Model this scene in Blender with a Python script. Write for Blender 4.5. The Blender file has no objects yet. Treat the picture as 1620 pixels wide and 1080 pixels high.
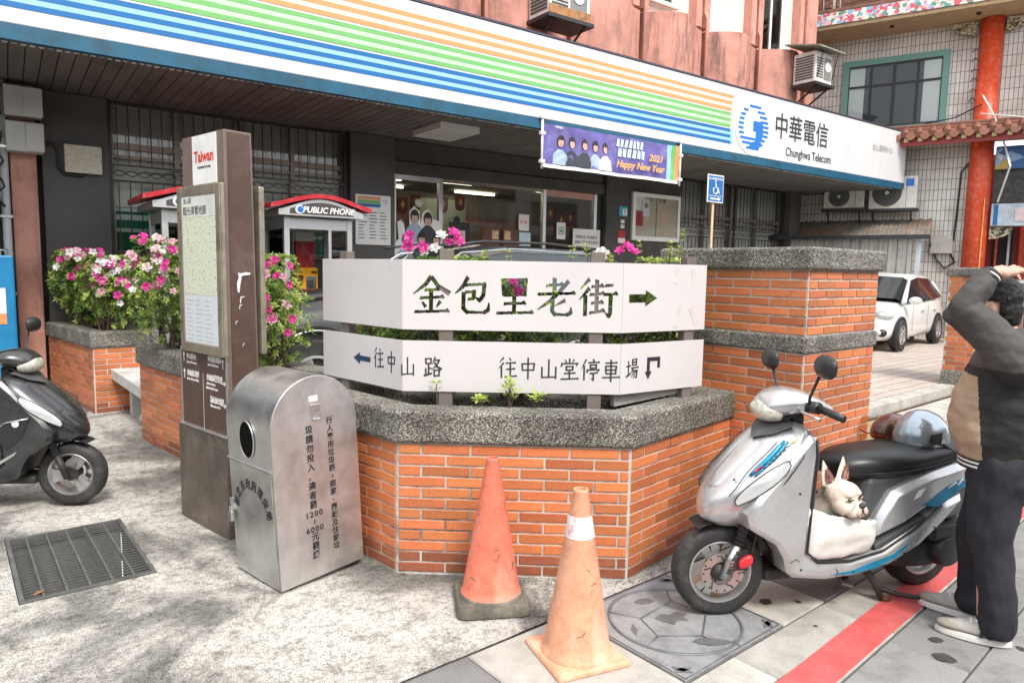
import bpy, bmesh, math, random
from mathutils import Vector, Matrix, noise
R = math.radians
SC = bpy.context.scene
COL = SC.collection
PENDING = []          # objects are linked at the end, so that baking text and skins stays quick
random.seed(7)

# ------------------------------------------------------------------ camera, sky, sun, exposure
_A, _TH, _RO = R(50.6), R(5.9), R(1.0)
_f = Vector((math.cos(_A)*math.cos(_TH), math.sin(_A)*math.cos(_TH), -math.sin(_TH)))
_r = Vector((math.sin(_A), -math.cos(_A), 0)); _u = _r.cross(_f)
_r2 = _r*math.cos(_RO) + _u*math.sin(_RO); _u2 = _u*math.cos(_RO) - _r*math.sin(_RO)
cd = bpy.data.cameras.new('camera'); cam = bpy.data.objects.new('camera', cd); COL.objects.link(cam)
cam.matrix_world = Matrix(((_r2.x, _u2.x, -_f.x, 0), (_r2.y, _u2.y, -_f.y, 0), (_r2.z, _u2.z, -_f.z, 1.6), (0, 0, 0, 1)))
cd.sensor_width = 36; cd.lens = 24.44; cd.clip_start = .05; cd.clip_end = 3000
SC.camera = cam
SUN_AZ, SUN_EL = R(255), R(52)          # azimuth (from +X, counter-clockwise) the light comes from
w = bpy.data.worlds.new('World'); SC.world = w; w.use_nodes = True
nt = w.node_tree; bg = nt.nodes['Background']
sky = nt.nodes.new('ShaderNodeTexSky'); sky.sky_type = 'NISHITA'; sky.sun_disc = False
sky.sun_elevation = SUN_EL; sky.sun_rotation = R(90) - SUN_AZ; sky.air_density = 1.0; sky.dust_density = 4.0; sky.ozone_density = .6
mx = nt.nodes.new('ShaderNodeMixRGB'); mx.inputs[0].default_value = .72; mx.inputs[2].default_value = (6.6, 6.8, 7.0, 1)  # cloud cover
nt.links.new(sky.outputs[0], mx.inputs[1]); nt.links.new(mx.outputs[0], bg.inputs[0]); bg.inputs[1].default_value = .15
sd = bpy.data.lights.new('sun', 'SUN'); sd.energy = 1.5; sd.angle = R(12); sd.color = (1, .96, .9)
sun = bpy.data.objects.new('sun', sd); COL.objects.link(sun)
sun.rotation_euler = Vector((math.cos(SUN_AZ)*math.cos(SUN_EL), math.sin(SUN_AZ)*math.cos(SUN_EL), math.sin(SUN_EL))).to_track_quat('Z', 'Y').to_euler()
vs = SC.view_settings; vs.view_transform = 'Standard'; vs.look = 'None'; vs.exposure = 1.12; vs.gamma = 1; vs.use_curve_mapping = False
SC.cycles.use_denoising = True; SC.cycles.max_bounces = 8; SC.cycles.transparent_max_bounces = 16; SC.cycles.sample_clamp_indirect = 6

# ------------------------------------------------------------------ materials
MATS = {}
def _ramp(nt, stops, interp='LINEAR'):
    n = nt.nodes.new('ShaderNodeValToRGB'); n.color_ramp.interpolation = interp
    e = n.color_ramp.elements
    while len(e) < len(stops): e.new(.5)
    for k, (p, c) in zip(e, stops): k.position = p; k.color = (*c, 1) if len(c) == 3 else c
    return n
def mat(name, c, rough=.6, metal=0, var=.12, vs=6, bump=0, bs=60, coat=0, rnd=0, spec=.5, dirt=None, stretch=None, emit=0, trans=0, fine=0):
    """c base colour; var tonal variation at scale vs; bump at scale bs; rnd per-object value variation; dirt=(colour, amount, scale, stretch)"""
    if name in MATS: return MATS[name]
    m = bpy.data.materials.new(name); m.use_nodes = True; MATS[name] = m
    nt = m.node_tree; b = nt.nodes['Principled BSDF']; L = nt.links.new
    tc = nt.nodes.new('ShaderNodeTexCoord'); co = tc.outputs['Object']
    def mapped(s):
        if not s: return co
        mp = nt.nodes.new('ShaderNodeMapping'); mp.inputs['Scale'].default_value = s; L(co, mp.inputs[0]); return mp.outputs[0]
    nz = nt.nodes.new('ShaderNodeTexNoise'); nz.inputs['Scale'].default_value = vs; nz.inputs['Detail'].default_value = 6; nz.inputs['Roughness'].default_value = .65
    L(mapped(stretch), nz.inputs['Vector'])
    d = tuple(max(0, x*(1-var*1.6)) for x in c); l = tuple(min(1, x*(1+var)) for x in c)
    rp = _ramp(nt, [(.28, d), (.5, c), (.72, l)]); L(nz.outputs['Fac'], rp.inputs[0]); out = rp.outputs[0]
    if fine:
        n2 = nt.nodes.new('ShaderNodeTexNoise'); n2.inputs['Scale'].default_value = bs*1.3; n2.inputs['Detail'].default_value = 3; L(co, n2.inputs['Vector'])
        r2 = _ramp(nt, [(.35, (1-fine,)*3), (.65, (1+fine*.0+0.0,)*3)]); L(n2.outputs['Fac'], r2.inputs[0])
        mm = nt.nodes.new('ShaderNodeMixRGB'); mm.blend_type = 'MULTIPLY'; mm.inputs[0].default_value = 1; L(out, mm.inputs[1]); L(r2.outputs[0], mm.inputs[2]); out = mm.outputs[0]
    if dirt:
        dc, da, dsc, dst = dirt
        n3 = nt.nodes.new('ShaderNodeTexNoise'); n3.inputs['Scale'].default_value = dsc; n3.inputs['Detail'].default_value = 8; n3.inputs['Roughness'].default_value = .7; L(mapped(dst), n3.inputs['Vector'])
        r3 = _ramp(nt, [(.5, (0, 0, 0)), (.68, (da,)*3)]); L(n3.outputs['Fac'], r3.inputs[0])
        mm = nt.nodes.new('ShaderNodeMixRGB'); L(r3.outputs[0], mm.inputs[0]); L(out, mm.inputs[1]); mm.inputs[2].default_value = (*dc, 1); out = mm.outputs[0]
    if rnd:
        oi = nt.nodes.new('ShaderNodeObjectInfo'); hs = nt.nodes.new('ShaderNodeHueSaturation')
        mr = nt.nodes.new('ShaderNodeMapRange'); mr.inputs[3].default_value = 1-rnd; mr.inputs[4].default_value = 1+rnd*.8
        L(oi.outputs['Random'], mr.inputs[0]); L(mr.outputs[0], hs.inputs['Value'])
        mh = nt.nodes.new('ShaderNodeMapRange'); mh.inputs[3].default_value = .5-.02*rnd; mh.inputs[4].default_value = .5+.02*rnd
        wn = nt.nodes.new('ShaderNodeTexWhiteNoise'); wn.noise_dimensions = '1D'; L(oi.outputs['Random'], wn.inputs['W']); L(wn.outputs['Value'], mh.inputs[0]); L(mh.outputs[0], hs.inputs['Hue'])
        L(out, hs.inputs['Color']); out = hs.outputs[0]
    L(out, b.inputs['Base Color'])
    b.inputs['Roughness'].default_value = rough; b.inputs['Metallic'].default_value = metal; b.inputs['Coat Weight'].default_value = coat; b.inputs['Coat Roughness'].default_value = .08
    b.inputs['Specular IOR Level'].default_value = spec
    if trans: b.inputs['Transmission Weight'].default_value = trans; b.inputs['IOR'].default_value = 1.45
    if var and rough > .1:
        rr = nt.nodes.new('ShaderNodeMapRange'); rr.inputs[3].default_value = max(.03, rough*.75); rr.inputs[4].default_value = min(1, rough*1.25); L(nz.outputs['Fac'], rr.inputs[0]); L(rr.outputs[0], b.inputs['Roughness'])
    if bump:
        nb = nt.nodes.new('ShaderNodeTexNoise'); nb.inputs['Scale'].default_value = bs; nb.inputs['Detail'].default_value = 5; L(mapped(stretch), nb.inputs['Vector'])
        bp = nt.nodes.new('ShaderNodeBump'); bp.inputs['Strength'].default_value = bump; bp.inputs['Distance'].default_value = .01
        L(nb.outputs['Fac'], bp.inputs['Height']); L(bp.outputs[0], b.inputs['Normal'])
    if emit:
        b.inputs['Emission Color'].default_value = (*c, 1); b.inputs['Emission Strength'].default_value = emit
    return m
def glass(name, tint, rough=.03, clear=.75, ior=1.5):
    m = bpy.data.materials.new(name); m.use_nodes = True; MATS[name] = m; nt = m.node_tree; L = nt.links.new
    nt.nodes.remove(nt.nodes['Principled BSDF'])
    tr = nt.nodes.new('ShaderNodeBsdfTransparent'); tr.inputs[0].default_value = (*tint, 1)
    gl = nt.nodes.new('ShaderNodeBsdfGlossy'); gl.inputs['Roughness'].default_value = rough
    fr = nt.nodes.new('ShaderNodeFresnel'); fr.inputs[0].default_value = ior
    mx = nt.nodes.new('ShaderNodeMixShader'); ad = nt.nodes.new('ShaderNodeMath'); ad.operation = 'MULTIPLY_ADD'; ad.inputs[1].default_value = 1.0; ad.inputs[2].default_value = (1-clear)*.12
    L(fr.outputs[0], ad.inputs[0]); L(ad.outputs[0], mx.inputs[0]); L(tr.outputs[0], mx.inputs[1]); L(gl.outputs[0], mx.inputs[2])
    L(mx.outputs[0], nt.nodes['Material Output'].inputs[0]); return m
def pebble(name):
    m = bpy.data.materials.new(name); m.use_nodes = True; MATS[name] = m; nt = m.node_tree; L = nt.links.new; b = nt.nodes['Principled BSDF']
    tc = nt.nodes.new('ShaderNodeTexCoord'); co = tc.outputs['Object']
    v = nt.nodes.new('ShaderNodeTexVoronoi'); v.inputs['Scale'].default_value = 165; L(co, v.inputs['Vector'])
    sx = nt.nodes.new('ShaderNodeSeparateColor'); L(v.outputs['Color'], sx.inputs[0])
    rp = _ramp(nt, [(0, (.085, .08, .072)), (.28, (.16, .15, .135)), (.5, (.28, .265, .235)), (.74, (.44, .415, .37)), (.92, (.62, .6, .54))], 'CONSTANT'); L(sx.outputs[0], rp.inputs[0])
    ed = _ramp(nt, [(.0, (1, 1, 1)), (.55, (1, 1, 1)), (.8, (.32, .31, .28))]); L(v.outputs['Distance'], ed.inputs[0])
    mm = nt.nodes.new('ShaderNodeMixRGB'); mm.blend_type = 'MULTIPLY'; mm.inputs[0].default_value = 1; L(rp.outputs[0], mm.inputs[1]); L(ed.outputs[0], mm.inputs[2])
    n3 = nt.nodes.new('ShaderNodeTexNoise'); n3.inputs['Scale'].default_value = 3.5; n3.inputs['Detail'].default_value = 7; L(co, n3.inputs['Vector'])
    r3 = _ramp(nt, [(.35, (.5, .49, .46)), (.62, (1.0, 1.0, .98))]); L(n3.outputs['Fac'], r3.inputs[0])
    m2 = nt.nodes.new('ShaderNodeMixRGB'); m2.blend_type = 'MULTIPLY'; m2.inputs[0].default_value = 1; L(mm.outputs[0], m2.inputs[1]); L(r3.outputs[0], m2.inputs[2])
    L(m2.outputs[0], b.inputs['Base Color']); b.inputs['Roughness'].default_value = .75
    bp = nt.nodes.new('ShaderNodeBump'); bp.inputs['Strength'].default_value = .8; bp.inputs['Distance'].default_value = .006; bp.invert = True
    L(v.outputs['Distance'], bp.inputs['Height']); L(bp.outputs[0], b.inputs['Normal']); return m

# ------------------------------------------------------------------ mesh helpers
def xf(loc=(0, 0, 0), rz=0, rx=0, ry=0, s=1):
    return Matrix.Translation(loc) @ Matrix.Rotation(rz, 4, 'Z') @ Matrix.Rotation(ry, 4, 'Y') @ Matrix.Rotation(rx, 4, 'X') @ (Matrix.Diagonal((s, s, s, 1)) if not hasattr(s, '__len__') else Matrix.Diagonal((*s, 1)))
def basis(o, x, y):
    x = Vector(x).normalized(); y = Vector(y); z = x.cross(y).normalized(); y = z.cross(x)
    return Matrix(((x.x, y.x, z.x, o[0]), (x.y, y.y, z.y, o[1]), (x.z, y.z, z.z, o[2]), (0, 0, 0, 1)))
def frame_between(a, b):
    a = Vector(a); b = Vector(b); z = (b-a).normalized(); q = z.to_track_quat('Z', 'Y'); return Matrix.Translation(a) @ q.to_matrix().to_4x4(), (b-a).length
class MB:
    def __init__(s): s.v = []; s.f = []
    def add(s, vs, fs, M=None):
        n = len(s.v); s.v += [tuple(M @ Vector(p)) if M else tuple(p) for p in vs]; s.f += [tuple(i+n for i in f) for f in fs]; return s
    def box(s, x0, x1, y0, y1, z0, z1, M=None):
        return s.add([(x0, y0, z0), (x1, y0, z0), (x1, y1, z0), (x0, y1, z0), (x0, y0, z1), (x1, y0, z1), (x1, y1, z1), (x0, y1, z1)],
                     [(0, 3, 2, 1), (4, 5, 6, 7), (0, 1, 5, 4), (1, 2, 6, 5), (2, 3, 7, 6), (3, 0, 4, 7)], M)
    def prism(s, poly, z0, z1, M=None):
        n = len(poly); v = [(x, y, z0) for x, y in poly]+[(x, y, z1) for x, y in poly]
        return s.add(v, [tuple(range(n-1, -1, -1)), tuple(range(n, 2*n))]+[(i, (i+1) % n, n+(i+1) % n, n+i) for i in range(n)], M)
    def loft(s, rings, cap=True, M=None, closed=False):
        n = len(rings[0]); v = [p for r in rings for p in r]; f = []
        m = len(rings)
        for k in range(m if closed else m-1):
            a = k*n; b = ((k+1) % m)*n
            for i in range(n): j = (i+1) % n; f.append((a+i, a+j, b+j, b+i))
        if cap and not closed: f += [tuple(range(n-1, -1, -1)), tuple(range((m-1)*n, m*n))]
        return s.add(v, f, M)
    def tube(s, pts, r, n=8, closed=False, M=None):
        pts = [Vector(p) for p in pts]; rings = []; up = None
        m = len(pts)
        for i, p in enumerate(pts):
            if closed: t = pts[(i+1) % m]-pts[i-1]
            else: t = pts[min(i+1, m-1)]-pts[max(i-1, 0)]
            t.normalize()
            if up is None: up = t.orthogonal()
            up = (up - t*up.dot(t)).normalized(); w = t.cross(up)
            rr = r[i] if hasattr(r, '__len__') else r
            rings.append([tuple(p+(up*math.cos(2*math.pi*k/n)+w*math.sin(2*math.pi*k/n))*rr) for k in range(n)])
        return s.loft(rings, True, M, closed)
    def lathe(s, prof, n=24, M=None, cap=True):
        rings = [[(r*math.cos(2*math.pi*k/n), r*math.sin(2*math.pi*k/n), z) for k in range(n)] for r, z in prof]
        return s.loft(rings, cap, M)
    def ell(s, c, rad, M=None, n=16, m=10):
        rings = []
        for i in range(1, m):
            a = math.pi*i/m; rings.append([(c[0]+rad[0]*math.sin(a)*math.cos(2*math.pi*k/n), c[1]+rad[1]*math.sin(a)*math.sin(2*math.pi*k/n), c[2]-rad[2]*math.cos(a)) for k in range(n)])
        base = len(s.v); s.loft(rings, False, M)
        t = (Vector((c[0], c[1], c[2]-rad[2])), Vector((c[0], c[1], c[2]+rad[2]))); k0 = len(s.v)
        s.v += [tuple(M @ p) if M else tuple(p) for p in t]
        s.f += [(k0, base+(i+1) % n, base+i) for i in range(n)]+[(k0+1, base+(m-2)*n+i, base+(m-2)*n+(i+1) % n) for i in range(n)]; return s
    def mesh(s, name='m'):
        me = bpy.data.meshes.new(name); me.from_pydata(s.v, [], s.f); me.update(); return me
    def build(s, name, m, parent=None, smooth=False, bevel=0, sub=0, keep=False, seg=2, M=None, auto=None, recalc=True):
        me = s.mesh(name)
        if recalc:
            bm = bmesh.new(); bm.from_mesh(me); bmesh.ops.recalc_face_normals(bm, faces=bm.faces); bm.to_mesh(me); bm.free()
        return put(name, me, m, parent, smooth, bevel, sub, keep, seg, M, auto)
def put(name, me, m, parent=None, smooth=False, bevel=0, sub=0, keep=False, seg=2, M=None, auto=None):
    o = bpy.data.objects.new(name, me); PENDING.append(o)
    if m is not None and not me.materials:
        for q in (m if isinstance(m, (list, tuple)) else [m]): me.materials.append(q)
    if smooth or auto is not None:
        for p in me.polygons: p.use_smooth = True
    if auto is not None:
        for e in me.edges: pass
        me.set_sharp_from_angle(angle=R(auto))
    if bevel:
        b = o.modifiers.new('bevel', 'BEVEL'); b.width = bevel; b.segments = seg; b.limit_method = 'ANGLE'; b.angle_limit = R(35)
    if sub:
        b = o.modifiers.new('sub', 'SUBSURF'); b.levels = sub; b.render_levels = sub
        for p in me.polygons: p.use_smooth = True
    if parent is not None:
        o.parent = parent
        if keep: o.matrix_parent_inverse = parent['_m'] if False else wm(parent).inverted()
    if M is not None: o.matrix_basis = M
    return o
def wm(o):
    m = o.matrix_basis.copy()
    return (wm(o.parent) @ o.matrix_parent_inverse @ m) if o.parent else m
def thing(name, label, cat, loc=(0, 0, 0), rz=0, group=None, M=None):
    o = bpy.data.objects.new(name, None); PENDING.append(o); o.empty_display_size = .1
    o.matrix_basis = M if M is not None else xf(loc, rz)
    return tag(o, label, cat, group)
def tag(o, label=None, cat=None, group=None, kind=None):
    if label: o['label'] = label
    if cat: o['category'] = cat
    if group: o['group'] = group
    if kind: o['kind'] = kind
    return o
def structure(o): o['kind'] = 'structure'; return o
def stuff(o): o['kind'] = 'stuff'; return o
def applied(o):
    """bake an object's modifiers into its mesh"""
    q = o.parent; o.parent = None; COL.objects.link(o); dg = bpy.context.evaluated_depsgraph_get(); me = bpy.data.meshes.new_from_object(o.evaluated_get(dg)); o.modifiers.clear(); o.data = me; COL.objects.unlink(o); o.parent = q; return o
def blob_mesh(mb, voxel, smooth=4):
    """fuse the overlapping shells of mb into one continuous smooth skin"""
    o = bpy.data.objects.new('tmp', mb.mesh()); COL.objects.link(o)
    r = o.modifiers.new('r', 'REMESH'); r.mode = 'VOXEL'; r.voxel_size = voxel
    if smooth:
        q = o.modifiers.new('s', 'SMOOTH'); q.iterations = smooth; q.factor = .6
    dg = bpy.context.evaluated_depsgraph_get(); me = bpy.data.meshes.new_from_object(o.evaluated_get(dg)); bpy.data.objects.remove(o)
    for p in me.polygons: p.use_smooth = True
    return me
_TXT = {}
def text(name, body, size, m, parent, M, align='CENTER', bold=0, shear=0, ext=.001, keep=False, sx=1, sy=1, space=1, vert=False):
    """flat lettering; M maps the text plane (x right, y up, z out)"""
    key = (body, size, align, bold, shear, ext, sx, sy, space)
    if key not in _TXT:
        cu = bpy.data.curves.new('t', 'FONT'); cu.body = body; cu.size = size; cu.align_x = align; cu.align_y = 'CENTER'; cu.offset = bold; cu.shear = shear; cu.extrude = ext; cu.resolution_u = 3; cu.space_character = space
        o = bpy.data.objects.new('t', cu); COL.objects.link(o)
        dg = bpy.context.evaluated_depsgraph_get(); me = bpy.data.meshes.new_from_object(o.evaluated_get(dg)); bpy.data.objects.remove(o)
        if sx != 1 or sy != 1: me.transform(Matrix.Diagonal((sx, sy, 1, 1)))
        me.materials.clear(); _TXT[key] = me
    me = _TXT[key]
    if me.users and me.materials and me.materials[0] is not m: me = me.copy(); me.materials.clear()
    o = put(name, me, m, parent)
    if keep: M = wm(parent).inverted() @ M
    o.matrix_basis = M; return o
def dup(o, parent=None, M=None):
    c = o.copy(); PENDING.append(c); c.parent = parent
    if M is not None: c.matrix_basis = M
    for ch in list(o.children): dup(ch, c)
    return c
def offset_poly(poly, d):
    """move a closed polygon's edges inwards by d (counter-clockwise order)"""
    n = len(poly); out = []
    for i in range(n):
        p0, p1, p2 = (Vector(poly[(i+k) % n]) for k in (-1, 0, 1))
        d1 = (p1-p0).normalized(); d2 = (p2-p1).normalized(); n1 = Vector((-d1.y, d1.x)); n2 = Vector((-d2.y, d2.x))
        b = (n1+n2); b = b/(b.dot(n1)) if b.length > 1e-6 else n1
        out.append(tuple(p1+b*d))
    return out
# base palette
M_TILE = mat('glazed_brick_tile', (.6, .185, .066), .5, var=.26, vs=9, bump=.15, bs=90, rnd=.26, dirt=((.2, .1, .065), .6, 4.5, None), fine=.16)
M_TILED = mat('grimy_brick_tile', (.35, .11, .052), .6, var=.3, vs=9, bump=.15, bs=90, rnd=.2, dirt=((.1, .07, .055), .8, 4, None), fine=.2)
M_GROUT = mat('lime_grout', (.56, .53, .475), .9, var=.25, vs=5, bump=.4, bs=80, dirt=((.12, .11, .1), .9, 2.6, None))
M_GRAN = pebble('washed_pebble_stone')
M_CONC = mat('cast_concrete', (.55, .54, .51), .85, var=.25, vs=4, bump=.4, bs=70, dirt=((.25, .24, .22), .6, 3, None))
M_WHITE = mat('white_painted_sheet', (.8, .79, .77), .45, var=.03, vs=2, dirt=((.6, .58, .55), .35, 3, None))
M_BLACK = mat('black_paint', (.015, .015, .016), .5, var=.1)
M_BLKPL = mat('black_plastic', (.022, .022, .024), .42, var=.15, bump=.08, bs=220)
M_RUB = mat('tyre_rubber', (.025, .025, .026), .75, var=.25, bump=.2, bs=120, dirt=((.12, .11, .1), .5, 9, None))
M_STEEL = mat('brushed_steel', (.62, .62, .62), .32, 1, var=.08, vs=5)
M_CHROME = mat('chrome', (.8, .8, .8), .12, 1, var=.02)
M_DKMET = mat('dark_iron', (.05, .05, .052), .5, .6, var=.2)
M_ALU = mat('aluminium_frame', (.66, .66, .65), .38, .85, var=.08)
# ------------------------------------------------------------------ ground
def ground_material():
    m = bpy.data.materials.new('weathered_concrete_ground'); m.use_nodes = True; nt = m.node_tree; L = nt.links.new; b = nt.nodes['Principled BSDF']
    co = nt.nodes.new('ShaderNodeTexCoord').outputs['Object']
    def nz(s, det, ro=.6, dist=0):
        n = nt.nodes.new('ShaderNodeTexNoise'); n.inputs['Scale'].default_value = s; n.inputs['Detail'].default_value = det; n.inputs['Roughness'].default_value = ro; n.inputs['Distortion'].default_value = dist; L(co, n.inputs['Vector']); return n.outputs['Fac']
    def mul(a, r):
        mm = nt.nodes.new('ShaderNodeMixRGB'); mm.blend_type = 'MULTIPLY'; mm.inputs[0].default_value = 1; L(a, mm.inputs[1]); L(r, mm.inputs[2]); return mm.outputs[0]
    def rp(f, *st): n = _ramp(nt, st); L(f, n.inputs[0]); return n.outputs[0]
    base = rp(nz(1.15, 9, .66, .5), (.33, (.14, .135, .125)), (.44, (.31, .3, .275)), (.52, (.6, .58, .535)), (.7, (.76, .74, .69)))
    a = mul(base, rp(nz(9, 12, .82), (.36, (.42, .41, .39)), (.5, (1, 1, 1))))
    a = mul(a, rp(nz(190, 3, .6), (.34, (.2, .19, .175)), (.54, (1, 1, 1))))
    v = nt.nodes.new('ShaderNodeTexVoronoi'); v.feature = 'DISTANCE_TO_EDGE'; v.inputs['Scale'].default_value = .62
    wn = nt.nodes.new('ShaderNodeTexNoise'); wn.inputs['Scale'].default_value = 3; wn.inputs['Detail'].default_value = 6; L(co, wn.inputs['Vector'])
    ad = nt.nodes.new('ShaderNodeMixRGB'); ad.blend_type = 'ADD'; ad.inputs[0].default_value = .35; L(co, ad.inputs[1]); L(wn.outputs['Color'], ad.inputs[2]); L(ad.outputs[0], v.inputs['Vector'])
    a = mul(a, rp(nz(34, 6, .8), (.4, (.6, .59, .56)), (.5, (1, 1, 1)))); a = mul(a, rp(v.outputs['Distance'], (0, (.72, .71, .68)), (.002, (.86, .85, .82)), (.005, (1, 1, 1))))
    L(a, b.inputs['Base Color']); b.inputs['Roughness'].default_value = .9
    bp = nt.nodes.new('ShaderNodeBump'); bp.inputs['Strength'].default_value = .5; bp.inputs['Distance'].default_value = .02; L(nz(45, 8, .8), bp.inputs['Height']); L(bp.outputs[0], b.inputs['Normal'])
    return m
M_GROUND = ground_material()
M_SLAB = mat('grey_granite_slab', (.29, .285, .275), .75, var=.3, vs=4, bump=.15, bs=180, rnd=.16, fine=.35, dirt=((.16, .155, .15), .5, 4, None))
M_SLABL = mat('pale_kerb_stone', (.46, .44, .4), .8, var=.25, vs=4, bump=.2, bs=150, rnd=.08, fine=.25, dirt=((.3, .28, .25), .6, 3, None))
M_SLABD = mat('dark_granite_slab', (.225, .22, .215), .8, var=.2, vs=4, bump=.2, bs=170, rnd=.12, fine=.4)
M_RED = mat('red_road_paint', (.6, .1, .095), .6, var=.15, vs=8, bump=.2, bs=120, dirt=((.3, .16, .15), .55, 7, None), fine=.12)
M_GREEN = mat('green_road_paint', (.1, .33, .22), .7, var=.15, vs=6, bump=.2, bs=120)
M_JOINT = mat('dark_joint_bed', (.1, .095, .09), .95, var=.3, vs=10)
GX0, GX1, GY0, GY1 = .205, .8, 3.86, 4.83
g = MB()
for x0, x1, y0, y1 in ((-400, GX0, -400, 400), (GX1, 400, -400, 400), (GX0, GX1, -400, GY0), (GX0, GX1, GY1, 400)): g.add([(x0, y0, -.03), (x1, y0, -.03), (x1, y1, -.03), (x0, y1, -.03)], [(0, 1, 2, 3)])
structure(g.build('street', M_GROUND, recalc=False))
# rough concrete forecourt: a gently uneven sheet with a hole for the drain
def fh(x, y): return .006*noise.noise(Vector((x*2.2, y*2.2, 3)))
xs = [-6+.15*i for i in range(0, 41)]+[GX0, GX1]+[0.3+.1*i for i in range(0, 80)]+[8.5+.5*i for i in range(40)]
ys = [2.24+.1*i for i in range(0, 60)]+[GY0, GY1]+[8.4+.4*i for i in range(40)]
xs = sorted(set(round(x, 3) for x in xs)); ys = sorted(set(round(y, 3) for y in ys)); g = MB()
nx = len(xs); g.v = [(x, y, fh(x, y)-.006 if abs(x) < 8 else -.006) for y in ys for x in xs]
for j in range(len(ys)-1):
    for i in range(nx-1):
        if GX0-.001 <= xs[i] < GX1-.001 and GY0-.001 <= ys[j] < GY1-.001: continue
        g.f.append((j*nx+i, j*nx+i+1, (j+1)*nx+i+1, (j+1)*nx+i))
structure(g.build('forecourt', M_GROUND, smooth=True, recalc=False))
# sidewalk to the left of the slabs (foreground) stays concrete too: bed for the stone slabs
g = MB().add([(-6, -6, -.012), (40, -6, -.012), (40, 2.24, -.012), (-6, 2.24, -.012)], [(0, 1, 2, 3)])
bed = structure(g.build('pavement', M_JOINT, recalc=False))
_sl = {}
def slab(x0, x1, y0, y1, m, top=0., M=None, th=.05, name='slab'):
    key = (round(x1-x0, 3), round(y1-y0, 3), m.name, th)
    if key not in _sl:
        a, b = (x1-x0)/2-.003, (y1-y0)/2-.003; c = .006
        me = MB().loft([[(-a, -b, -th), (a, -b, -th), (a, b, -th), (-a, b, -th)], [(-a, -b, -c), (a, -b, -c), (a, b, -c), (-a, b, -c)], [(-a+c, -b+c, 0), (a-c, -b+c, 0), (a-c, b-c, 0), (-a+c, b-c, 0)]]).mesh('slab'); me.materials.append(m); _sl[key] = me
    o = put(name, _sl[key], None, bed); MM = Matrix.Translation(((x0+x1)/2, (y0+y1)/2, top+random.uniform(-.0015, .0015)))
    o.matrix_basis = (M @ MM) if M is not None else MM; return o
# covers along the gutter (Y 1.55..2.22), pale kerb strip, red line, then staggered slabs
for x0, x1, m in ((-1.2, -.45, M_SLAB), (-.45, .3, M_SLABD), (.3, .95, M_SLABL), (.95, 1.615, M_SLABD), (1.615, 2.185, M_SLABL), (2.915, 3.3, M_SLABL), (3.3, 3.78, M_SLABD), (3.78, 4.5, M_SLABD), (4.5, 5.2, M_SLAB), (5.2, 5.9, M_SLABD), (5.9, 6.6, M_SLAB), (6.6, 7.3, M_SLAB)):
    slab(x0, x1, 1.545, 2.225, m)
for i in range(18): slab(-2+.75*i, -1.25+.75*i, 1.335, 1.54, M_SLABL)
TIL = xf((2.5, 1.335, 0), R(2.6))
for i in range(26):
    o = slab(-4.5+.75*i, -3.75+.75*i, -.17, -.005, M_SLABL, 0, TIL)
rl = MB()
for i in range(80):
    a = -4.5+.25*i; rl.add([(a, -.166, .005), (a+.25, -.166, .005), (a+.25, -.01, .005), (a, -.01, .005)], [(0, 1, 2, 3)], TIL)
structure(tag(rl.build('kerb_marking', M_RED, recalc=False)))
for r in range(12):
    y1 = -.175-.315*r
    for i in range(20):
        a = -5+.62*i+(.31 if r % 2 else 0)+random.Random(r*7).uniform(-.1, .1)
        slab(a, a+.62, y1-.315, y1, M_SLAB if (i*7+r*3) % 5 else M_SLABD, 0, TIL)
# driveway beyond the gate: kerb step, rail, brick-paved yard
def paver_material():
    m = bpy.data.materials.new('driveway_brick_paving'); m.use_nodes = True; nt = m.node_tree; L = nt.links.new; b = nt.nodes['Principled BSDF']
    co = nt.nodes.new('ShaderNodeTexCoord').outputs['Object']; br = nt.nodes.new('ShaderNodeTexBrick'); L(co, br.inputs['Vector'])
    br.inputs['Color1'].default_value = (.42, .35, .31, 1); br.inputs['Color2'].default_value = (.5, .43, .38, 1); br.inputs['Mortar'].default_value = (.2, .17, .15, 1)
    br.inputs['Scale'].default_value = 1; br.inputs['Brick Width'].default_value = .22; br.inputs['Row Height'].default_value = .22; br.inputs['Mortar Size'].default_value = .009; br.offset = 0.5
    L(br.outputs[0], b.inputs['Base Color']); b.inputs['Roughness'].default_value = .85
    bp = nt.nodes.new('ShaderNodeBump'); bp.inputs['Strength'].default_value = .6; bp.inputs['Distance'].default_value = .01; bp.invert = True; L(br.outputs['Fac'], bp.inputs['Height']); L(bp.outputs[0], b.inputs['Normal']); return m
M_PAVER = paver_material()
DR = xf((5.2, 2.9, 0), R(1.0))
g = MB().prism([(-.4, .62), (14, .62), (22, 9), (-.4, 9)], -.2, .13, DR); structure(g.build('driveway', M_PAVER))
structure(MB().box(-.42, 14, .42, .60, -.1, .135, DR).build('kerb', M_SLABL, bevel=.012))
structure(MB().box(-.42, 14, .385, .40, -.1, .02, DR).build('gate_rail', mat('rusty_rail', (.14, .085, .06), .7, .5, var=.3)))
structure(MB().box(-.42, 14, -.05, .37, -.1, .006, DR).build('gutter_strip', M_SLABL))
structure(MB().box(4.2, 14, -1.2, -.07, -.05, .004, DR).build('green_lane', M_GREEN))
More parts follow.
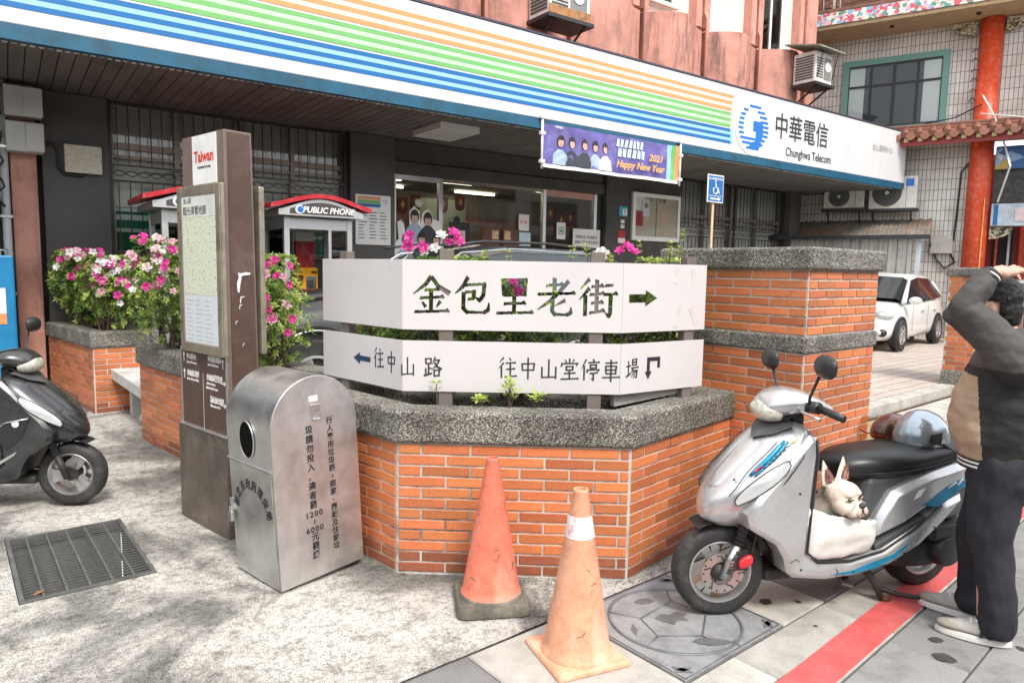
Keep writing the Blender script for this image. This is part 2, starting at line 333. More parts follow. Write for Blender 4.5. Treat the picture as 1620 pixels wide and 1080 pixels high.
# ------------------------------------------------------------------ tiled masonry
_bk = {}
def brick_mesh(l, h, m=None):
    key = (round(l, 3), round(h, 3), m is None)
    if key not in _bk:
        c = .0025; a, b = l/2, h/2
        mb = MB().loft([[(-a, 0, -b), (a, 0, -b), (a, 0, b), (-a, 0, b)], [(-a, -.004, -b), (a, -.004, -b), (a, -.004, b), (-a, -.004, b)], [(-a+c, -.006, -b+c), (a-c, -.006, -b+c), (a-c, -.006, b-c), (-a+c, -.006, b-c)]], True)
        me = mb.mesh('brick'); me.materials.append(m or M_TILE); _bk[key] = me
    return _bk[key]
def tiled_face(parent, p0, p1, z0, z1, n, L=.256, joint=.0108, shift=0., rng=None):
    """n courses of brick tiles on the vertical face p0->p1 (left to right seen from outside), children of parent; core sits 0 to 12 mm behind"""
    p0 = Vector((*p0, 0)); p1 = Vector((*p1, 0)); d = (p1-p0); W = d.length; d.normalize(); nrm = Vector((d.y, -d.x, 0))
    ch = (z1-z0)/n; inv = wm(parent).inverted(); rng = rng or random.Random(int(W*1000))
    for k in range(n):
        z = z0+ch*(k+.5); x = -(L*.5 if k % 2 else 0) - shift
        while x < W-.012:
            a = max(x, 0.004); b = min(x+L, W-.004)
            if b-a-joint > .025:
                l = round((b-a-joint)/.01)*.01 if (b-a) < L-.02 else round(b-a-joint, 3)
                grim = k < 2 and rng.random() < (.95 if k == 0 else .6) and z0 < .1
                o = put('brick', brick_mesh(l, ch-joint, M_TILED if grim else None), None, parent)
                c = p0+d*((a+b)/2)+nrm*(.0)
                yaw = math.atan2(d.y, d.x)
                o.matrix_basis = inv @ xf((c.x, c.y, z), yaw+rng.gauss(0, .003), rng.gauss(0, .004), rng.gauss(0, .002))
            x += L
def capring(name, parent, outer, inner, z0, z1, m=None, bevel=.018):
    n = len(outer); v = []; f = []
    for z in (z0, z1): v += [(x, y, z) for x, y in outer]+[(x, y, z) for x, y in inner]
    for i in range(n):
        j = (i+1) % n
        f += [(i, j, 2*n+j, 2*n+i), (n+j, n+i, 3*n+i, 3*n+j), (2*n+i, 2*n+j, 3*n+j, 3*n+i), (j, i, n+i, n+j)]
    return MB().add(v, f).build(name, m or M_GRAN, parent, bevel=bevel, seg=3, keep=True)
M_SOIL = mat('planter_soil', (.06, .045, .032), .95, var=.4, vs=20, bump=1, bs=40)
def planter(label, poly, faces, n=12, zb=.70, zc=.87, name='brick_planter', capw=.17, over=.028):
    """poly counter-clockwise outer brick outline; faces = edge indices that get tiles"""
    c = Vector((sum(p[0] for p in poly)/len(poly), sum(p[1] for p in poly)/len(poly)))
    t = thing(name, label, 'planter', (c.x, c.y, 0))
    inn = offset_poly(poly, .13); core = offset_poly(poly, .0)
    capring('wall', t, core, inn, -.05, zb, M_GROUT, 0)
    capring('coping', t, offset_poly(poly, -over), offset_poly(poly, capw), zb+.004, zc)
    MB().prism(offset_poly(poly, .12), zb-.2, zb+.09).build('soil', M_SOIL, t, keep=True)
    for e in faces:
        a, b = poly[e], poly[(e+1) % len(poly)]
        tiled_face(t, a, b, .004, zb-.004, n)
    return t
# long planter: street face, corner chamfer, side face (outline counter-clockwise)
PA, PL_, PR_, PE = (1.352, 6.93), (1.79, 3.105), (2.69, 2.30), (3.79, 2.445)
planterC = planter('long low brick planter with pebble coping bending round the street corner under the white signboards',
                   [PA, PL_, PR_, PE, (3.79, 3.0), (2.95, 2.85), (2.27, 3.42), (1.9, 6.97)], (0, 1, 2, 7))
planterL = planter('short brick planter with pebble coping beyond the stone bench, farthest left', [(.985, 10.1), (1.2, 8.40), (1.82, 8.45), (1.62, 10.16)], (0, 1))
b = thing('stone_bench', 'pale stone slab bench bridging the gap between the two brick planters', 'bench', (1.6, 7.7, 0))
MB().box(1.36, 1.74, 6.95, 8.42, .36, .47).build('seat', M_CONC, b, bevel=.008, keep=True)
for y in (7.15, 8.2): MB().box(1.5, 1.7, y-.06, y+.06, -.02, .355).build('leg', M_CONC, b, bevel=.006, keep=True)
g = MB()
stn = tag(MB().ell((0, 0, 0), (.16, .1, .07), n=14, m=8).build('rock', M_CONC, smooth=True, M=xf((1.62, 7.72, .05), .5)), 'small grey rock lying under the stone bench', 'rock')
for v in stn.data.vertices: v.co += Vector(v.co).normalized()*.03*noise.noise(v.co*14)
# gate pillars
def gate_pillar(label, x0, x1, y0, y1, zs, n1, n2, rz=0, L=.256, base=.0):
    M = xf((x0, y0, base), rz); t = thing('gate_pillar', label, 'gate pillar', M=M)
    w, d = x1-x0, y1-y0
    def blk(nm, z0, z1, o, m=M_GRAN, bv=.014): return MB().box(-o, w+o, -o, d+o, z0, z1).build(nm, m, t, bevel=bv, seg=3)
    z_base, zm0, zm1, zc0, zc1 = zs
    blk('plinth', -.1, z_base, .012)
    MB().box(.0, w, .0, d, z_base, zc0+.01).build('wall', M_GROUT, t)
    blk('band', zm0+.004, zm1-.004, .016); blk('coping', zc0+.004, zc1, .035, bv=.02)
    def W(p): q = M @ Vector((*p, 0)); return (q.x, q.y)
    for a, c, z0, n in ((z_base+.004, zm0, None, n1), (zm1, zc0, None, n2)):
        tiled_face(t, W((0, d)), W((0, 0)), a-0+base, c+base, n, L, shift=.1); tiled_face(t, W((0, 0)), W((w, 0)), a+base, c+base, n, L*.78)
        
    return t
gate_pillar('massive brick gate pillar with pebble stone bands behind the silver scooter', 3.8, 4.68, 1.99, 3.0, (.30, 1.144, 1.25, 1.623, 1.757), 15, 7, L=.25)
gate_pillar('far brick gate pillar with chipped edge across the driveway, beside the man', 10.66, 11.5, 3.22, 3.6, (.2, .93, 1.01, 1.48, 1.6), 11, 7, rz=R(-2), base=.13)

M_STAIN = mat('dark_ground_stain', (.05, .047, .043), .7, var=.4, vs=30)
rg1 = random.Random(17)
def stain(x, y, r, z=.0032):
    n = 14; MB().add([(r*(1+.35*noise.noise(Vector((k*.7, x*9, y*9))))*math.cos(2*math.pi*k/n), r*.8*(1+.35*noise.noise(Vector((k*.9, y*7, x*5))))*math.sin(2*math.pi*k/n), 0) for k in range(n)], [tuple(range(n))]).build('stain', M_STAIN, bed, M=xf((x, y, z), rg1.uniform(0, 6)), recalc=False)
for x, y, r in ((3.05, 1.72, .035), (3.18, 1.62, .016), (3.33, 1.06, .03), (3.2, .98, .045), (3.0, 1.24, .012), (3.55, .8, .02), (3.1, .7, .018), (3.6, 1.12, .012), (2.8, .95, .014), (3.02, 1.45, .01), (4.1, 1.75, .03)): stain(x, y, r)
gr_ = MB(); r3_ = random.Random(8)
def pebble_at(x, y, z, s):
    a = r3_.uniform(0, 3); c, sn = math.cos(a), math.sin(a)
    gr_.add([(s*c, s*sn, 0), (-s*.6*sn, s*.7*c, 0), (-s*.9*c, -s*.8*sn, 0), (s*.7*sn, -s*.7*c, 0), (0, 0, s*.8)], [(0, 1, 4), (1, 2, 4), (2, 3, 4), (3, 0, 4)], Matrix.Translation((x, y, z)))
edges_ = [((1.352, 6.93), (1.79, 3.105), 160), ((1.79, 3.105), (2.69, 2.30), 170), ((2.69, 2.30), (3.79, 2.445), 120)]
for (ax, ay), (bx2, by2), n in edges_:
    dx, dy = bx2-ax, by2-ay; l = math.hypot(dx, dy)
    for k in range(n): t_ = r3_.random(); o_ = .012+abs(r3_.gauss(0, .05)); pebble_at(ax+dx*t_+dy/l*o_*1, ay+dy*t_-dx/l*o_*1, .0 if by2 > 2.46 else .001, r3_.uniform(.003, .009))
for k in range(260): pebble_at(r3_.uniform(-.5, 2.2), r3_.uniform(2.3, 6.5), .0, r3_.uniform(.002, .006))
for k in range(120): pebble_at(r3_.uniform(1.5, 4.4), r3_.uniform(.4, 2.2), .002, r3_.uniform(.0015, .004))
stuff(tag(gr_.build('grit', M_STAIN if False else mat('grit', (.2, .18, .15), .95, var=.5, vs=60)), 'loose grit scattered on the ground along the planter foot', 'grit'))
# ------------------------------------------------------------------ telecom office building (local frame: x along the facade, -y towards the street)
FLOOR_Z = .2
M_WALLD = mat('dark_stone_render', (.068, .063, .06), .8, var=.2, vs=3, bump=.3, bs=90, dirt=((.12, .11, .1), .4, 2, None))
M_COLD = mat('dark_column_tile', (.085, .08, .076), .6, var=.15, vs=4, bump=.2, bs=60)
M_PINK = mat('salmon_render', (.54, .26, .2), .8, var=.22, vs=2.2, bump=.25, bs=60, dirt=((.17, .09, .075), .7, 2.2, (3, 3, .5)))
M_PINKS = mat('stained_salmon_render', (.52, .245, .19), .85, var=.3, vs=2.5, bump=.35, bs=60, dirt=((.08, .055, .05), .95, 2.6, (2.2, 2.2, .3)))
M_CREAM = mat('cream_wall', (.68, .6, .54), .8, var=.08, vs=2, bump=.1, bs=40, dirt=((.45, .4, .35), .4, 2, (2, 2, .4)))
M_SIGNW = mat('sign_white_acrylic', (.61, .61, .62), .3, var=.04, vs=1.5, dirt=((.62, .62, .61), .4, 1.4, (2.5, 1, .4)))
M_SBLUE = mat('sign_blue_vinyl', (.002, .125, .36), .35, var=.06); M_SLB = mat('sign_pale_blue', (.29, .52, .64), .35, var=.04)
M_SGRN = mat('sign_green_vinyl', (.16, .42, .13), .35, var=.06); M_SLG = mat('sign_pale_green', (.45, .64, .43), .35, var=.04)
M_SORG = mat('sign_orange_vinyl', (.74, .29, .11), .35, var=.06); M_SLO = mat('sign_pale_orange', (.7, .58, .49), .35, var=.04)
M_BLUEB = mat('blue_trim', (.006, .085, .15), .45, var=.25, vs=4, dirt=((.02, .05, .07), .7, 3, None))
M_SOFF = mat('soffit_planks', (.13, .115, .105), .7, var=.25, vs=2, stretch=(2, .3, 1), dirt=((.3, .28, .25), .3, 2, None))
M_TRIM = mat('weathered_white_trim', (.6, .57, .52), .7, var=.35, vs=14, dirt=((.1, .09, .08), .8, 6, None))
M_BLIND = mat('grey_blind', (.88, .86, .82), .7, var=.06, vs=2); M_BLG = mat('green_blind', (.02, .25, .14), .6, var=.15, vs=3); M_BLW = mat('white_blind_stripe', (.62, .68, .64), .6, var=.05)
M_BRONZE = mat('bronze_window_frame', (.3, .25, .21), .45, .4, var=.15)
M_GRILLE = mat('painted_iron_grille', (.055, .05, .048), .5, .3, var=.25, vs=8)
M_GLASS = glass('window_glass', (.93, .96, .95)); M_GLASSD = glass('shop_glass', (.9, .9, .88))
M_TUBE = mat('fluorescent_tube', (1, .97, .72), .5, emit=3)
M_INK = mat('printed_black', (.02, .02, .022), .6, var=.05)
BM = xf((0, 10.54, 0), R(-3.5))
bld = thing('office_building', 'two storey office with striped white fascia, dark glazed ground floor and salmon upper wall', 'building', M=BM)
SO = 3.674
def part(nm, x0, x1, y0, y1, z0, z1, m, bevel=0, parent=None): return MB().box(x0, x1, y0, y1, z0, z1).build(nm, m, parent or bld, bevel=bevel)
# ground-floor walls and columns
part('wall', -6, 1.04, .10, .3, -.1, SO, M_WALLD)
part('column', 1.04, 1.755, -.12, .3, -.1, SO-.01, M_COLD, .006)
part('pilaster', .72, .98, -.30, .095, -.1, SO-.01, M_PINK, .01)
part('wall', 1.76, 5.0, .06, .3, -.1, 1.70, M_WALLD)
part('wall', 1.76, 5.0, .24, .3, 1.701, SO-.01, M_WALLD); part('wall', 12.66, 16.7, .24, .3, 1.501, SO-.01, M_WALLD)  # unseen sheets behind the blinds, added to block light from the open back
part('column', 5.01, 5.76, -.16, .3, -.1, SO-.01, M_COLD, .006)
part('shutter_box', 5.77, 10.42, -.05, .3, 3.33, SO-.01, M_WALLD, .01); part('lintel', 5.77, 10.42, -.09, .3, 3.125, 3.32, M_WALLD, .008)
part('column', 10.44, 12.64, -.14, .3, -.1, SO-.01, M_WALLD, .006); part('jamb', 10.30, 10.43, -.03, .25, -.1, 3.12, M_BLACK)
part('wall', 12.66, 16.7, .06, .3, -.1, 1.50, M_WALLD)
part('column', 16.7, 17.14, -.2, .3, -.1, SO-.01, M_COLD, .006)
part('wall', 16.9, 17.1, .31, 6, -.1, SO-.01, M_WALLD)
part('beam', -6, 17.14, .31, .5, 3.3, SO-.005, M_WALLD)
def barred_window(x0, x1, z0, z1, zg, nb, zb):
    w = part('window', x0, x1, .1, .13, z0, z0+.06, M_BRONZE)
    inv = None
    def sub(nm, a, b, c, d, e, f, m, bv=0): return MB().box(a, b, c, d, e, f).build(nm, m, w, bevel=bv)
    n = 4; wd = (x1-x0)/n
    for i in range(n):
        a = x0+wd*i
        sub('frame', a-.03, a+.03, .06, .14, z0+.06, z1, M_BRONZE)
        MB().add([(a+.03, .10, z0+.06), (a+wd-.03, .10, z0+.06), (a+wd-.03, .10, z1), (a+.03, .10, z1)], [(0, 1, 2, 3)]).build('pane', M_GLASS, w, recalc=False)
    sub('frame', x1-.03, x1+.02, .06, .14, z0+.06, z1, M_BRONZE)
    sub('transom', x0, x1, .05, .099, zb+.42, zb+.5, M_BRONZE); sub('transom', x0, x1, .05, .098, zb+.30, zb+.34, M_BRONZE)
    s = MB(); k = int((z1-zg)/.03)+1
    for i in range(k):
        z = zg+.03*i; s.add([(x0, .17, z), (x1, .17, z), (x1, .20, min(z1, z+.034)), (x0, .20, min(z1, z+.034))], [(0, 1, 2, 3)])
    s.build('blind', M_BLIND, w, recalc=False)
    s = MB()
    for i in range(int((zg-z0)/.03)): z = z0+.03*i; s.add([(x0, .175, z), (x1, .175, z), (x1, .2, z+.029), (x0, .2, z+.029)], [(0, 1, 2, 3)])
    s.build('green_blind', M_BLG, w, recalc=False)
    for z, h in ((zg-.06, .05), (zg-.17, .07), (zg-.33, .05)): sub('blind_stripe', x0, x1, .165, .172, z, z+h, M_BLW)
    gr = MB().box(x0-.02, x1+.02, -.05, -.02, z0+.02, z0+.05).build('grille', M_GRILLE, bld)
    for z in (zb, zb+.2, z1-.04): MB().box(x0-.02, x1+.02, -.045, -.025, z-.012, z+.012).build('rail', M_GRILLE, gr)
    for a in (x0-.02, (x0+x1)/2, x1): MB().box(a-.02, a+.02, -.055, -.015, z0, z1).build('post', M_GRILLE, gr)
    bm_ = MB().box(-.0065, .0065, -.045, -.032, 0, 1).mesh('bar'); bm_.materials.append(M_GRILLE)
    for i in range(nb):
        a = x0+(x1-x0)*(i+.5)/nb
        for zz0, zz1 in ((z0+.05, zb-.012), (zb+.212, z1-.05)):
            o = put('bar', bm_, None, gr); o.matrix_basis = xf((a, 0, zz0), s=(1, 1, zz1-zz0))
    for ph in (0, math.pi):
        pts = [(x0+(x1-x0)*i/160, -.036+(.006 if ph else -.006), zb+.1+.035*math.sin(i/160*math.pi*nb*.9+ph)) for i in range(161)]
        MB().tube(pts, .006, 5).build('scroll', M_GRILLE, gr)
barred_window(1.80, 4.97, 1.70, SO-.005, 2.34, 24, 2.66)
barred_window(12.72, 16.66, 1.50, SO-.005, 2.2, 30, 2.42)
# glazed entrance with the lit room behind
part('floor', 5.0, 16.0, -.02, 5, .0, FLOOR_Z, M_CONC)
for nm, a in (('frame', 5.78), ('frame', 6.66), ('frame', 8.92), ('frame', 10.22)): part(nm, a, a+.075, -.02, .06, FLOOR_Z, 3.12, M_ALU, .004)
part('frame', 5.86, 6.65, -.02, .05, 3.04, 3.12, M_ALU); part('frame', 6.74, 8.91, -.02, .05, 3.06, 3.12, M_BRONZE); part('frame', 9.0, 10.21, -.02, .05, 3.0, 3.12, mat('salmon_header', (.55, .3, .25), .5))
for a, b_ in ((5.856, 6.659), (6.736, 8.919), (8.996, 10.219)): MB().add([(a, .02, FLOOR_Z), (b_, .02, FLOOR_Z), (b_, .02, 3.06), (a, .02, 3.06)], [(0, 1, 2, 3)]).build('glass_pane', M_GLASSD, bld, recalc=False)
M_ROOM = mat('room_wall', (.3, .25, .2), .8, var=.25, vs=1.5); M_ROOMP = mat('room_counter', (.33, .14, .12), .5, var=.2); M_CURT = mat('pale_green_blind', (.5, .53, .36), .7, var=.1, vs=2, stretch=(20, 1, 1))
part('room_back_wall', 5.2, 15, 3.4, 3.5, FLOOR_Z, 3.5, M_ROOM); part('room_ceiling', 5.2, 15, .32, 3.4, 3.28, 3.31, mat('room_ceiling', (.3, .29, .27), .8)); part('room_side_wall', 5.2, 5.3, .32, 3.4, FLOOR_Z, 3.28, M_ROOM); part('room_side_wall', 14.9, 15, .32, 3.4, FLOOR_Z, 3.28, M_ROOM)
part('counter', 6, 13.5, 2.3, 2.6, 1.9, 2.05, M_ROOMP); part('counter_front', 6, 13.5, 2.32, 2.4, FLOOR_Z, 1.88, mat('counter_front', (.16, .12, .11), .6)); part('wall_stripe', 5.4, 14.8, 3.36, 3.39, 2.6, 2.8, M_ROOMP)
part('room_blind', 7.1, 8.2, 1.6, 1.62, FLOOR_Z, 2.95, M_CURT)
for x, y in ((6.2, 1.5), (7.6, 1.2), (10.2, 1.2), (12.2, 1.4), (9.0, 2.5), (6.8, 2.6)):
    part('ceiling_lamp', x-.5, x+.5, y-.03, y+.03, 3.22, 3.26, M_TUBE)
M_LANT = mat('red_lantern_bag', (.22, .035, .025), .6, var=.25); M_GOLD = mat('gold_print', (.7, .42, .1), .4, var=.2)
gl = [(5.95, .35), (6.15, .35), (6.4, .35), (6.95, .35), (7.3, .35), (9.5, .5), (9.78, .5), (10.02, .5)]
lm = MB().prism([(-.09, .28), (-.09, .07), (-.06, .02), (0, 0), (.06, .02), (.09, .07), (.09, .28)], -.02, .02, Matrix.Rotation(R(90), 4, 'X')).mesh('lantern'); lm.materials.append(M_LANT)
ld = MB().prism([(-.045, .16), (0, .08), (.045, .16), (0, .24)], .022, .026, Matrix.Rotation(R(90), 4, 'X')).mesh('d'); ld.materials.append(M_GOLD)
for i, (x, y) in enumerate(gl):
    o = put('paper_lantern', lm, None, bld); o.matrix_basis = xf((x, y, 2.45+.06*(i % 3)+(.12 if 2 < i < 5 else 0))); q = put('gold_print', ld, None, o)
# upper storey: bowed salmon aprons between pilasters, cream wall behind
UY = -1.0
part('upper_wall', -6, 15.72, UY, UY+.25, SO+.1, 11.5, M_CREAM)
part('upper_side_wall', 15.5, 15.72, UY+.26, 6, SO+.02, 11.5, M_PINK)
bx = [15.32-1.72*i for i in range(12)]
part('corner_pilaster', 15.34, 15.75, UY-.22, UY-.002, SO+.1, 11.5, M_PINK, .01)
for i, b1 in enumerate(bx):
    for k in (-.14, .10): part('pilaster', b1+k-.085, b1+k+.085, UY-.2, UY-.002, 6.35, 11.5, M_PINK, .01)
    a0 = b1-1.72+.08; a1 = b1-.02; pr = []
    for j in range(25):
        t = j/24; y = .18+.42*(math.sin(min(1, t/.42)*math.pi/2) if t < .42 else (.5+.5*math.cos((t-.42)/.58*math.pi)))
        pr.append((a0+(a1-a0)*t, UY-y))
    MB().prism([(a1, UY-.003)]+[(a0, UY-.003)]+pr, SO+.1, 6.3).build('apron', M_PINKS if i % 3 else M_PINK, bld, auto=40)
    MB().tube([(b1+.03, UY-.26, SO+.1), (b1+.03, UY-.26, 6.5), (b1+.03, UY-.22, 6.62)], .035, 8).build('drain_pipe', M_PINK, bld, smooth=True)
for x0, x1, z0, z1 in ((13.85, 14.72, 6.3, 8.0), (10.42, 11.2, 6.62, 8.0), (8.7, 9.5, 6.5, 8.0)):
    w_ = part('window', x0, x1, UY-.03, UY-.004, z0, z0+.07, M_WHITE)
    for a, b_ in ((x0, x0+.06), ((x0+x1)/2-.03, (x0+x1)/2+.03), (x1-.06, x1)): MB().box(a, b_, UY-.03, UY-.005, z0+.07, z1).build('frame', M_WHITE, w_)
    MB().box(x0, x1, UY-.02, UY-.012, z0+.07, z1).build('pane', M_GLASS, w_)
    MB().box((x0+x1)/2, x1-.05, UY-.009, UY-.007, z0+.07, z1).build('curtain', M_BLW, w_); MB().box(x0+.05, (x0+x1)/2, UY-.0085, UY-.0065, z0+.07, z1).build('dark_interior', M_BLACK, w_)
    MB().box(x0-.05, x1+.05, UY-.12, UY-.031, z0-.05, z0-.002).build('sill', M_CREAM, w_, bevel=.01)
# canopy
FX0, FX1, FV = -6., 17.95, -2.27
cn = MB().box(FX0, FX1, FV+.02, .5, SO+.03, SO+.1).build('canopy', M_WALLD, bld)
def cp(nm, x0, x1, y0, y1, z0, z1, m, bevel=0): return MB().box(x0, x1, y0, y1, z0, z1).build(nm, m, cn, bevel=bevel)
s = MB(); nplk = 170
for i in range(nplk):
    a = FX0+(17.9-FX0)*i/nplk; b_ = FX0+(17.9-FX0)*(i+1)/nplk-.012
    s.box(a, b_, FV+.06, -.01, SO, SO+.025)
stuff(s.build('soffit_plank', M_SOFF, cn))
s = MB(); rg = random.Random(3)
for i in range(330):
    a = FX0+.072*i
    if rg.random() < .93 and a < 17.8: s.box(a, a+.045, FV+.035, FV+.13+rg.uniform(-.02, .02), SO-.02, SO-.002)
stuff(s.build('vent_strip', M_TRIM, cn))
cp('fascia', FX0, FX1, FV-.06, FV+.03, SO+.115, 4.943, M_SIGNW, .012)
for i in range(1, 16): cp('fascia_joint', FX0+1.52*i, FX0+1.52*i+.006, FV-.0615, FV-.0605, SO+.13, 4.93, M_TRIM)
cp('fascia_end', FX1-.06, FX1, FV+.04, .3, SO+.115, 4.943, M_SIGNW); cp('fascia_back', FX0, FX1-.07, FV+.04, -1.7, SO+1.0, SO+1.05, M_WALLD); cp('top_edge', FX0, FX1, FV-.07, FV+.05, 4.946, 4.975, mat('dark_edge_trim', (.05, .04, .07), .4))
cp('blue_edge', FX0, FX1, FV-.065, FV+.03, SO-.03, SO+.112, M_BLUEB)
zz = lambda z: 1.6+1.22*(z-1.6)
def stripe_group(z0, z1, mc, ml):
    cp('pale_band', FX0, 11.45, FV-.0625, FV-.0615, zz(z0), zz(z1), ml)
    h = (z1-z0)/5
    for k in range(3):
        za, zb_ = zz(z0+2*k*h), zz(z0+(2*k+1)*h)
        e = lambda z: 11.52-.16*math.sqrt(max(0, 1-((z-4.31)/.62)**2))
        M_ = Matrix.Rotation(R(90), 4, 'X')
        MB().prism([(FX0, za), (e(za), za), (e(zb_), zb_), (FX0, zb_)], -FV+.063, -FV+.0645, M_).build('stripe', mc, cn)
stripe_group(3.985, 4.215, M_SORG, M_SLO); stripe_group(3.75, 3.965, M_SGRN, M_SLG); stripe_group(3.515, 3.73, M_SBLUE, M_SLB)
# emblem: round striped badge with a notched disc
EMX, EMZ, ERX, ERZ = 12.05, 4.305, .46, .42
M_EMB = mat('emblem_blue', (.01, .15, .5), .35, var=.05); M_ = Matrix.Rotation(R(90), 4, 'X')
emb = MB().prism([(EMX+(ERX+.1)*math.cos(a*.1309), EMZ+(ERZ+.09)*math.sin(a*.1309)) for a in range(48)], -FV+.0662, -FV+.0672, M_).build('emblem', M_SIGNW, cn)
for k in range(10):
    z0 = EMZ-ERZ+.084*k+.02; z1 = z0+.047; zc = (z0+z1)/2-EMZ; wd = ERX*math.sqrt(max(.03, 1-(zc/ERZ)**2))
    inn = .25*math.sqrt(max(0, 1-(zc/.34)**2)) if abs(zc) < .34 else 0
    if zc < -.2: MB().box(EMX-wd, EMX+wd*.9, FV-.0685, FV-.0675, z0, z1).build('emblem_stripe', M_EMB, emb)
    elif inn: 
        MB().box(EMX-wd, EMX-inn-.06, FV-.0685, FV-.0675, z0, z1).build('emblem_stripe', M_EMB, emb); MB().box(EMX+inn-.03, EMX+wd, FV-.0685, FV-.0675, z0, z1).build('emblem_stripe', M_EMB, emb)
    else: MB().box(EMX-wd*.8, EMX+wd, FV-.0685, FV-.0675, z0, z1).build('emblem_stripe', M_EMB, emb)
MB().prism([(EMX-.02, 4.43), (EMX+.27, 4.43), (EMX+.29, 4.2), (EMX+.2, 3.96), (EMX+.02, 3.9), (EMX-.12, 3.93), (EMX-.1, 4.03), (EMX+.06, 4.06), (EMX+.07, 4.24), (EMX-.02, 4.24)], -FV+.069, -FV+.071, M_).build('emblem_hook', M_EMB, emb)
M_SIGK = mat('sign_dark_letter', (.035, .035, .05), .4, var=.05)
def face_text(nm, body, size, x, z, m, parent=cn, y=FV-.066, **k): return text(nm, body, size, m, parent, basis((x, y, z), (1, 0, 0), (0, 0, 1)), **k)
for i, ch in enumerate('中華電信'): face_text('letter', ch, .52, 12.93+.475*i, 4.41, M_SIGK, sx=.9, bold=.003)
face_text('lettering', 'Chunghwa Telecom', .235, 13.92, 3.985, M_SIGK, sx=.86, bold=.002)
face_text('lettering', '金山服務中心', .16, 16.85, 4.45, mat('faded_grey_letter', (.4, .4, .41), .5), sx=.95)
tag(bld, None, None)
# recessed soffit lamp
sl = thing('ceiling_lamp', 'square soffit lamp with white louvre grid under the canopy', 'lamp', M=BM @ xf((6.05, -1.27, SO-.002)))
for a in ((-.33, .33, -.42, -.39), (-.33, .33, .39, .42), (-.33, -.30, -.389, .389), (.30, .33, -.389, .389)): MB().box(*a, -.09, 0).build('frame', M_WHITE, sl)
MB().box(-.3, .3, -.39, .39, -.02, -.004).build('backing', mat('louvre_back', (.5, .48, .4), .5), sl)
for i in range(1, 6): MB().box(-.3+.1*i-.006, -.3+.1*i+.006, -.388, .388, -.085, -.021).build('louvre', M_WHITE, sl)
for i in range(1, 8): MB().box(-.299, .299, -.39+.0975*i-.006, -.39+.0975*i+.006, -.084, -.022).build('louvre', M_WHITE, sl)
# small neighbouring bits at the far left edge
nb_ = thing('neighbour_building', 'reddish neighbouring house glimpsed left of the drainpipe', 'building', M=BM)
part('wall', -6, .55, .31, .5, -.1, 3.2, mat('red_oxide_wall', (.22, .06, .045), .8, var=.25), parent=nb_); part('awning', -6, .62, -.9, .3, 2.28, 2.36, mat('grey_awning', (.25, .23, .22), .7), .01, nb_)
part('awning', -6, .6, -.6, .3, 1.2, 1.3, M_DKMET, parent=nb_)
dp = thing('drainpipe', 'tall pale grey drainpipe up the left end of the office wall', 'pipe', M=BM @ xf((.66, -.36, 0)))
MB().tube([(0, 0, -.05), (0, 0, SO-.01)], .045, 12).build('pipe', mat('pale_pvc', (.5, .53, .52), .4, var=.1), dp, smooth=True)
for z in (1.2, 2.1, 2.9): MB().box(-.06, .06, -.055, .06, z, z+.03).build('clamp', M_STEEL, dp)
for k, (z0, z1, lb) in enumerate(((3.26, 3.60, 'upper of two pale grey meter boxes beside the drainpipe'), (2.86, 3.2, 'lower of two pale grey meter boxes beside the drainpipe'))):
    j = thing('junction_box', lb, 'junction box', M=BM @ xf((.86, -.42, z0)))
    MB().box(-.17, .19, -.1, .11, 0, z1-z0).build('case', mat('pale_grey_box', (.5, .5, .48), .5, var=.08), j, bevel=.012); MB().box(.02, .2, -.115, -.101, .01, z1-z0-.01).build('cover', MATS['pale_grey_box'], j, bevel=.008)
MB().tube([(.62+.04*math.sin(i*1.7), -.44+.03*math.cos(i*2.1), 3.65-.075*i) for i in range(20)], .012, 6).build('cable', M_BLKPL, dp, M=xf((-.66, .36, 0)))
tag_box = thing('junction_box', 'speckled cream wall box on the dark column left of the barred window', 'junction box', M=BM @ xf((1.46, -.125, 2.70)))
MB().box(-.19, .21, -.09, .0, 0, .34).build('case', mat('speckled_cream_box', (.62, .58, .48), .6, var=.1, dirt=((.25, .2, .14), .7, 25, None)), tag_box, bevel=.008); MB().box(-.2, .22, -.1, .0, .342, .37).build('lid', M_DKMET, tag_box)
MB().tube([(-.52, -.28, .34), (-.3, -.05, .33), (-.26, -.03, .28), (-.25, -.03, .05), (-.2, -.03, -.02), (0, -.03, -.03), (.02, -.03, 0)], .016, 8).build('conduit', M_BLKPL, tag_box, smooth=True)
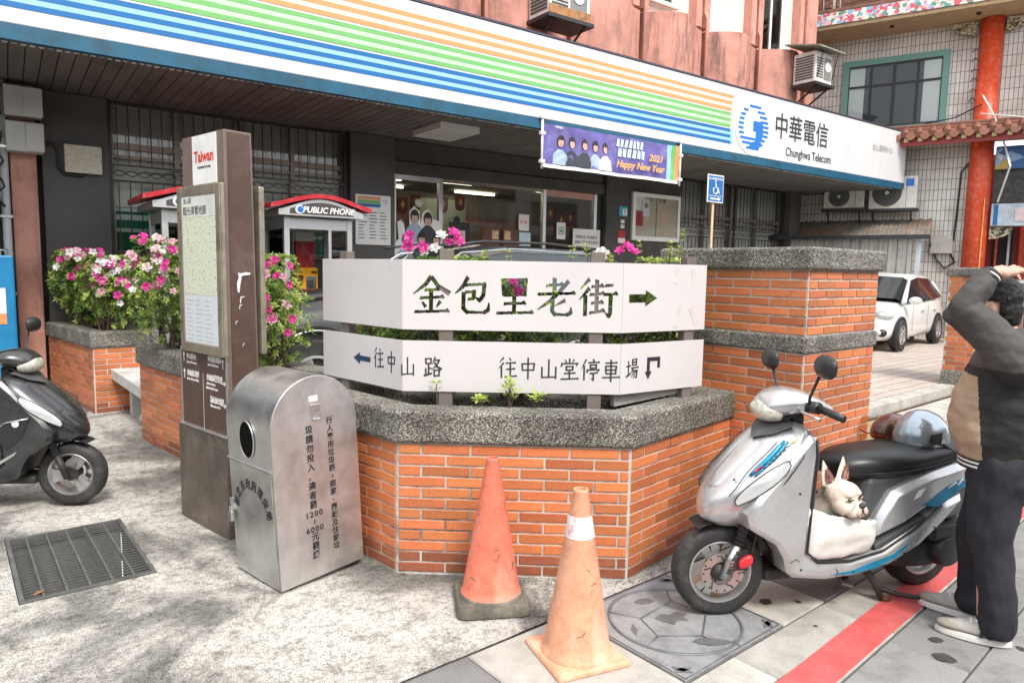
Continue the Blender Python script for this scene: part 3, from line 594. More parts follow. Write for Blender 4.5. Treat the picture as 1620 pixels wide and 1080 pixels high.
# ------------------------------------------------------------------ tiled temple building behind the driveway (local: x to the right, y into the wall)
def tile_wall_material():
    m = bpy.data.materials.new('white_strip_tiles'); m.use_nodes = True; nt = m.node_tree; L = nt.links.new; b = nt.nodes['Principled BSDF']
    co = nt.nodes.new('ShaderNodeTexCoord').outputs['Object']; sp = nt.nodes.new('ShaderNodeSeparateXYZ'); L(co, sp.inputs[0]); cb = nt.nodes.new('ShaderNodeCombineXYZ'); L(sp.outputs[0], cb.inputs[0]); L(sp.outputs[2], cb.inputs[1])
    br = nt.nodes.new('ShaderNodeTexBrick'); L(cb.outputs[0], br.inputs['Vector']); br.offset = 0
    br.inputs['Color1'].default_value = (.68, .64, .59, 1); br.inputs['Color2'].default_value = (.76, .72, .67, 1); br.inputs['Mortar'].default_value = (.13, .115, .1, 1)
    br.inputs['Scale'].default_value = 1; br.inputs['Brick Width'].default_value = .088; br.inputs['Row Height'].default_value = .245; br.inputs['Mortar Size'].default_value = .0065; br.inputs['Mortar Smooth'].default_value = .2
    n = nt.nodes.new('ShaderNodeTexNoise'); n.inputs['Scale'].default_value = 1.2; n.inputs['Detail'].default_value = 8; L(co, n.inputs['Vector']); r = _ramp(nt, [(.35, (.72, .69, .65)), (.6, (1, 1, 1))]); L(n.outputs['Fac'], r.inputs[0])
    mm = nt.nodes.new('ShaderNodeMixRGB'); mm.blend_type = 'MULTIPLY'; mm.inputs[0].default_value = 1; L(br.outputs[0], mm.inputs[1]); L(r.outputs[0], mm.inputs[2]); L(mm.outputs[0], b.inputs['Base Color']); b.inputs['Roughness'].default_value = .45
    bp = nt.nodes.new('ShaderNodeBump'); bp.inputs['Strength'].default_value = .5; bp.inputs['Distance'].default_value = .006; bp.invert = True; L(br.outputs['Fac'], bp.inputs['Height']); L(bp.outputs[0], b.inputs['Normal']); return m
M_TW = tile_wall_material(); M_GLASSL = glass('tinted_window_glass', (.8, .84, .84), ior=1.22)
def painted_band_material(name, cols, scale):
    m = bpy.data.materials.new(name); m.use_nodes = True; nt = m.node_tree; L = nt.links.new; b = nt.nodes['Principled BSDF']
    co = nt.nodes.new('ShaderNodeTexCoord').outputs['Object']; v = nt.nodes.new('ShaderNodeTexVoronoi'); v.inputs['Scale'].default_value = scale
    n = nt.nodes.new('ShaderNodeTexNoise'); n.inputs['Scale'].default_value = scale*.8; L(co, n.inputs['Vector']); ad = nt.nodes.new('ShaderNodeMixRGB'); ad.blend_type = 'ADD'; ad.inputs[0].default_value = .12; L(co, ad.inputs[1]); L(n.outputs['Color'], ad.inputs[2]); L(ad.outputs[0], v.inputs['Vector'])
    s = nt.nodes.new('ShaderNodeSeparateColor'); L(v.outputs['Color'], s.inputs[0]); r = _ramp(nt, cols, 'CONSTANT'); L(s.outputs[0], r.inputs[0]); L(r.outputs[0], b.inputs['Base Color']); b.inputs['Roughness'].default_value = .6; return m
M_FLOR = painted_band_material('painted_flower_band', [(0, (.6, .1, .14)), (.25, (.7, .7, .68)), (.48, (.25, .42, .6)), (.62, (.72, .45, .45)), (.78, (.1, .3, .22)), (.88, (.75, .65, .5))], 13)
M_DRAG = painted_band_material('carved_painted_scroll', [(0, (.55, .5, .36)), (.3, (.06, .05, .04)), (.55, (.25, .2, .1)), (.8, (.5, .45, .25))], 22)
M_CARV = mat('carved_gilt_wood', (.16, .075, .04), .5, .15, var=.9, vs=22, bump=1.5, bs=26); M_WOODR = mat('brown_balcony_timber', (.19, .09, .055), .6, var=.3, vs=6)
M_VERM = mat('vermilion_lacquer', (.68, .075, .022), .4, var=.06, dirt=((.7, .6, .5), .25, 9, None)); M_REDD = mat('dark_red_lacquer', (.3, .03, .025), .4)
M_ROOFT = mat('terracotta_roof_tile', (.24, .1, .065), .6, var=.3, vs=9, bump=.2, bs=50, rnd=.15); M_TEAL = mat('teal_mosaic_frame', (.16, .34, .29), .6, var=.15, vs=40, bump=.4, bs=120)
TM = basis((19, 5.5, 0), (math.cos(R(288)), math.sin(R(288)), 0), (math.cos(R(18)), math.sin(R(18)), 0))
tp = thing('temple_building', 'white tiled temple hall with vermilion columns, tiled eave and carved balcony', 'temple', M=TM)
def tpart(nm, x0, x1, y0, y1, z0, z1, m, bevel=0, parent=None): return MB().box(x0, x1, y0, y1, z0, z1).build(nm, m, parent or tp, bevel=bevel)
tpart('wall', -7, -.45, 0, .3, -.1, 4.75, M_TW); tpart('wall', -7, 6, 0.002, .3, 4.76, 11, M_TW)
tpart('porch_back', -.44, 6, 2.2, 2.4, -.1, 4.74, M_REDD); tpart('porch_side', -.62, -.45, .31, 2.2, -.1, 4.74, M_TW)
for i in range(9): tpart('door_leaf', .0+.55*i, .42+.55*i, 2.1, 2.19, .1, 3.2, M_BLACK if i % 2 == 0 else M_VERM, .01)
for i in range(5): tpart('door_bar', .05+.26*i, .1+.26*i, 1.9, 1.96, .1, 3.2, M_STEEL if i % 2 else M_VERM)
for x in (-.42, 4.2):
    MB().lathe([(.235, 0), (.235, 7.45)], 28, xf((x, -.12, 0))).build('column', M_VERM, tp, smooth=True)
MB().box(-.30, -.28, -.36, -.355, 1.2, 3.4).build('gold_line', M_GOLD, tp)
tpart('balcony_slab', -7, 6, -1.15, -.002, 7.44, 7.52, mat('ochre_soffit', (.5, .37, .22), .8, var=.15)); tpart('painted_band', -7, 6, -1.2, -1.12, 7.525, 7.80, M_FLOR); tpart('balcony_rail', -7, 6, -1.18, -1.08, 8.50, 8.6, M_WOODR, .02); tpart('balcony_sill', -7, 6, -1.19, -1.06, 7.81, 7.9, M_WOODR, .015); tpart('balcony_mid', -7, 6, -1.17, -1.07, 8.3, 8.36, M_WOODR, .01)
for i in range(9):
    x = -6.3+1.28*i
    tpart('baluster', x-.09, x+.09, -1.2, -1.05, 7.905, 8.9, M_CARV, .02); tpart('baluster', x+.16, x+.24, -1.18, -1.07, 7.905, 8.5, M_CARV, .02)
    pn = tpart('carved_panel', x+.27, x+1.15, -1.15, -1.09, 7.92, 8.29, M_WOODR, .01); MB().box(x+.33, x+1.09, -1.165, -1.151, 7.97, 8.24).build('carving', M_CARV, pn, bevel=.006)
    for k in range(2): MB().lathe([(.02, 8.36), (.035, 8.4), (.02, 8.44), (.03, 8.48), (.02, 8.5)], 10, xf((x+.5+.45*k, -1.12, 0))).build('knob', M_WOODR, tp, smooth=True)
for x in (-4.2, -2.4, -.7, 1): MB().lathe([(.05, 7.40), (.05, 7.438)], 12, xf((x, -.7, 0))).build('drain', M_BLACK, tp)
# upstairs window
WX0, WX1, WZ0, WZ1 = -3.48, -1.19, 5.25, 6.92
wn_ = tpart('window', WX0, WX1, -.05, -.002, WZ1-.14, WZ1, M_TEAL)
def wpart(nm, x0, x1, y0, y1, z0, z1, m, bv=0): return MB().box(x0, x1, y0, y1, z0, z1).build(nm, m, wn_, bevel=bv)
wpart('surround', WX0, WX0+.14, -.05, -.002, WZ0, WZ1-.141, M_TEAL); wpart('surround', WX1-.14, WX1, -.05, -.002, WZ0, WZ1-.141, M_TEAL); wpart('sill', WX0-.02, WX1+.02, -.08, -.002, WZ0-.12, WZ0-.001, M_TEAL, .01)
wpart('dark_interior', WX0+.14, WX1-.14, -.006, -.003, WZ0, WZ1-.14, mat('dim_room', (.05, .052, .055), .6))
wpart('curtain', WX0+.16, WX0+.5, -.012, -.008, WZ0, WZ1-.16, mat('white_curtain', (.78, .8, .77), .8, var=.12, stretch=(30, 1, 1))); wpart('curtain', WX1-.52, WX1-.16, -.012, -.008, WZ0, WZ1-.16, MATS['white_curtain'])
xm = [WX0+.14+(WX1-WX0-.28)*k/4 for k in range(5)]
for k, x in enumerate(xm): wpart('mullion', x-(.035 if k == 2 else .022), x+(.035 if k == 2 else .022), -.045, -.02, WZ0, WZ1-.141, M_BLACK)
for z in (WZ0+.02, WZ0+1.02, WZ1-.165): wpart('transom', WX0+.14, WX1-.14, -.046, -.0195, z-.025, z+.025, M_BLACK)
for k in range(4):
    for z0, z1 in ((WZ0+.046, WZ0+.994), (WZ0+1.046, WZ1-.19)): MB().add([(xm[k]+.03, -.032, z0), (xm[k+1]-.03, -.032, z0), (xm[k+1]-.03, -.032, z1), (xm[k]+.03, -.032, z1)], [(0, 1, 2, 3)]).build('pane', M_GLASSL, wn_, recalc=False)
# tiled eave across the front
ev = tpart('eave', -7, 6, -1.0, -.003, 4.78, 4.84, M_WOODR)
for k, (y, z) in enumerate(((-.5, 5.16), (-.55, 5.08), (-.6, 5.0))): MB().box(-7, 6, y, -.004, z-.075, z-.002).build('ridge_moulding', M_ROOFT, ev, bevel=.02)
MB().add([(-7, -.6, 5.0), (6, -.6, 5.0), (6, -1.12, 4.80), (-7, -1.12, 4.80)], [(0, 1, 2, 3)]).build('eave_slope', M_ROOFT, ev)
t1 = MB().tube([(0, -.6, 5.02), (0, -1.12, 4.83)], .075, 12).mesh('cover_tile'); t1.materials.append(M_ROOFT)
for p in t1.polygons: p.use_smooth = len(p.vertices) == 4
t2 = MB().prism([(.10*math.cos(R(a)), .1*math.sin(R(a))) for a in range(180, 361, 20)]+[(.1, .03), (-.1, .03)], 1.12, 1.15, Matrix.Rotation(R(90), 4, 'X')).mesh('drip_tile'); t2.materials.append(M_ROOFT)
bmh = MB().box(-.045, .045, -1.06, -.98, 4.68, 4.76).mesh('rafter_end'); bmh.materials.append(mat('cream_rafter_end', (.7, .58, .3), .6))
for i in range(46):
    x = -7+.28*i; o = put('cover_tile', t1, None, ev); o.matrix_basis = xf((x, 0, 0)); o = put('drip_tile', t2, None, ev); o.matrix_basis = xf((x+.14, 0, 4.80)); o = put('rafter_end', bmh, None, ev); o.matrix_basis = xf((x+.05, 0, 0))
tpart('fascia_board', -7, 6, -.97, -.9, 4.6, 4.77, M_REDD)
# painted porch beams right of the column
tpart('painted_beam', -.15, 6, -.3, -.02, 4.05, 4.56, painted_band_material('painted_cloud_beam', [(0, (.25, .4, .6)), (.4, (.05, .12, .3)), (.6, (.6, .6, .55)), (.8, (.5, .35, .1))], 5), .01); tpart('painted_beam', -.15, 6, -.3, -.02, 2.78, 3.28, mat('pale_blue_beam', (.45, .52, .58), .6, var=.2), .01)
tpart('beam_panel', .3, 1.7, -.315, -.301, 2.88, 3.18, mat('pink_panel', (.66, .5, .52), .6)); tpart('beam_panel', -.1, -.02, -.315, -.301, 2.8, 3.26, MATS['sign_blue_vinyl']); tpart('carved_infill', -.15, 6, -.2, -.1, 3.3, 4.04, mat('dark_carving', (.05, .05, .045), .7, var=.6, vs=12, bump=1, bs=20))
for x in (-.15, -.70):
    sgn = 1 if x > -.3 else -1
    for z, r in ((7.42, .5), (2.76, .45)):
        if sgn < 0 and z < 5: continue
        MB().prism([(0, 0)]+[(sgn*r*math.cos(R(a)), -r*.6*math.sin(R(a))) for a in range(0, 91, 15)], .1, .16, xf((x, 0, z), 0, R(90))).build('carved_bracket', M_DRAG, tp)
def tbx(nm, label, cat, x, z, **k): return thing(nm, label, cat, M=TM @ xf((x, 0, z)), **k)
cb = tbx('junction_box', 'flat grey steel box on the tiled wall near the red column', 'junction box', -1.08, 2.16)
MB().box(-.23, .23, -.12, -.01, 0, .42).build('case', mat('aged_steel_box', (.42, .4, .36), .6, var=.15), cb, bevel=.01); MB().box(-.22, -.2, -.13, -.121, .15, .25).build('hinge', M_DKMET, cb)
MB().tube([(.2, -.05, 0), (.3, -.05, -.2), (.1, -.05, -.35), (-.1, -.05, -.1), (-.12, -.05, 0)], .025, 6).build('cable', M_BLKPL, cb); MB().tube([(.24, -.05, .3), (.27, -.04, 1), (.29, -.04, 1.9), (.5, -.1, 2.2), (.75, -.3, 2.35)], .022, 6).build('cable', M_BLKPL, cb)
wr = tbx('power_cables', 'tangle of white and black wires looping past the red column', 'cables', -.5, 5.3)
MB().tube([(0, -.42, .4), (.25, -.5, -.1), (.5, -.6, -.8), (.6, -1.15, -1.3), (.45, -.5, -2.0)], .02, 6).build('white_wire', M_WHITE, wr); MB().tube([(0, -.4, 0), (1.2, -1, -.35), (3, -1.6, -.5)], .014, 6).build('thin_wire', M_WHITE, wr); MB().tube([(0, -.4, .2), (-.5, -.2, .0), (-1.4, -.12, -.12), (-2.4, -.1, -.1)], .014, 6).build('black_wire', M_BLKPL, wr)
for i in range(7): MB().tube([(-.26, -.25, .1+.22*i), (-.2, -.34, .13+.22*i+.03*(i % 2)), (-.12, -.36, .08+.22*i)], .012, 5).build('insulator', M_DKMET, wr)
# air-conditioner outdoor units
M_ACW = mat('ac_casing', (.66, .64, .59), .5, var=.08, dirt=((.4, .3, .2), .4, 4, None)); M_ACD = mat('ac_fan_dark', (.06, .06, .06), .5)
def ac_unit(label, M, w=.95, h=.68, d=.34, louv=False, rust=False):
    t = thing('air_conditioner', label, 'air conditioner', M=M)
    MB().box(0, w, -d, 0, 0, h).build('casing', M_ACW, t, bevel=.015)
    fx = w*.38; r = min(h*.42, w*.34)
    if not louv:
        MB().lathe([(r, 0), (r, .012)], 32, basis((fx, -d-.0005, h*.5), (1, 0, 0), (0, 0, 1))).build('fan_recess', M_ACD, t)
        for k in range(1, 7): MB().tube([(fx+r*k/6.3*math.cos(a*math.pi/16), -d-.02, h*.5+r*k/6.3*math.sin(a*math.pi/16)) for a in range(32)], .007, 5, True).build('fan_guard', mat('grey_guard', (.2, .2, .2), .5), t)
        MB().lathe([(r*.15, 0), (r*.14, .02)], 16, basis((fx, -d-.022, h*.5), (1, 0, 0), (0, 0, 1))).build('hub', M_WHITE, t)
        MB().box(w*.78, w*.79, -d-.003, -d-.001, .02, h-.02).build('seam', M_ACD, t)
    else:
        for k in range(9): MB().box(-.012, -.001, -d*.9, -d*.1, .08+(h-.14)*k/9, .08+(h-.14)*k/9+.03).build('louvre', M_ACD, t)
        for k in range(8): MB().box(.04, w*.45, -d-.004, -d-.001, .1+(h-.2)*k/8, .1+(h-.2)*k/8+.03).build('louvre', M_ACD, t)
        MB().box(w*.5, w*.92, -d-.006, -d-.001, .08, h-.1).build('grille', mat('grey_guard', (.2, .2, .2), .5), t); MB().lathe([(.1, 0), (.1, .012)], 20, basis((w*.7, -d-.007, h*.55), (1, 0, 0), (0, 0, 1))).build('hub', M_WHITE, t)
    MB().box(-.05, w+.05, -d-.05, -.0, -.06, -.005).build('bracket', M_DKMET, t)
    for x in (.1, w-.1): MB().tube([(x, -d, -.06), (x, .0, -.38)], .02, 6).build('brace', M_DKMET, t)
    return t
a = ac_unit('larger outdoor unit on the tiled wall, partly behind the fascia end', TM @ xf((-2.66, -.16, 3.22)), 1.02, .76)
MB().box(.78, .95, -.346, -.341, .52, .7).build('label', M_EMB, a)
ac_unit('smaller outdoor unit on the tiled wall, left of its larger twin', TM @ xf((-3.68, -.16, 3.26)), .92, .58)
a = ac_unit('boxed air conditioner under a small tin roof at the corner of the salmon wall', BM @ xf((14.25, UY-.66, 5.55)), .62, .62, .5, True)
MB().add([(-.2, -.7, .62), (.75, -.7, .62), (.75, .1, .8), (-.2, .1, .8), (-.2, -.7, .65), (.75, -.7, .65), (.75, .1, .83), (-.2, .1, .83)], [(0, 1, 2, 3), (7, 6, 5, 4), (0, 4, 5, 1), (1, 5, 6, 2), (2, 6, 7, 3), (3, 7, 4, 0)]).build('tin_roof', mat('mossy_tin', (.2, .22, .17), .7, var=.3), a)
for x in (.05, .6): MB().tube([(x, -.52, .1), (x+.04, -.6, .62)], .012, 6).build('strut', M_DKMET, a)
a = ac_unit('rust streaked air conditioner on a bracket against the salmon wall above the fascia', BM @ xf((7.3, UY-.62, 5.38)), .8, .6, .5, True)
MB().box(-.01, .81, -.51, -.505, -.0, .14).build('rust_stain', mat('rust', (.35, .17, .07), .8, var=.4, vs=12), a)
# corrugated lean-to fence below the units
sh = thing('corrugated_shed', 'low corrugated metal lean-to with a rusty sloping roof behind the white car', 'shed', M=TM @ xf((0, 0, 0)))
M_CORR = mat('corrugated_zinc', (.42, .4, .37), .5, .3, var=.2, vs=3, stretch=(1, 1, .2), dirt=((.2, .16, .12), .5, 3, None))
def corr(x0, x1, y, z0, z1, p=.2, a=.035):
    v = []; n = int((x1-x0)/p); pts = []
    for i in range(n): pts += [(x0+p*i, y), (x0+p*i+.06, y), (x0+p*i+.08, y-a), (x0+p*i+.16, y-a), (x0+p*i+.18, y)]
    mb = MB(); mb.v = [(px, py, z0) for px, py in pts]+[(px, py, z1) for px, py in pts]; k = len(pts); mb.f = [(i, i+1, k+i+1, k+i) for i in range(k-1)]; return mb
corr(-5.6, -1.55, -.95, -.05, 2.5, .2).build('sheet', M_CORR, sh, recalc=False)
MB().box(-1.55, -1.45, -1.0, -.9, -.05, 2.5).build('post', mat('pale_blue_post', (.45, .5, .52), .5), sh)
rf = MB(); 
for i in range(22):
    x = -5.7+.2*i; rf.add([(x, -1.15, 2.52), (x+.13, -1.15, 2.52), (x+.13, -.05, 2.98), (x, -.05, 2.98)], [(0, 1, 2, 3)]); rf.add([(x+.13, -1.15, 2.54), (x+.2, -1.15, 2.54), (x+.2, -.05, 3.0), (x+.13, -.05, 3.0)], [(0, 1, 2, 3)]); rf.add([(x+.13, -1.15, 2.52), (x+.13, -.05, 2.98), (x+.13, -.05, 3.0), (x+.13, -1.15, 2.54)], [(0, 1, 2, 3)])
rf.build('roof', mat('rusty_corrugated_roof', (.22, .2, .17), .7, .2, var=.3, vs=3, dirt=((.35, .14, .05), .8, 1.2, None)), sh, recalc=False)
MB().box(-5.7, -1.28, -1.19, -1.151, 2.46, 2.56).build('gutter', M_DKMET, sh)
# second gate leaf by the far pillar
gt = thing('steel_gate', 'folded steel gate leaf beside the far brick pillar, behind the man', 'gate', M=xf((10.7, 3.1, .13), R(-2)))
for z in (.05, .7, 1.4): MB().box(-.02, 1.5, -.03, .03, z, z+.05).build('rail', M_STEEL, gt)
for i in range(7): MB().box(.0+.24*i, .035+.24*i, -.02, .02, .1, 1.4).build('bar', M_STEEL if i % 2 else M_DKMET, gt)
# ------------------------------------------------------------------ cars
M_CARG = mat('car_window_glass', (.02, .025, .027), .06, var=.05, coat=.5); M_WCAR = mat('white_car_paint', (.78, .78, .77), .3, var=.01, coat=.8); M_BCAR = mat('black_car_paint', (.008, .0085, .01), .25, var=.05, coat=.6)
M_LAMP = mat('lamp_lens', (.6, .62, .62), .12, .3, var=.1); M_ALLOY = mat('alloy_wheel', (.55, .55, .55), .35, .8, var=.1)
def wheel(parent, x, y, r, side, w=.19, rim=.62):
    M = basis((x, y, r), (1, 0, 0), (0, 0, 1)) if side < 0 else basis((x, y, r), (-1, 0, 0), (0, 0, 1))   # z axis of the basis points outwards
    t = MB().lathe([(r*rim, -w), (r*.93, -w), (r, -w*.8), (r, -w*.2), (r*.93, 0), (r*rim, -.01), (r*rim*.97, -.04)], 40, M, cap=False).build('wheel', M_RUB, parent, auto=50)
    MB().lathe([(r*rim, -w*.5), (r*rim, -.006), (r*rim*.9, -.002), (r*rim*.88, -.04), (.01, -.05)], 40, M, cap=False).build('rim', M_ALLOY, t, auto=40)
    for k in range(5):
        a = 2*math.pi*k/5+.3
        MB().box(-.032, .032, .03, r*rim*.92, -.045, -.008, M @ Matrix.Rotation(a, 4, 'Z')).build('spoke', M_ALLOY, t, bevel=.01)
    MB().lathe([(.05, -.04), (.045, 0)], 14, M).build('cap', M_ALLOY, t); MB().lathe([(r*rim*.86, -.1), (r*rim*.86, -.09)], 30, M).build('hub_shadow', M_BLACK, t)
    return t
def ringcar(x, zb, zs, w, wt, zc):
    h = [(0, zb), (w*.8, zb), (w*.97, zb+.1), (w, zb+(zs-zb)*.5), (wt, zs), (wt*.75, zs+(zc-zs)*.75), (0, zc)]
    return [(x, y, z) for y, z in h]+[(x, -y, z) for y, z in h[-2:0:-1]]
def car(name, label, M, paint, st, gh, wheels, r, extra, roof_m=None):
    t = thing(name, label, 'car', M=M)
    MB().loft([ringcar(*s) for s in st]).build('body', paint, t, sub=2)
    # greenhouse: glass shell, roof skin and pillars
    def ring(s, g=0, top=None):
        x0, zb, wb, x1, zt, wt = s; return [(x0, -wb-g, zb), (x1, -wt-g, zt-.06), (x1, -wt*.82, zt+g), (x1, 0, zt+.025+g), (x1, wt*.82, zt+g), (x1, wt+g, zt-.06), (x0, wb+g, zb)]
    rg = [ring(s) for s in gh]; mb = MB()
    for a, b_ in zip(rg, rg[1:]):
        n = len(mb.v); mb.v += a+b_; k = len(a); mb.f += [(n+i, n+i+1, n+k+i+1, n+k+i) for i in range(k-1)]
    mb.build('windows', M_CARG, t, recalc=True)
    ro = MB()
    sel = gh[1:-1]; rr = [ring(s, .006)[1:6] for s in sel]
    for a, b_ in zip(rr, rr[1:]):
        n = len(ro.v); ro.v += a+b_; k = 5; ro.f += [(n+i, n+i+1, n+k+i+1, n+k+i) for i in range(4)]
    ro.build('roof', roof_m or paint, t, smooth=True, recalc=True)
    for s in (-1, 1):
        for g0, g1 in ((0, 1), (len(gh)-1, len(gh)-2)):
            x0, zb, wb = gh[g0][0], gh[g0][1], gh[g0][2]; x1, zt, wt = gh[g1][3], gh[g1][4], gh[g1][5]
            MB().tube([(x0, s*(wb+.004), zb-.02), (x1, s*(wt+.002), zt-.05)], [.05, .035], 8).build('pillar', paint, t, smooth=True)
        for k in (0.42,):
            a = gh[1]; b_ = gh[-2]; x = a[0]+(b_[0]-a[0])*k; MB().tube([(x, s*(a[2]+.002), a[1]), (x-.04, s*(a[5]+.004), a[4]-.06)], .028, 6).build('pillar', M_BLACK, t)
    for x in wheels:
        for s in (-1, 1):
            y = s*(st[len(st)//2][3]-.0)
            MB().lathe([(r*1.17, 0), (r*1.17, .03)], 36, basis((x, y-s*.02 if s > 0 else y+.02, r*1.02), (1 if s < 0 else -1, 0, 0), (0, 0, 1))).build('wheel_arch', M_BLACK, t)
            wheel(t, x, y+s*.035, r, s)
    extra(t); return t
def white_extra(t):
    for s in (-1, 1):
        MB().ell((.98, s*.98, .98), (.09, .12, .075)).build('mirror', M_WCAR, t, smooth=True)
        MB().ell((1.62, s*.62, .69), (.2, .19, .09)).build('headlight', M_LAMP, t, smooth=True)
        MB().ell((1.80, s*.62, .36), (.09, .14, .09)).build('fog_lamp', M_BLACK, t, smooth=True); MB().ell((1.87, s*.62, .36), (.04, .06, .05)).build('fog_lens', M_LAMP, t, smooth=True)
        for x in (.62, -.42): MB().box(x-.003, x+.003, s*.858, s*.862, .35, .9).build('door_gap', M_BLACK, t)
        for x in (-.1, -1.0): MB().box(x-.09, x+.09, s*.855, s*.885, .76, .79).build('handle', M_WCAR, t, bevel=.008)
    MB().box(1.9, 1.93, -.5, .5, .24, .42).build('grille', M_BLACK, t, bevel=.02)
    MB().tube([(.95, .3, 1.03), (.6, -.1, 1.08)], .012, 5).build('wiper', M_BLACK, t)
car('parked_car', 'white hatchback parked in the yard between the two gate pillars', xf((15.68, 6.62, .15), R(185.5)), M_WCAR,
    [(1.93, .22, .42, .55, .5, .46), (1.84, .17, .62, .76, .68, .68), (1.45, .16, .80, .84, .78, .86), (.85, .16, .92, .85, .82, .98), (0, .16, .96, .85, .83, .99), (-1.0, .16, 1.0, .85, .82, 1.02), (-1.75, .17, 1.02, .84, .78, 1.04), (-1.98, .22, .92, .78, .66, .95), (-2.02, .3, .6, .7, .6, .65)],
    [(1.08, .96, .80, .98, 1.0, .76), (.72, .95, .82, .28, 1.42, .64), (0, .96, .83, -.2, 1.49, .65), (-1.1, .99, .82, -1.1, 1.47, .63), (-1.86, 1.02, .74, -1.6, 1.38, .58), (-1.96, 1.02, .7, -1.9, 1.06, .6)], (1.27, -1.25), .305, white_extra)
def suv_extra(t):
    for s in (-1, 1):
        for dz, rr in ((0, .47),):
            MB().tube([(1.42+rr*math.cos(R(a)), s*.955, .385+rr*math.sin(R(a))) for a in range(-5, 186, 10)], .028, 8).build('wheel_flare', M_BLKPL, t, smooth=True)
            MB().tube([(1.42+(rr-.035)*math.cos(R(a)), s*.975, .385+(rr-.035)*math.sin(R(a))) for a in range(-5, 186, 10)], .01, 6).build('chrome_edge', M_STEEL, t, smooth=True)
        MB().tube([(0, s*.66, 1.575), (-.45, s*.69, 1.64), (-1.3, s*.69, 1.645), (-2.2, s*.66, 1.6)], .014, 8).build('roof_rail', M_BLKPL, t, smooth=True)
        MB().tube([(.45, s*.80, 1.13), (-.2, s*.665, 1.52), (-.8, s*.695, 1.575), (-1.9, s*.68, 1.55), (-2.5, s*.62, 1.42)], .008, 6).build('window_trim', M_STEEL, t, smooth=True)
        MB().box(-2.0, 1.9, s*.93-.012, s*.93+.012, .62, .66).build('side_moulding', M_BLKPL, t, bevel=.008)
        MB().ell((1.98, s*.68, .8), (.16, .16, .08)).build('headlight', M_LAMP, t, smooth=True); MB().ell((.4, s*1.03, 1.16), (.09, .12, .09)).build('mirror', M_BCAR, t, smooth=True)
wf = Vector((2.43, 5.62)); sdir = R(176.5)
M_ROOFS = mat('silver_black_roof', (.03, .031, .033), .2, .0, var=.05, coat=1)
_c = Vector((wf.x-1.42*math.cos(sdir)+.92*math.sin(sdir)*1, wf.y-1.42*math.sin(sdir)-.92*math.cos(sdir)))
car('parked_car', 'black sport utility car parked behind the long planter and signboards', xf((_c.x, _c.y, FLOOR_Z+.04), sdir), M_BCAR,
    [(2.25, .35, .62, .6, .55, .68), (2.12, .3, .86, .86, .78, .94), (1.5, .28, 1.0, .93, .86, 1.1), (.9, .28, 1.08, .94, .88, 1.16), (0, .28, 1.1, .94, .89, 1.17), (-1.2, .28, 1.12, .94, .88, 1.18), (-2.5, .3, 1.12, .92, .84, 1.18), (-2.78, .4, 1.0, .84, .74, 1.05), (-2.82, .5, .7, .78, .66, .8)],
    [(.62, 1.12, .86, .52, 1.17, .8), (.4, 1.12, .88, -.3, 1.53, .68), (-.4, 1.12, .89, -.8, 1.6, .7), (-1.7, 1.13, .88, -1.9, 1.59, .69), (-2.6, 1.14, .84, -2.5, 1.48, .64), (-2.75, 1.14, .8, -2.7, 1.2, .66)], (1.42, -1.5), .375, suv_extra, M_ROOFS)
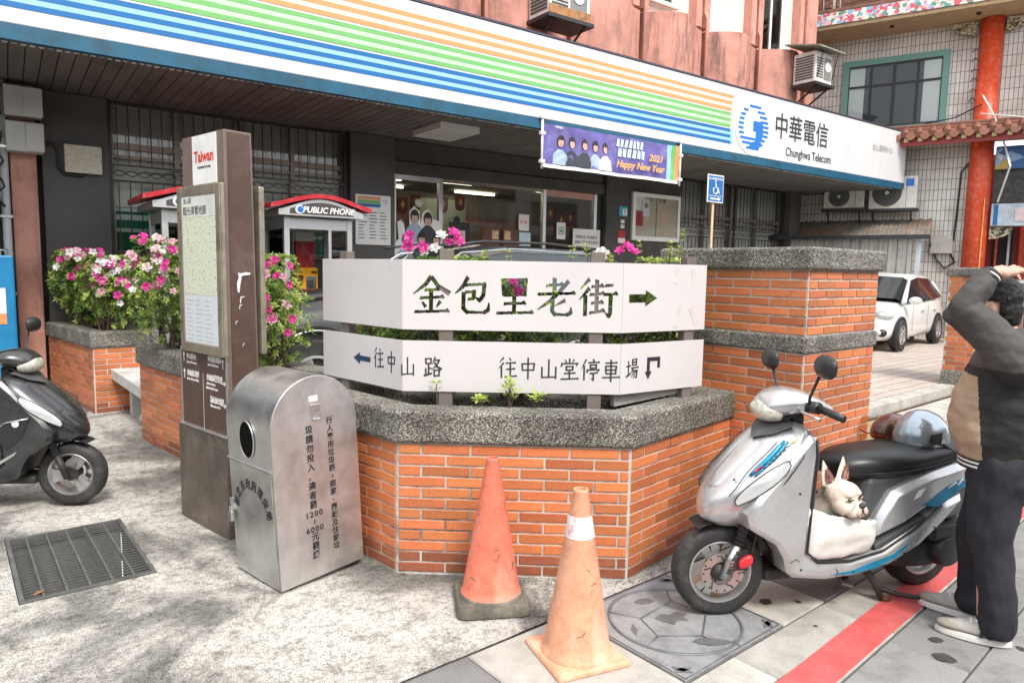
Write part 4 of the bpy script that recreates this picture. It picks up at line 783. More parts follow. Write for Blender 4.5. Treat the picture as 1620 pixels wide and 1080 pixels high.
# ------------------------------------------------------------------ phone booths
M_BOOTHR = mat('booth_red_roof', (.45, .015, .025), .35, var=.1, dirt=((.5, .45, .42), .3, 8, None)); M_YEL = mat('yellow_telephone', (.85, .38, .01), .35, var=.05); M_BOOTHK = mat('booth_name_panel', (.06, .05, .048), .5, var=.15)
def booth(label, M):
    t = thing('phone_booth', label, 'phone booth', M=M); W, D = .84, .84
    for x in (0, W):
        for y in (0, D): MB().box(x-.035, x+.035, y-.035, y+.035, 0, 2.0).build('post', M_ALU, t, bevel=.006)
    for y in (0, D): MB().box(.036, W-.036, y-.025, y+.025, 1.85, 1.99).build('lintel', M_ALU, t)
    for x in (0, W): MB().box(x-.025, x+.025, .036, D-.036, 1.85, 1.99).build('lintel', M_ALU, t); MB().box(x-.004, x+.004, .036, D-.036, .3, 1.85).build('glass_pane', M_GLASS, t); MB().box(x-.02, x+.02, .036, D-.036, .25, .299).build('rail', M_ALU, t)
    MB().box(.036, W-.036, D-.004, D+.004, .3, 1.85).build('glass_pane', M_GLASS, t); MB().box(.55, .59, -.02, .02, 0, 1.85).build('post', M_ALU, t); MB().box(.59, W-.036, -.004, .004, .3, 1.85).build('glass_pane', M_GLASS, t)
    for x in (-.006, W+.006): MB().add([(x, .2, 1.05), (x, .65, 1.05), (x, .42, 1.55)], [(0, 1, 2)]).build('triangle_sticker', mat('frosted_sticker', (.6, .66, .62), .6), t)
    MB().add([(.62, -.007, 1.05), (.79, -.007, 1.05), (.7, -.007, 1.5)], [(0, 1, 2)]).build('triangle_sticker', MATS['frosted_sticker'], t)
    arc = [(-.24+1.32*i/20, .075+.14*math.sin(math.pi*i/20)**1.3) for i in range(21)]
    MB().prism(arc+[(x, z+.055) for x, z in arc[::-1]], -1.02, .2, xf((0, 0, 2.02), 0, R(90))).build('roof', M_BOOTHR, t, auto=40)
    inner = [(-.12+1.08*i/20, .0+.0) for i in (0, 20)]
    arc2 = [(-.14+1.12*i/20, .06+.145*math.sin(math.pi*i/20)**1.3) for i in range(21)]
    MB().prism([(-.14, -.01)]+[(.98, -.01)]+arc2[::-1], -1.0, .16, xf((0, 0, 2.02), 0, R(90))).build('canopy_band', M_ALU, t, auto=40)
    pan = MB().prism([(.0, .012), (.84, .012)]+[(.0+.84*i/14, .04+.125*math.sin(math.pi*(.1+.8*i/14))**1.2) for i in range(14, -1, -1)], .162, .168, xf((0, 0, 2.02), 0, R(90))).build('name_panel', M_BOOTHK, t)
    text('lettering', 'PUBLIC PHONE', .105, M_WHITE, pan, basis((.50, -.171, 2.085), (1, 0, 0), (0, 0, 1)), bold=.003, shear=.25, sx=.95)
    MB().lathe([(.055, 0), (.055, .002)], 20, basis((.12, -.170, 2.085), (1, 0, 0), (0, 0, 1))).build('emblem', M_WHITE, pan); MB().lathe([(.04, 0), (.04, .002)], 20, basis((.13, -.1725, 2.085), (1, 0, 0), (0, 0, 1))).build('emblem', M_EMB, pan)
    MB().box(.36, .62, .70, .78, .6, 1.72).build('red_backboard', M_BOOTHR, t); MB().box(.36, .62, .70, .779, 1.721, 1.84).build('notice', M_WHITE, t)
    ph = MB().box(.30, .60, .5, .7, .86, 1.36).build('telephone', M_YEL, t, bevel=.025)
    MB().box(.42, .56, .48, .499, 1.02, 1.24).build('keypad', M_STEEL, ph); MB().box(.5, .57, .475, .499, 1.29, 1.31).build('slot', M_BLACK, ph)
    for i in range(3):
        for j in range(4): MB().box(.435+.03*i, .455+.03*i, .47, .479, 1.06+.033*j, 1.08+.033*j).build('key', M_BLKPL, ph)
    MB().tube([(.345, .47, 1.03), (.32, .45, 1.08), (.325, .45, 1.18), (.35, .47, 1.24)], [.035, .022, .022, .035], 8).build('handset', M_BLKPL, ph, smooth=True)
    MB().tube([(.345, .47, 1.02), (.30, .47, .85), (.27, .5, .72), (.3, .55, .68), (.38, .6, .8)], .008, 6).build('cord', M_STEEL, ph)
    return t
booth('phone booth with red arched roof and yellow telephone beside the signboards', BM @ xf((3.53, -1.6, FLOOR_Z+.02)))
bt2 = booth('phone booth with red arched roof half hidden behind the brown information pillar', BM @ xf((2.13, -1.6, FLOOR_Z+.02)))
structure(MB().prism([(1.95, 7.2), (2.3, 3.45), (2.95, 2.9), (3.79, 3.05), (5.0, 3.2), (5.0, 4.0), (19, 9.5), (19, 9.45), (1.0, 10.55)], -.02, FLOOR_Z).build('forecourt_floor', M_GROUND))

M_OPP = mat('opposite_facade', (.55, .51, .47), .85, var=.15, vs=1); M_OPP2 = mat('opposite_facade_grey', (.42, .42, .42), .85, var=.15, vs=1)
for nm_, M0, m, lb in (('a', xf((30, -9, 0), R(180)), M_OPP, 'long beige shophouse row across the street, behind the viewer'), ('b', xf((-9, -9, 0), R(90)), M_OPP2, 'grey shophouse row across the side street, left of the viewer')):  # unseen rows, added for their reflections and to cut low sky light
    t = thing('shophouse_row', lb, 'building', M=M0); Ln = 40 if nm_ == 'a' else 40
    MB().box(0, Ln, 0, 6, -.1, 5.6).build('wall', m, t)
    for i in range(9):
        MB().box(1+4.4*i, 4.6+4.4*i, -.06, .02, .1, 3).build('shutter', M_DKMET if i % 2 else M_ALU, t); MB().box(1.3+4.4*i, 4.2+4.4*i, -.05, .02, 3.9, 5.1).build('window', M_CARG, t)
    MB().box(0, Ln, -1.6, -.0, 3.3, 3.5).build('canopy', M_OPP2, t)
# ------------------------------------------------------------------ brush lettering (strokes on a 100 x 100 grid)
BR = {
 '金': [[(50,96),(36,76),(5,52)],[(50,96),(68,72),(97,54)],[(34,62),(68,64)],[(22,42),(80,45)],[(50,62),(50,10)],[(28,32),(36,20)],[(74,34),(64,20)],[(8,7),(93,10)]],
 '包': [[(38,96),(25,72),(6,55)],[(33,76),(80,79),(77,50),(68,38),(58,45)],[(30,58),(54,60),(52,44)],[(38,41),(54,42)],[(27,58),(26,18),(36,8),(80,8),(90,14),(92,32)]],
 '里': [[(20,92),(24,52)],[(20,90),(79,92),(76,54)],[(24,71),(75,72)],[(24,52),(77,54)],[(50,90),(50,8)],[(24,31),(76,33)],[(5,7),(96,10)]],
 '老': [[(25,78),(66,81)],[(46,97),(46,62)],[(4,56),(96,60)],[(82,90),(54,58),(34,38),(4,18)],[(74,42),(48,28)],[(42,42),(41,15),(48,6),(80,6),(89,11),(89,24)]],
 '街': [[(28,96),(7,72)],[(29,73),(4,45)],[(19,56),(19,4)],[(34,77),(62,79)],[(48,94),(48,60)],[(30,57),(65,60)],[(34,36),(62,38)],[(48,54),(48,14)],[(30,11),(66,17)],[(69,80),(89,82)],[(67,58),(98,60)],[(84,58),(83,10),(80,4),(71,12)]],
 '往': [[(30,96),(8,74)],[(30,72),(4,46)],[(19,56),(19,4)],[(60,95),(68,84)],[(42,71),(92,74)],[(45,43),(88,46)],[(38,9),(98,13)],[(66,72),(66,11)]],
 '中': [[(18,72),(21,40)],[(18,70),(83,72),(79,41)],[(20,41),(80,43)],[(50,98),(50,0)]],
 '山': [[(50,92),(50,12)],[(14,58),(14,10),(88,14)],[(87,60),(87,5)]],
 '路': [[(12,90),(14,66)],[(12,89),(42,90),(40,67)],[(14,66),(41,67)],[(28,66),(28,14)],[(28,42),(44,44)],[(13,44),(13,13)],[(3,8),(46,20)],[(64,97),(48,64)],[(62,82),(86,84),(72,58),(46,38)],[(60,73),(74,52),(98,40)],[(58,36),(59,5)],[(58,35),(86,36),(84,8)],[(59,8),(85,10)]],
 '堂': [[(50,99),(50,80)],[(26,94),(34,82)],[(74,95),(64,82)],[(10,78),(7,62)],[(10,76),(92,78),(84,64)],[(32,64),(34,46)],[(32,63),(68,64),(66,47)],[(34,46),(67,48)],[(22,31),(78,34)],[(50,46),(50,8)],[(5,5),(96,9)]],
 '停': [[(28,97),(4,54)],[(18,70),(18,3)],[(66,99),(70,88)],[(38,83),(96,86)],[(50,74),(51,59)],[(50,73),(82,74),(80,59)],[(51,58),(81,60)],[(36,52),(33,38)],[(36,50),(96,52),(89,40)],[(48,34),(86,37)],[(67,36),(67,4),(56,11)]],
 '車': [[(20,83),(80,86)],[(22,70),(24,36)],[(22,69),(78,70),(75,37)],[(24,52),(76,53)],[(24,35),(76,36)],[(5,17),(95,20)],[(50,99),(50,-1)]],
 '場': [[(4,62),(36,64)],[(20,88),(20,20)],[(2,13),(38,28)],[(50,94),(51,68)],[(50,93),(84,94),(82,69)],[(51,80),(83,81)],[(51,67),(83,68)],[(42,53),(97,56)],[(56,52),(38,26)],[(54,40),(90,41),(84,8),(72,12)],[(66,40),(44,10)],[(80,40),(58,4)]]}
def brush_quads(ch, wd):
    """convex pieces (quads and joints) of a brushed character, thickening along horizontal and tapering along falling strokes"""
    out = []
    for st in BR[ch]:
        pts = [Vector(p) for p in st]; n = len(pts)
        for i in range(n-1):
            a, b = pts[i], pts[i+1]; d = (b-a).normalized(); nn = Vector((-d.y, d.x)); horiz = abs(d.y) < .25
            wa, wb = (wd*.75, wd*.62) if horiz else (wd, wd*.95)
            if n <= 3 and not horiz and d.x < -.35 and i == n-2: wb = wd*.25
            if d.x > .35 and d.y < -.35 and i == n-2: wb = wd*(1.25 if (b-a).length > 18 else .9); wa = wd*.5 if i == 0 else wa
            if n > 3 and i == n-2: wb = wd*.3
            a2 = a-d*wd*.18 if i == 0 else a; b2 = b+d*wd*.12 if i == n-2 else b
            out.append([tuple(a2+nn*wa/2+(d*wd*.22 if i == 0 else Vector((0, 0)))), tuple(a2-nn*wa/2), tuple(b2-nn*wb/2), tuple(b2+nn*wb/2)])
            if horiz and i == n-2 and n == 2 and (b-a).length > 25: out.append([tuple(b+Vector((-wd*.75, wd*.25))), tuple(b+Vector((-wd*.05, wd*.72))), tuple(b+Vector((wd*.55, -wd*.1))), tuple(b+Vector((wd*.1, -wd*.5)))])
            if i < n-2: out.append([tuple(b+Vector((math.cos(k*math.pi/3), math.sin(k*math.pi/3)))*wd*.5) for k in range(6)])
    return out
def brush(nm, ch, size, wd, m, parent, M, sx=1.):
    mb = MB(); k = 0
    for q in brush_quads(ch, wd):
        k += 1; p = [((x-50)*size/100*sx, (y-50)*size/100) for x, y in q]; mb.prism(p, 0, .0012+.00004*k)
    return mb.build(nm, m, parent, M=M)
def stencil_panel(nm, m, parent, M, w, z0, z1, polys, th=.004, row=.0022):
    """sheet w x (z1-z0) whose openings are the given convex polygons (x, z): built from horizontal strips so the cut-outs are real holes"""
    mb = MB(); n = int((z1-z0)/row); h = (z1-z0)/n
    for k in range(n):
        za, zb = z0+h*k, z0+h*(k+1); zc = (za+zb)/2; iv = []
        for p in polys:
            xs_ = []
            for i in range(len(p)):
                (ax, az), (bx, bz) = p[i], p[(i+1) % len(p)]
                if (az-zc)*(bz-zc) < 0: xs_.append(ax+(bx-ax)*(zc-az)/(bz-az))
            if len(xs_) >= 2: iv.append((min(xs_), max(xs_)))
        iv.sort(); x = 0.
        runs = []
        for a, b in iv:
            if a > x: runs.append((x, a))
            x = max(x, b)
        runs.append((x, w))
        for a, b in runs:
            if b-a > .0005: mb.box(a, b, -th/2, th/2, za, zb)
    return mb.build(nm, m, parent, M=M, recalc=False)
# ------------------------------------------------------------------ white signboards over the planter
SW = [Vector((1.829, 4.077)), Vector((1.925, 3.281)), Vector((2.842, 2.526)), Vector((3.485, 2.453))]
M_BOARD = mat('white_signboard', (.6, .575, .575), .5, var=.04, vs=2, dirt=((.62, .6, .59), .3, 2.2, None))
sg = thing('direction_signboard', 'two tiered white folded street signboard with cut-out characters standing in the long planter', 'sign', (2.4, 2.9, 0))
inv = wm(sg).inverted()
def wing(i):
    a, b = SW[i], SW[i+1]; d = (b-a).normalized(); return inv @ basis((a.x, a.y, 0), (d.x, d.y, 0), (-d.y, d.x, 0)), (b-a).length
ZU0, ZU1, ZL0, ZL1 = 1.268, 1.645, .93, 1.208
MW, lw = wing(1); polys = []
for i, ch in enumerate('金包里老街'):
    s_ = .215; cx = .154+.2245*i; cz = 1.457
    qs = brush_quads(ch, 11)
    if ch == '里': qs.append([(24, 56), (76, 56), (77, 88), (22, 88)])
    for q in qs: polys.append([(cx+(x-50)*s_/100*.98, cz+(y-50)*s_/100) for x, y in q])
up = stencil_panel('upper_board', M_BOARD, sg, MW, lw-.001, ZU0, ZU1, polys)
MR, lr = wing(2)
arrow = [[(.045, 1.432), (.165, 1.432), (.165, 1.478), (.045, 1.478)], [(.165, 1.408), (.258, 1.455), (.165, 1.502)]]
stencil_panel('upper_board', M_BOARD, sg, MR, lr, ZU0, ZU1, arrow)
ML, ll = wing(0)
MB().box(0, ll-.001, -.002, .002, ZU0, ZU1).build('upper_board', M_BOARD, sg, M=ML, bevel=.001)
for Mx, l in ((ML, ll-.001), (MW, lw-.001), (MR, lr)): MB().box(.0005, l, -.002, .002, ZL0, ZL1).build('lower_board', M_BOARD, sg, M=Mx)
M_LET = mat('board_lettering', (.025, .026, .035), .5, var=.1); M_ARR = mat('navy_arrow', (.02, .05, .1), .5)
F = lambda Mx, x, z: Mx @ basis((x, -.0022, z), (1, 0, 0), (0, 0, 1))
brush('character', '往', .122, 9, M_LET, sg, F(ML, .585, 1.09), .78); brush('character', '中', .122, 9, M_LET, sg, F(ML, .705, 1.08), .78); brush('character', '山', .115, 9, M_LET, sg, F(MW, .028, 1.068), .75); brush('character', '路', .115, 9, M_LET, sg, F(MW, .165, 1.065), .88)
for i, ch in enumerate('往中山堂停車'): brush('character', ch, .12, 9, M_LET, sg, F(MW, .572+.113*i, 1.068-.001*i), .86)
brush('character', '場', .118, 9, M_LET, sg, F(MR, .085, 1.068), .78)
MB().prism([(.335, 1.07), (.40, 1.035), (.40, 1.056), (.505, 1.056), (.505, 1.086), (.40, 1.086), (.40, 1.105)], .0023, .0033, Matrix.Rotation(R(90), 4, 'X')).build('arrow', M_ARR, sg, M=ML)
MB().prism([(.195, 1.125), (.295, 1.125), (.295, 1.062), (.275, 1.062), (.275, 1.102), (.217, 1.102), (.217, 1.045), (.233, 1.045), (.206, 1.0), (.18, 1.045), (.195, 1.045)], .0023, .0033, Matrix.Rotation(R(90), 4, 'X')).build('arrow', M_LET, sg, M=MR)
M_POST = mat('grey_brown_post', (.16, .135, .12), .7, var=.2, vs=6)
for (Mx, x, ht) in ((ML, .22, 1.69), (MW, .235, 1.70), (MW, 1.05, 1.70), (MR, .53, 1.69)): MB().box(x-.038, x+.038, .006, .06, .72, ht).build('post', M_POST, sg, M=Mx, bevel=.003)
MB().box(-.02, .5, .02, .05, .86, .935).build('spare_board', mat('grey_timber', (.35, .34, .32), .8, var=.2), sg, M=MR @ xf((.08, .02, 0), 0, 0, R(-4)))
M_TAPE = mat('torn_tape', (.6, .55, .53), .5, var=.15)
for x, z, a, l in ((.40, 1.58, .25, .09), (.54, 1.575, -.2, .1), (.42, 1.345, .35, .12), (.55, 1.35, -.5, .12)): MB().box(-.016, .016, -.0036, -.0024, -l/2, l/2).build('tape_remnant', M_TAPE, sg, M=MR @ xf((x, 0, z), 0, 0, a))
for Mx, x, z in ((ML, .62, 1.62), (ML, .70, 1.60), (ML, .60, 1.30), (ML, .71, 1.305)): MB().box(-.008, .008, -.003, -.0024, -.012, .012).build('tape_remnant', M_TAPE, sg, M=Mx @ xf((x, 0, z), 0, 0, .3))
# ------------------------------------------------------------------ information pillar
ip = thing('information_pillar', 'tall brown information pillar with framed map and direction list, left of the litter bin', 'information sign', M=basis((1.124, 4.694, 0), (.104, -.618, 0), (.618, .104, 0)))
M_BRN = mat('brown_enamel_panel', (.085, .05, .04), .4, var=.1, vs=5, dirt=((.2, .15, .13), .35, 6, None)); M_BRNL = mat('brown_cladding', (.17, .125, .105), .45, var=.1, vs=4); M_BASE = mat('stained_brown_plinth', (.13, .105, .085), .5, .3, var=.35, vs=3, bump=.1, dirt=((.28, .24, .2), .5, 5, None)); M_FRM = mat('tarnished_brass_frame', (.42, .37, .29), .4, .7, var=.2, vs=8, dirt=((.2, .16, .11), .5, 7, None))
MB().box(0, .627, .0, .2, -.02, .6).build('plinth', M_BASE, ip, bevel=.006)
def frus(nm, x0, x1, x0t, x1t, y0, y1, z0, z1, m, bv=0, yt0=None, yt1=None):
    yt0 = y0 if yt0 is None else yt0; yt1 = y1 if yt1 is None else yt1
    return MB().loft([[(x0, y0, z0), (x1, y0, z0), (x1, y1, z0), (x0, y1, z0)], [(x0t, yt0, z1), (x1t, yt0, z1), (x1t, yt1, z1), (x0t, yt1, z1)]]).build(nm, m, ip, bevel=bv)
frus('body', .04, .627, .13, .64, .02, .215, .603, 2.345, M_BRNL, .004, .02, .185)
frus('side_panel', .6275, .634, .6415, .647, .045, .20, .61, 2.33, M_BRN, 0, .04, .17); 
MB().box(.05, .62, .012, .0195, .61, 1.09).build('direction_panel', M_BRN, ip)
MB().box(.33, .333, .0105, .0118, .61, .95).build('crack', mat('pale_crack', (.6, .55, .5), .6), ip)
for a, b_ in ((.04, .05), (.62, .63)): MB().box(a, b_, .008, .019, .604, 1.09).build('trim', M_ALU, ip)
MB().box(.03, .64, -.004, .03, .601, .612).build('trim', M_ALU, ip)
MB().box(.27, .56, .013, .0195, 2.06, 2.338).build('logo_panel', mat('logo_white', (.78, .78, .76), .4), ip)
IT = lambda x, z, y=.0105: basis((x, y, z), (1, 0, 0), (0, 0, 1))
text('lettering', 'Taiwan', .088, mat('logo_red', (.6, .06, .05), .5), ip, IT(.415, 2.215, .0122), bold=.002, sx=.95); text('lettering', 'THE HEART OF ASIA', .018, M_INK, ip, IT(.415, 2.155, .0122))
mc = MB().box(.115, .655, -.055, .0115, 1.075, 2.05).build('map_case', M_FRM, ip, bevel=.006)
MB().box(.17, .61, -.062, -.0555, 1.125, 2.0).build('recess', mat('case_back', (.5, .5, .45), .5), mc)
def map_material():
    m = bpy.data.materials.new('printed_map'); m.use_nodes = True; nt = m.node_tree; L = nt.links.new; b = nt.nodes['Principled BSDF']; co = nt.nodes.new('ShaderNodeTexCoord').outputs['Object']
    v = nt.nodes.new('ShaderNodeTexVoronoi'); v.feature = 'DISTANCE_TO_EDGE'; v.inputs['Scale'].default_value = 9; L(co, v.inputs['Vector']); r = _ramp(nt, [(0, (.75, .72, .55)), (.02, (.62, .68, .5)), (.05, (.66, .7, .56))]); L(v.outputs['Distance'], r.inputs[0])
    n = nt.nodes.new('ShaderNodeTexNoise'); n.inputs['Scale'].default_value = 60; L(co, n.inputs['Vector']); r2 = _ramp(nt, [(.36, (.45, .45, .42)), (.42, (1, 1, 1))]); L(n.outputs['Fac'], r2.inputs[0])
    mm = nt.nodes.new('ShaderNodeMixRGB'); mm.blend_type = 'MULTIPLY'; mm.inputs[0].default_value = .8; L(r.outputs[0], mm.inputs[1]); L(r2.outputs[0], mm.inputs[2]); L(mm.outputs[0], b.inputs['Base Color']); b.inputs['Roughness'].default_value = .25; return m
MB().box(.18, .60, -.066, -.0625, 1.42, 1.87).build('map', map_material(), mc); MB().box(.18, .60, -.066, -.0625, 1.872, 1.99).build('map_title', mat('map_paper', (.66, .69, .64), .4), mc); MB().box(.18, .60, -.066, -.0625, 1.135, 1.418).build('map_legend', mat('legend_paper', (.62, .66, .68), .4, var=.15, vs=60), mc)
MB().box(-.06, .06, -.0668, -.0662, -.004, .004, xf((.27, 0, 1.70), 0, 0, R(50))).build('map_road', mat('road_ink', (.45, .4, .25), .5), mc)
text('lettering', '金山區', .035, M_INK, mc, IT(.25, 1.965, -.0672)); text('lettering', '觀光導覽地圖', .055, M_INK, mc, IT(.34, 1.905, -.0672), sx=.9)
rg = random.Random(5)
for k in range(30): x = .2+.12*(k % 3); z = 1.15+.026*(k//3); MB().box(x, x+rg.uniform(.05, .1), -.0668, -.0662, z, z+.003).build('legend_line', mat('grey_print', (.25, .26, .28), .6), mc)
for fx in ((.115, .175), (.6, .655)): MB().box(fx[0], fx[1]-.004, -.075, -.0552, 1.075, 2.05).build('frame', M_FRM, mc, bevel=.005)
for fz in ((1.075, 1.13), (1.995, 2.05)): MB().box(.172, .599, -.074, -.0551, fz[0], fz[1]).build('frame', M_FRM, mc, bevel=.005)
for z in (1.25, 1.6, 1.9): MB().lathe([(.008, 0), (.006, .006)], 10, basis((.14, -.0755, z), (1, 0, 0), (0, 0, 1))).build('bolt', M_DKMET, mc)
mc.matrix_basis = Matrix.Translation((.0, .0075, 0)) @ Matrix.Diagonal((1, .35, 1, 1))
MB().box(.15, .652, .218, .252, 1.075, 2.05).build('map_case', M_FRM, ip, bevel=.006)
M_LW = mat('white_print', (.75, .73, .7), .5)
for x, z, t1_, t2_, al in ((.10, 1.035, '金山國小', 'Jinshan Elementary', 0), (.10, .93, '金山區公所', 'Jinshan District Office', 0), (.38, 1.045, '金包里老街', 'Jinbaoli Old Street', 1), (.36, .93, '金山區衛生所', 'Jinshan District', 1), (.40, .80, '獅頭山公園', 'Shihtoushan Park', 1)):
    text('lettering', t1_, .042, M_LW, ip, IT(x+.02, z), 'LEFT', bold=.001, sx=.78); text('lettering', t2_, .022, M_LW, ip, IT(x+.02, z-.035), 'LEFT', sx=.8)
text('lettering', 'Public Health Center', .022, M_LW, ip, IT(.37, .868), 'LEFT', sx=.8)
for x, z, r in ((.085, 1.03, 90), (.085, .925, 90), (.585, 1.03, 90), (.585, .915, 0), (.585, .785, 0)):
    MB().prism([(-.03, -.004), (.01, -.004), (.01, -.016), (.03, 0), (.01, .016), (.01, .004), (-.03, .004)], 0, .001, IT(x, z) @ Matrix.Rotation(R(r), 4, 'Z')).build('arrow', M_LW, ip)
M_TORN = mat('torn_sticker', (.7, .68, .66), .6)
for y, z, s_ in ((.075, 1.5, 1.), (.09, 1.40, .35), (.085, 1.36, .25), (.1, 1.14, .18), (.06, 1.27, .2)): MB().add([(0, yy*s_, zz3*s_) for yy, zz3 in ((0, 0), (.012, .03), (.006, .055), (.028, .052), (.052, .058), (.082, .055), (.08, .044), (.05, .04), (.03, .037), (.02, -.012), (.012, -.06), (.001, -.05))], [tuple(range(12))]).build('torn_sticker', M_TORN, ip, M=Matrix.Translation((.6485-.0075*(z-1.5)+.0005, y, z)), recalc=False)
# ------------------------------------------------------------------ stainless litter bin
def steel_sheet(name, col=.66, ro=.3):
    m = bpy.data.materials.new(name); m.use_nodes = True; nt = m.node_tree; L = nt.links.new; b = nt.nodes['Principled BSDF']; co = nt.nodes.new('ShaderNodeTexCoord').outputs['Object']
    mp = nt.nodes.new('ShaderNodeMapping'); mp.inputs['Scale'].default_value = (1, 1, 60); L(co, mp.inputs[0]); n = nt.nodes.new('ShaderNodeTexNoise'); n.inputs['Scale'].default_value = 5; n.inputs['Detail'].default_value = 6; L(mp.outputs[0], n.inputs['Vector'])
    n2 = nt.nodes.new('ShaderNodeTexNoise'); n2.inputs['Scale'].default_value = 7; n2.inputs['Detail'].default_value = 9; n2.inputs['Roughness'].default_value = .7; L(co, n2.inputs['Vector'])
    r = _ramp(nt, [(.3, (col*.8,)*3), (.65, (col*1.08, col*1.07, col*1.05))]); L(n2.outputs['Fac'], r.inputs[0]); L(r.outputs[0], b.inputs['Base Color']); b.inputs['Metallic'].default_value = 1
    ad = nt.nodes.new('ShaderNodeMath'); ad.operation = 'MULTIPLY_ADD'; ad.inputs[1].default_value = .35; ad.inputs[2].default_value = ro-.1; L(n2.outputs['Fac'], ad.inputs[0]); L(ad.outputs[0], b.inputs['Roughness'])
    bp = nt.nodes.new('ShaderNodeBump'); bp.inputs['Strength'].default_value = .05; bp.inputs['Distance'].default_value = .004; L(n.outputs['Fac'], bp.inputs['Height']); L(bp.outputs[0], b.inputs['Normal']); return m
M_SS = steel_sheet('stainless_sheet'); M_SSF = steel_sheet('dulled_stainless_sheet', .7, .42)
BINM = xf((1.216, 3.231, .004), R(9)) @ Matrix.Rotation(R(-3.2), 4, 'Y')
bn = thing('litter_bin', 'round topped stainless steel litter bin with black vertical lettering', 'litter bin', M=BINM)
BW, BD, BS = .49, .44, .80; rad = BW/2
out = [(0, 0), (BW, 0), (BW, BS)]+[(rad+rad*math.cos(R(a)), BS+rad*math.sin(R(a))) for a in range(10, 180, 10)]+[(0, BS)]
XZ = Matrix.Rotation(R(90), 4, 'X')
MB().prism(out, -BD+.002, -.002, XZ).build('shell', M_SS, bn, auto=30)
MB().prism([((x-rad)*.996+rad, z*.998+.001) for x, z in out], -.0015, .003, XZ).build('front_plate', M_SSF, bn, auto=30, bevel=.002)
MB().box(-.006, .0, .012, BD-.012, .03, .60).build('door', M_SS, bn, bevel=.002); MB().box(-.0075, -.001, .0, BD, .604, .614).build('seam', M_ALU, bn)
M_HOLE = mat('hole_shade_black', (.004, .004, .004), .95, spec=.1, var=0)
hole = MB().lathe([(.066, 0), (.066, .004)], 32, basis((-.004, .225, .735), (0, -1, 0), (0, 0, 1)) @ Matrix.Diagonal((1, 1.35, 1, 1))).build('opening_shade', M_HOLE, bn)  # black disc on the shell, painting the shade inside the hole
MB().tube([(-.006, .225-.07*math.cos(a*math.pi/16), .735+.095*math.sin(a*math.pi/16)) for a in range(32)], .004, 6, True).build('opening_rim', M_SS, bn, smooth=True)
MB().box(-.02, -.002, BD-.04, BD-.01, .33, .39).build('hasp', M_ALU, bn); MB().box(-.035, -.015, BD-.045, BD-.01, .27, .325).build('padlock', M_STEEL, bn, bevel=.006); MB().tube([(-.025, BD-.037, .32), (-.025, BD-.037, .35), (-.025, BD-.018, .35), (-.025, BD-.018, .32)], .004, 6).build('shackle', M_CHROME, bn)
for k, ch in enumerate('新北市政府環保局'):
    a = R(162-20.6*k); text('character', ch, .062, M_INK, bn, basis((-.0065, .215-.165*math.cos(a), .33+.17*math.sin(a)), (0, -1, 0), (0, 0, 1)) @ Matrix.Rotation(a-R(90), 4, 'Z'), bold=.0008, sx=.85)
BT = lambda x, z: basis((x, -.0035, z), (1, 0, 0), (0, 0, 1))
c1 = '行人專用垃圾箱，商家、攤販及住家垃'
for k, ch in enumerate(c1): text('character', ch, .04, M_INK, bn, BT(.325+(0.01 if ch in '，、' else 0), .80-.0418*k+(.008 if ch in '，、' else 0)), bold=.0007, sx=.95)
z = .775
for k, tk in enumerate(['圾', '請', '勿', '投', '入', '，', '違', '者', '罰', '1200', '~', '6000', '元', '罰', '緩']):
    dg_ = len(tk) > 1
    text('character', tk, .04 if dg_ else .045, M_INK, bn, BT(.205, z) @ (Matrix.Rotation(R(90), 4, 'Z') if tk == '~' else Matrix()), bold=.0009, sx=1.05 if dg_ else .95, space=1.25 if dg_ else 1); z -= .04 if dg_ or tk == '~' else .0485
MB().box(.215, .275, -.006, -.0032, .845, .90).build('latch_plate', M_SS, bn, bevel=.002); MB().tube([(.222, -.009, .85), (.222, -.012, .825), (.268, -.012, .825), (.268, -.009, .85)], .004, 6).build('latch_loop', M_CHROME, bn); MB().box(.215, .265, -.0042, -.0033, .915, .945).build('label', M_WHITE, bn)
for x in (.02, BW-.06): MB().box(x, x+.04, .05, .09, -.03, -.001).build('foot', M_BLKPL, bn)
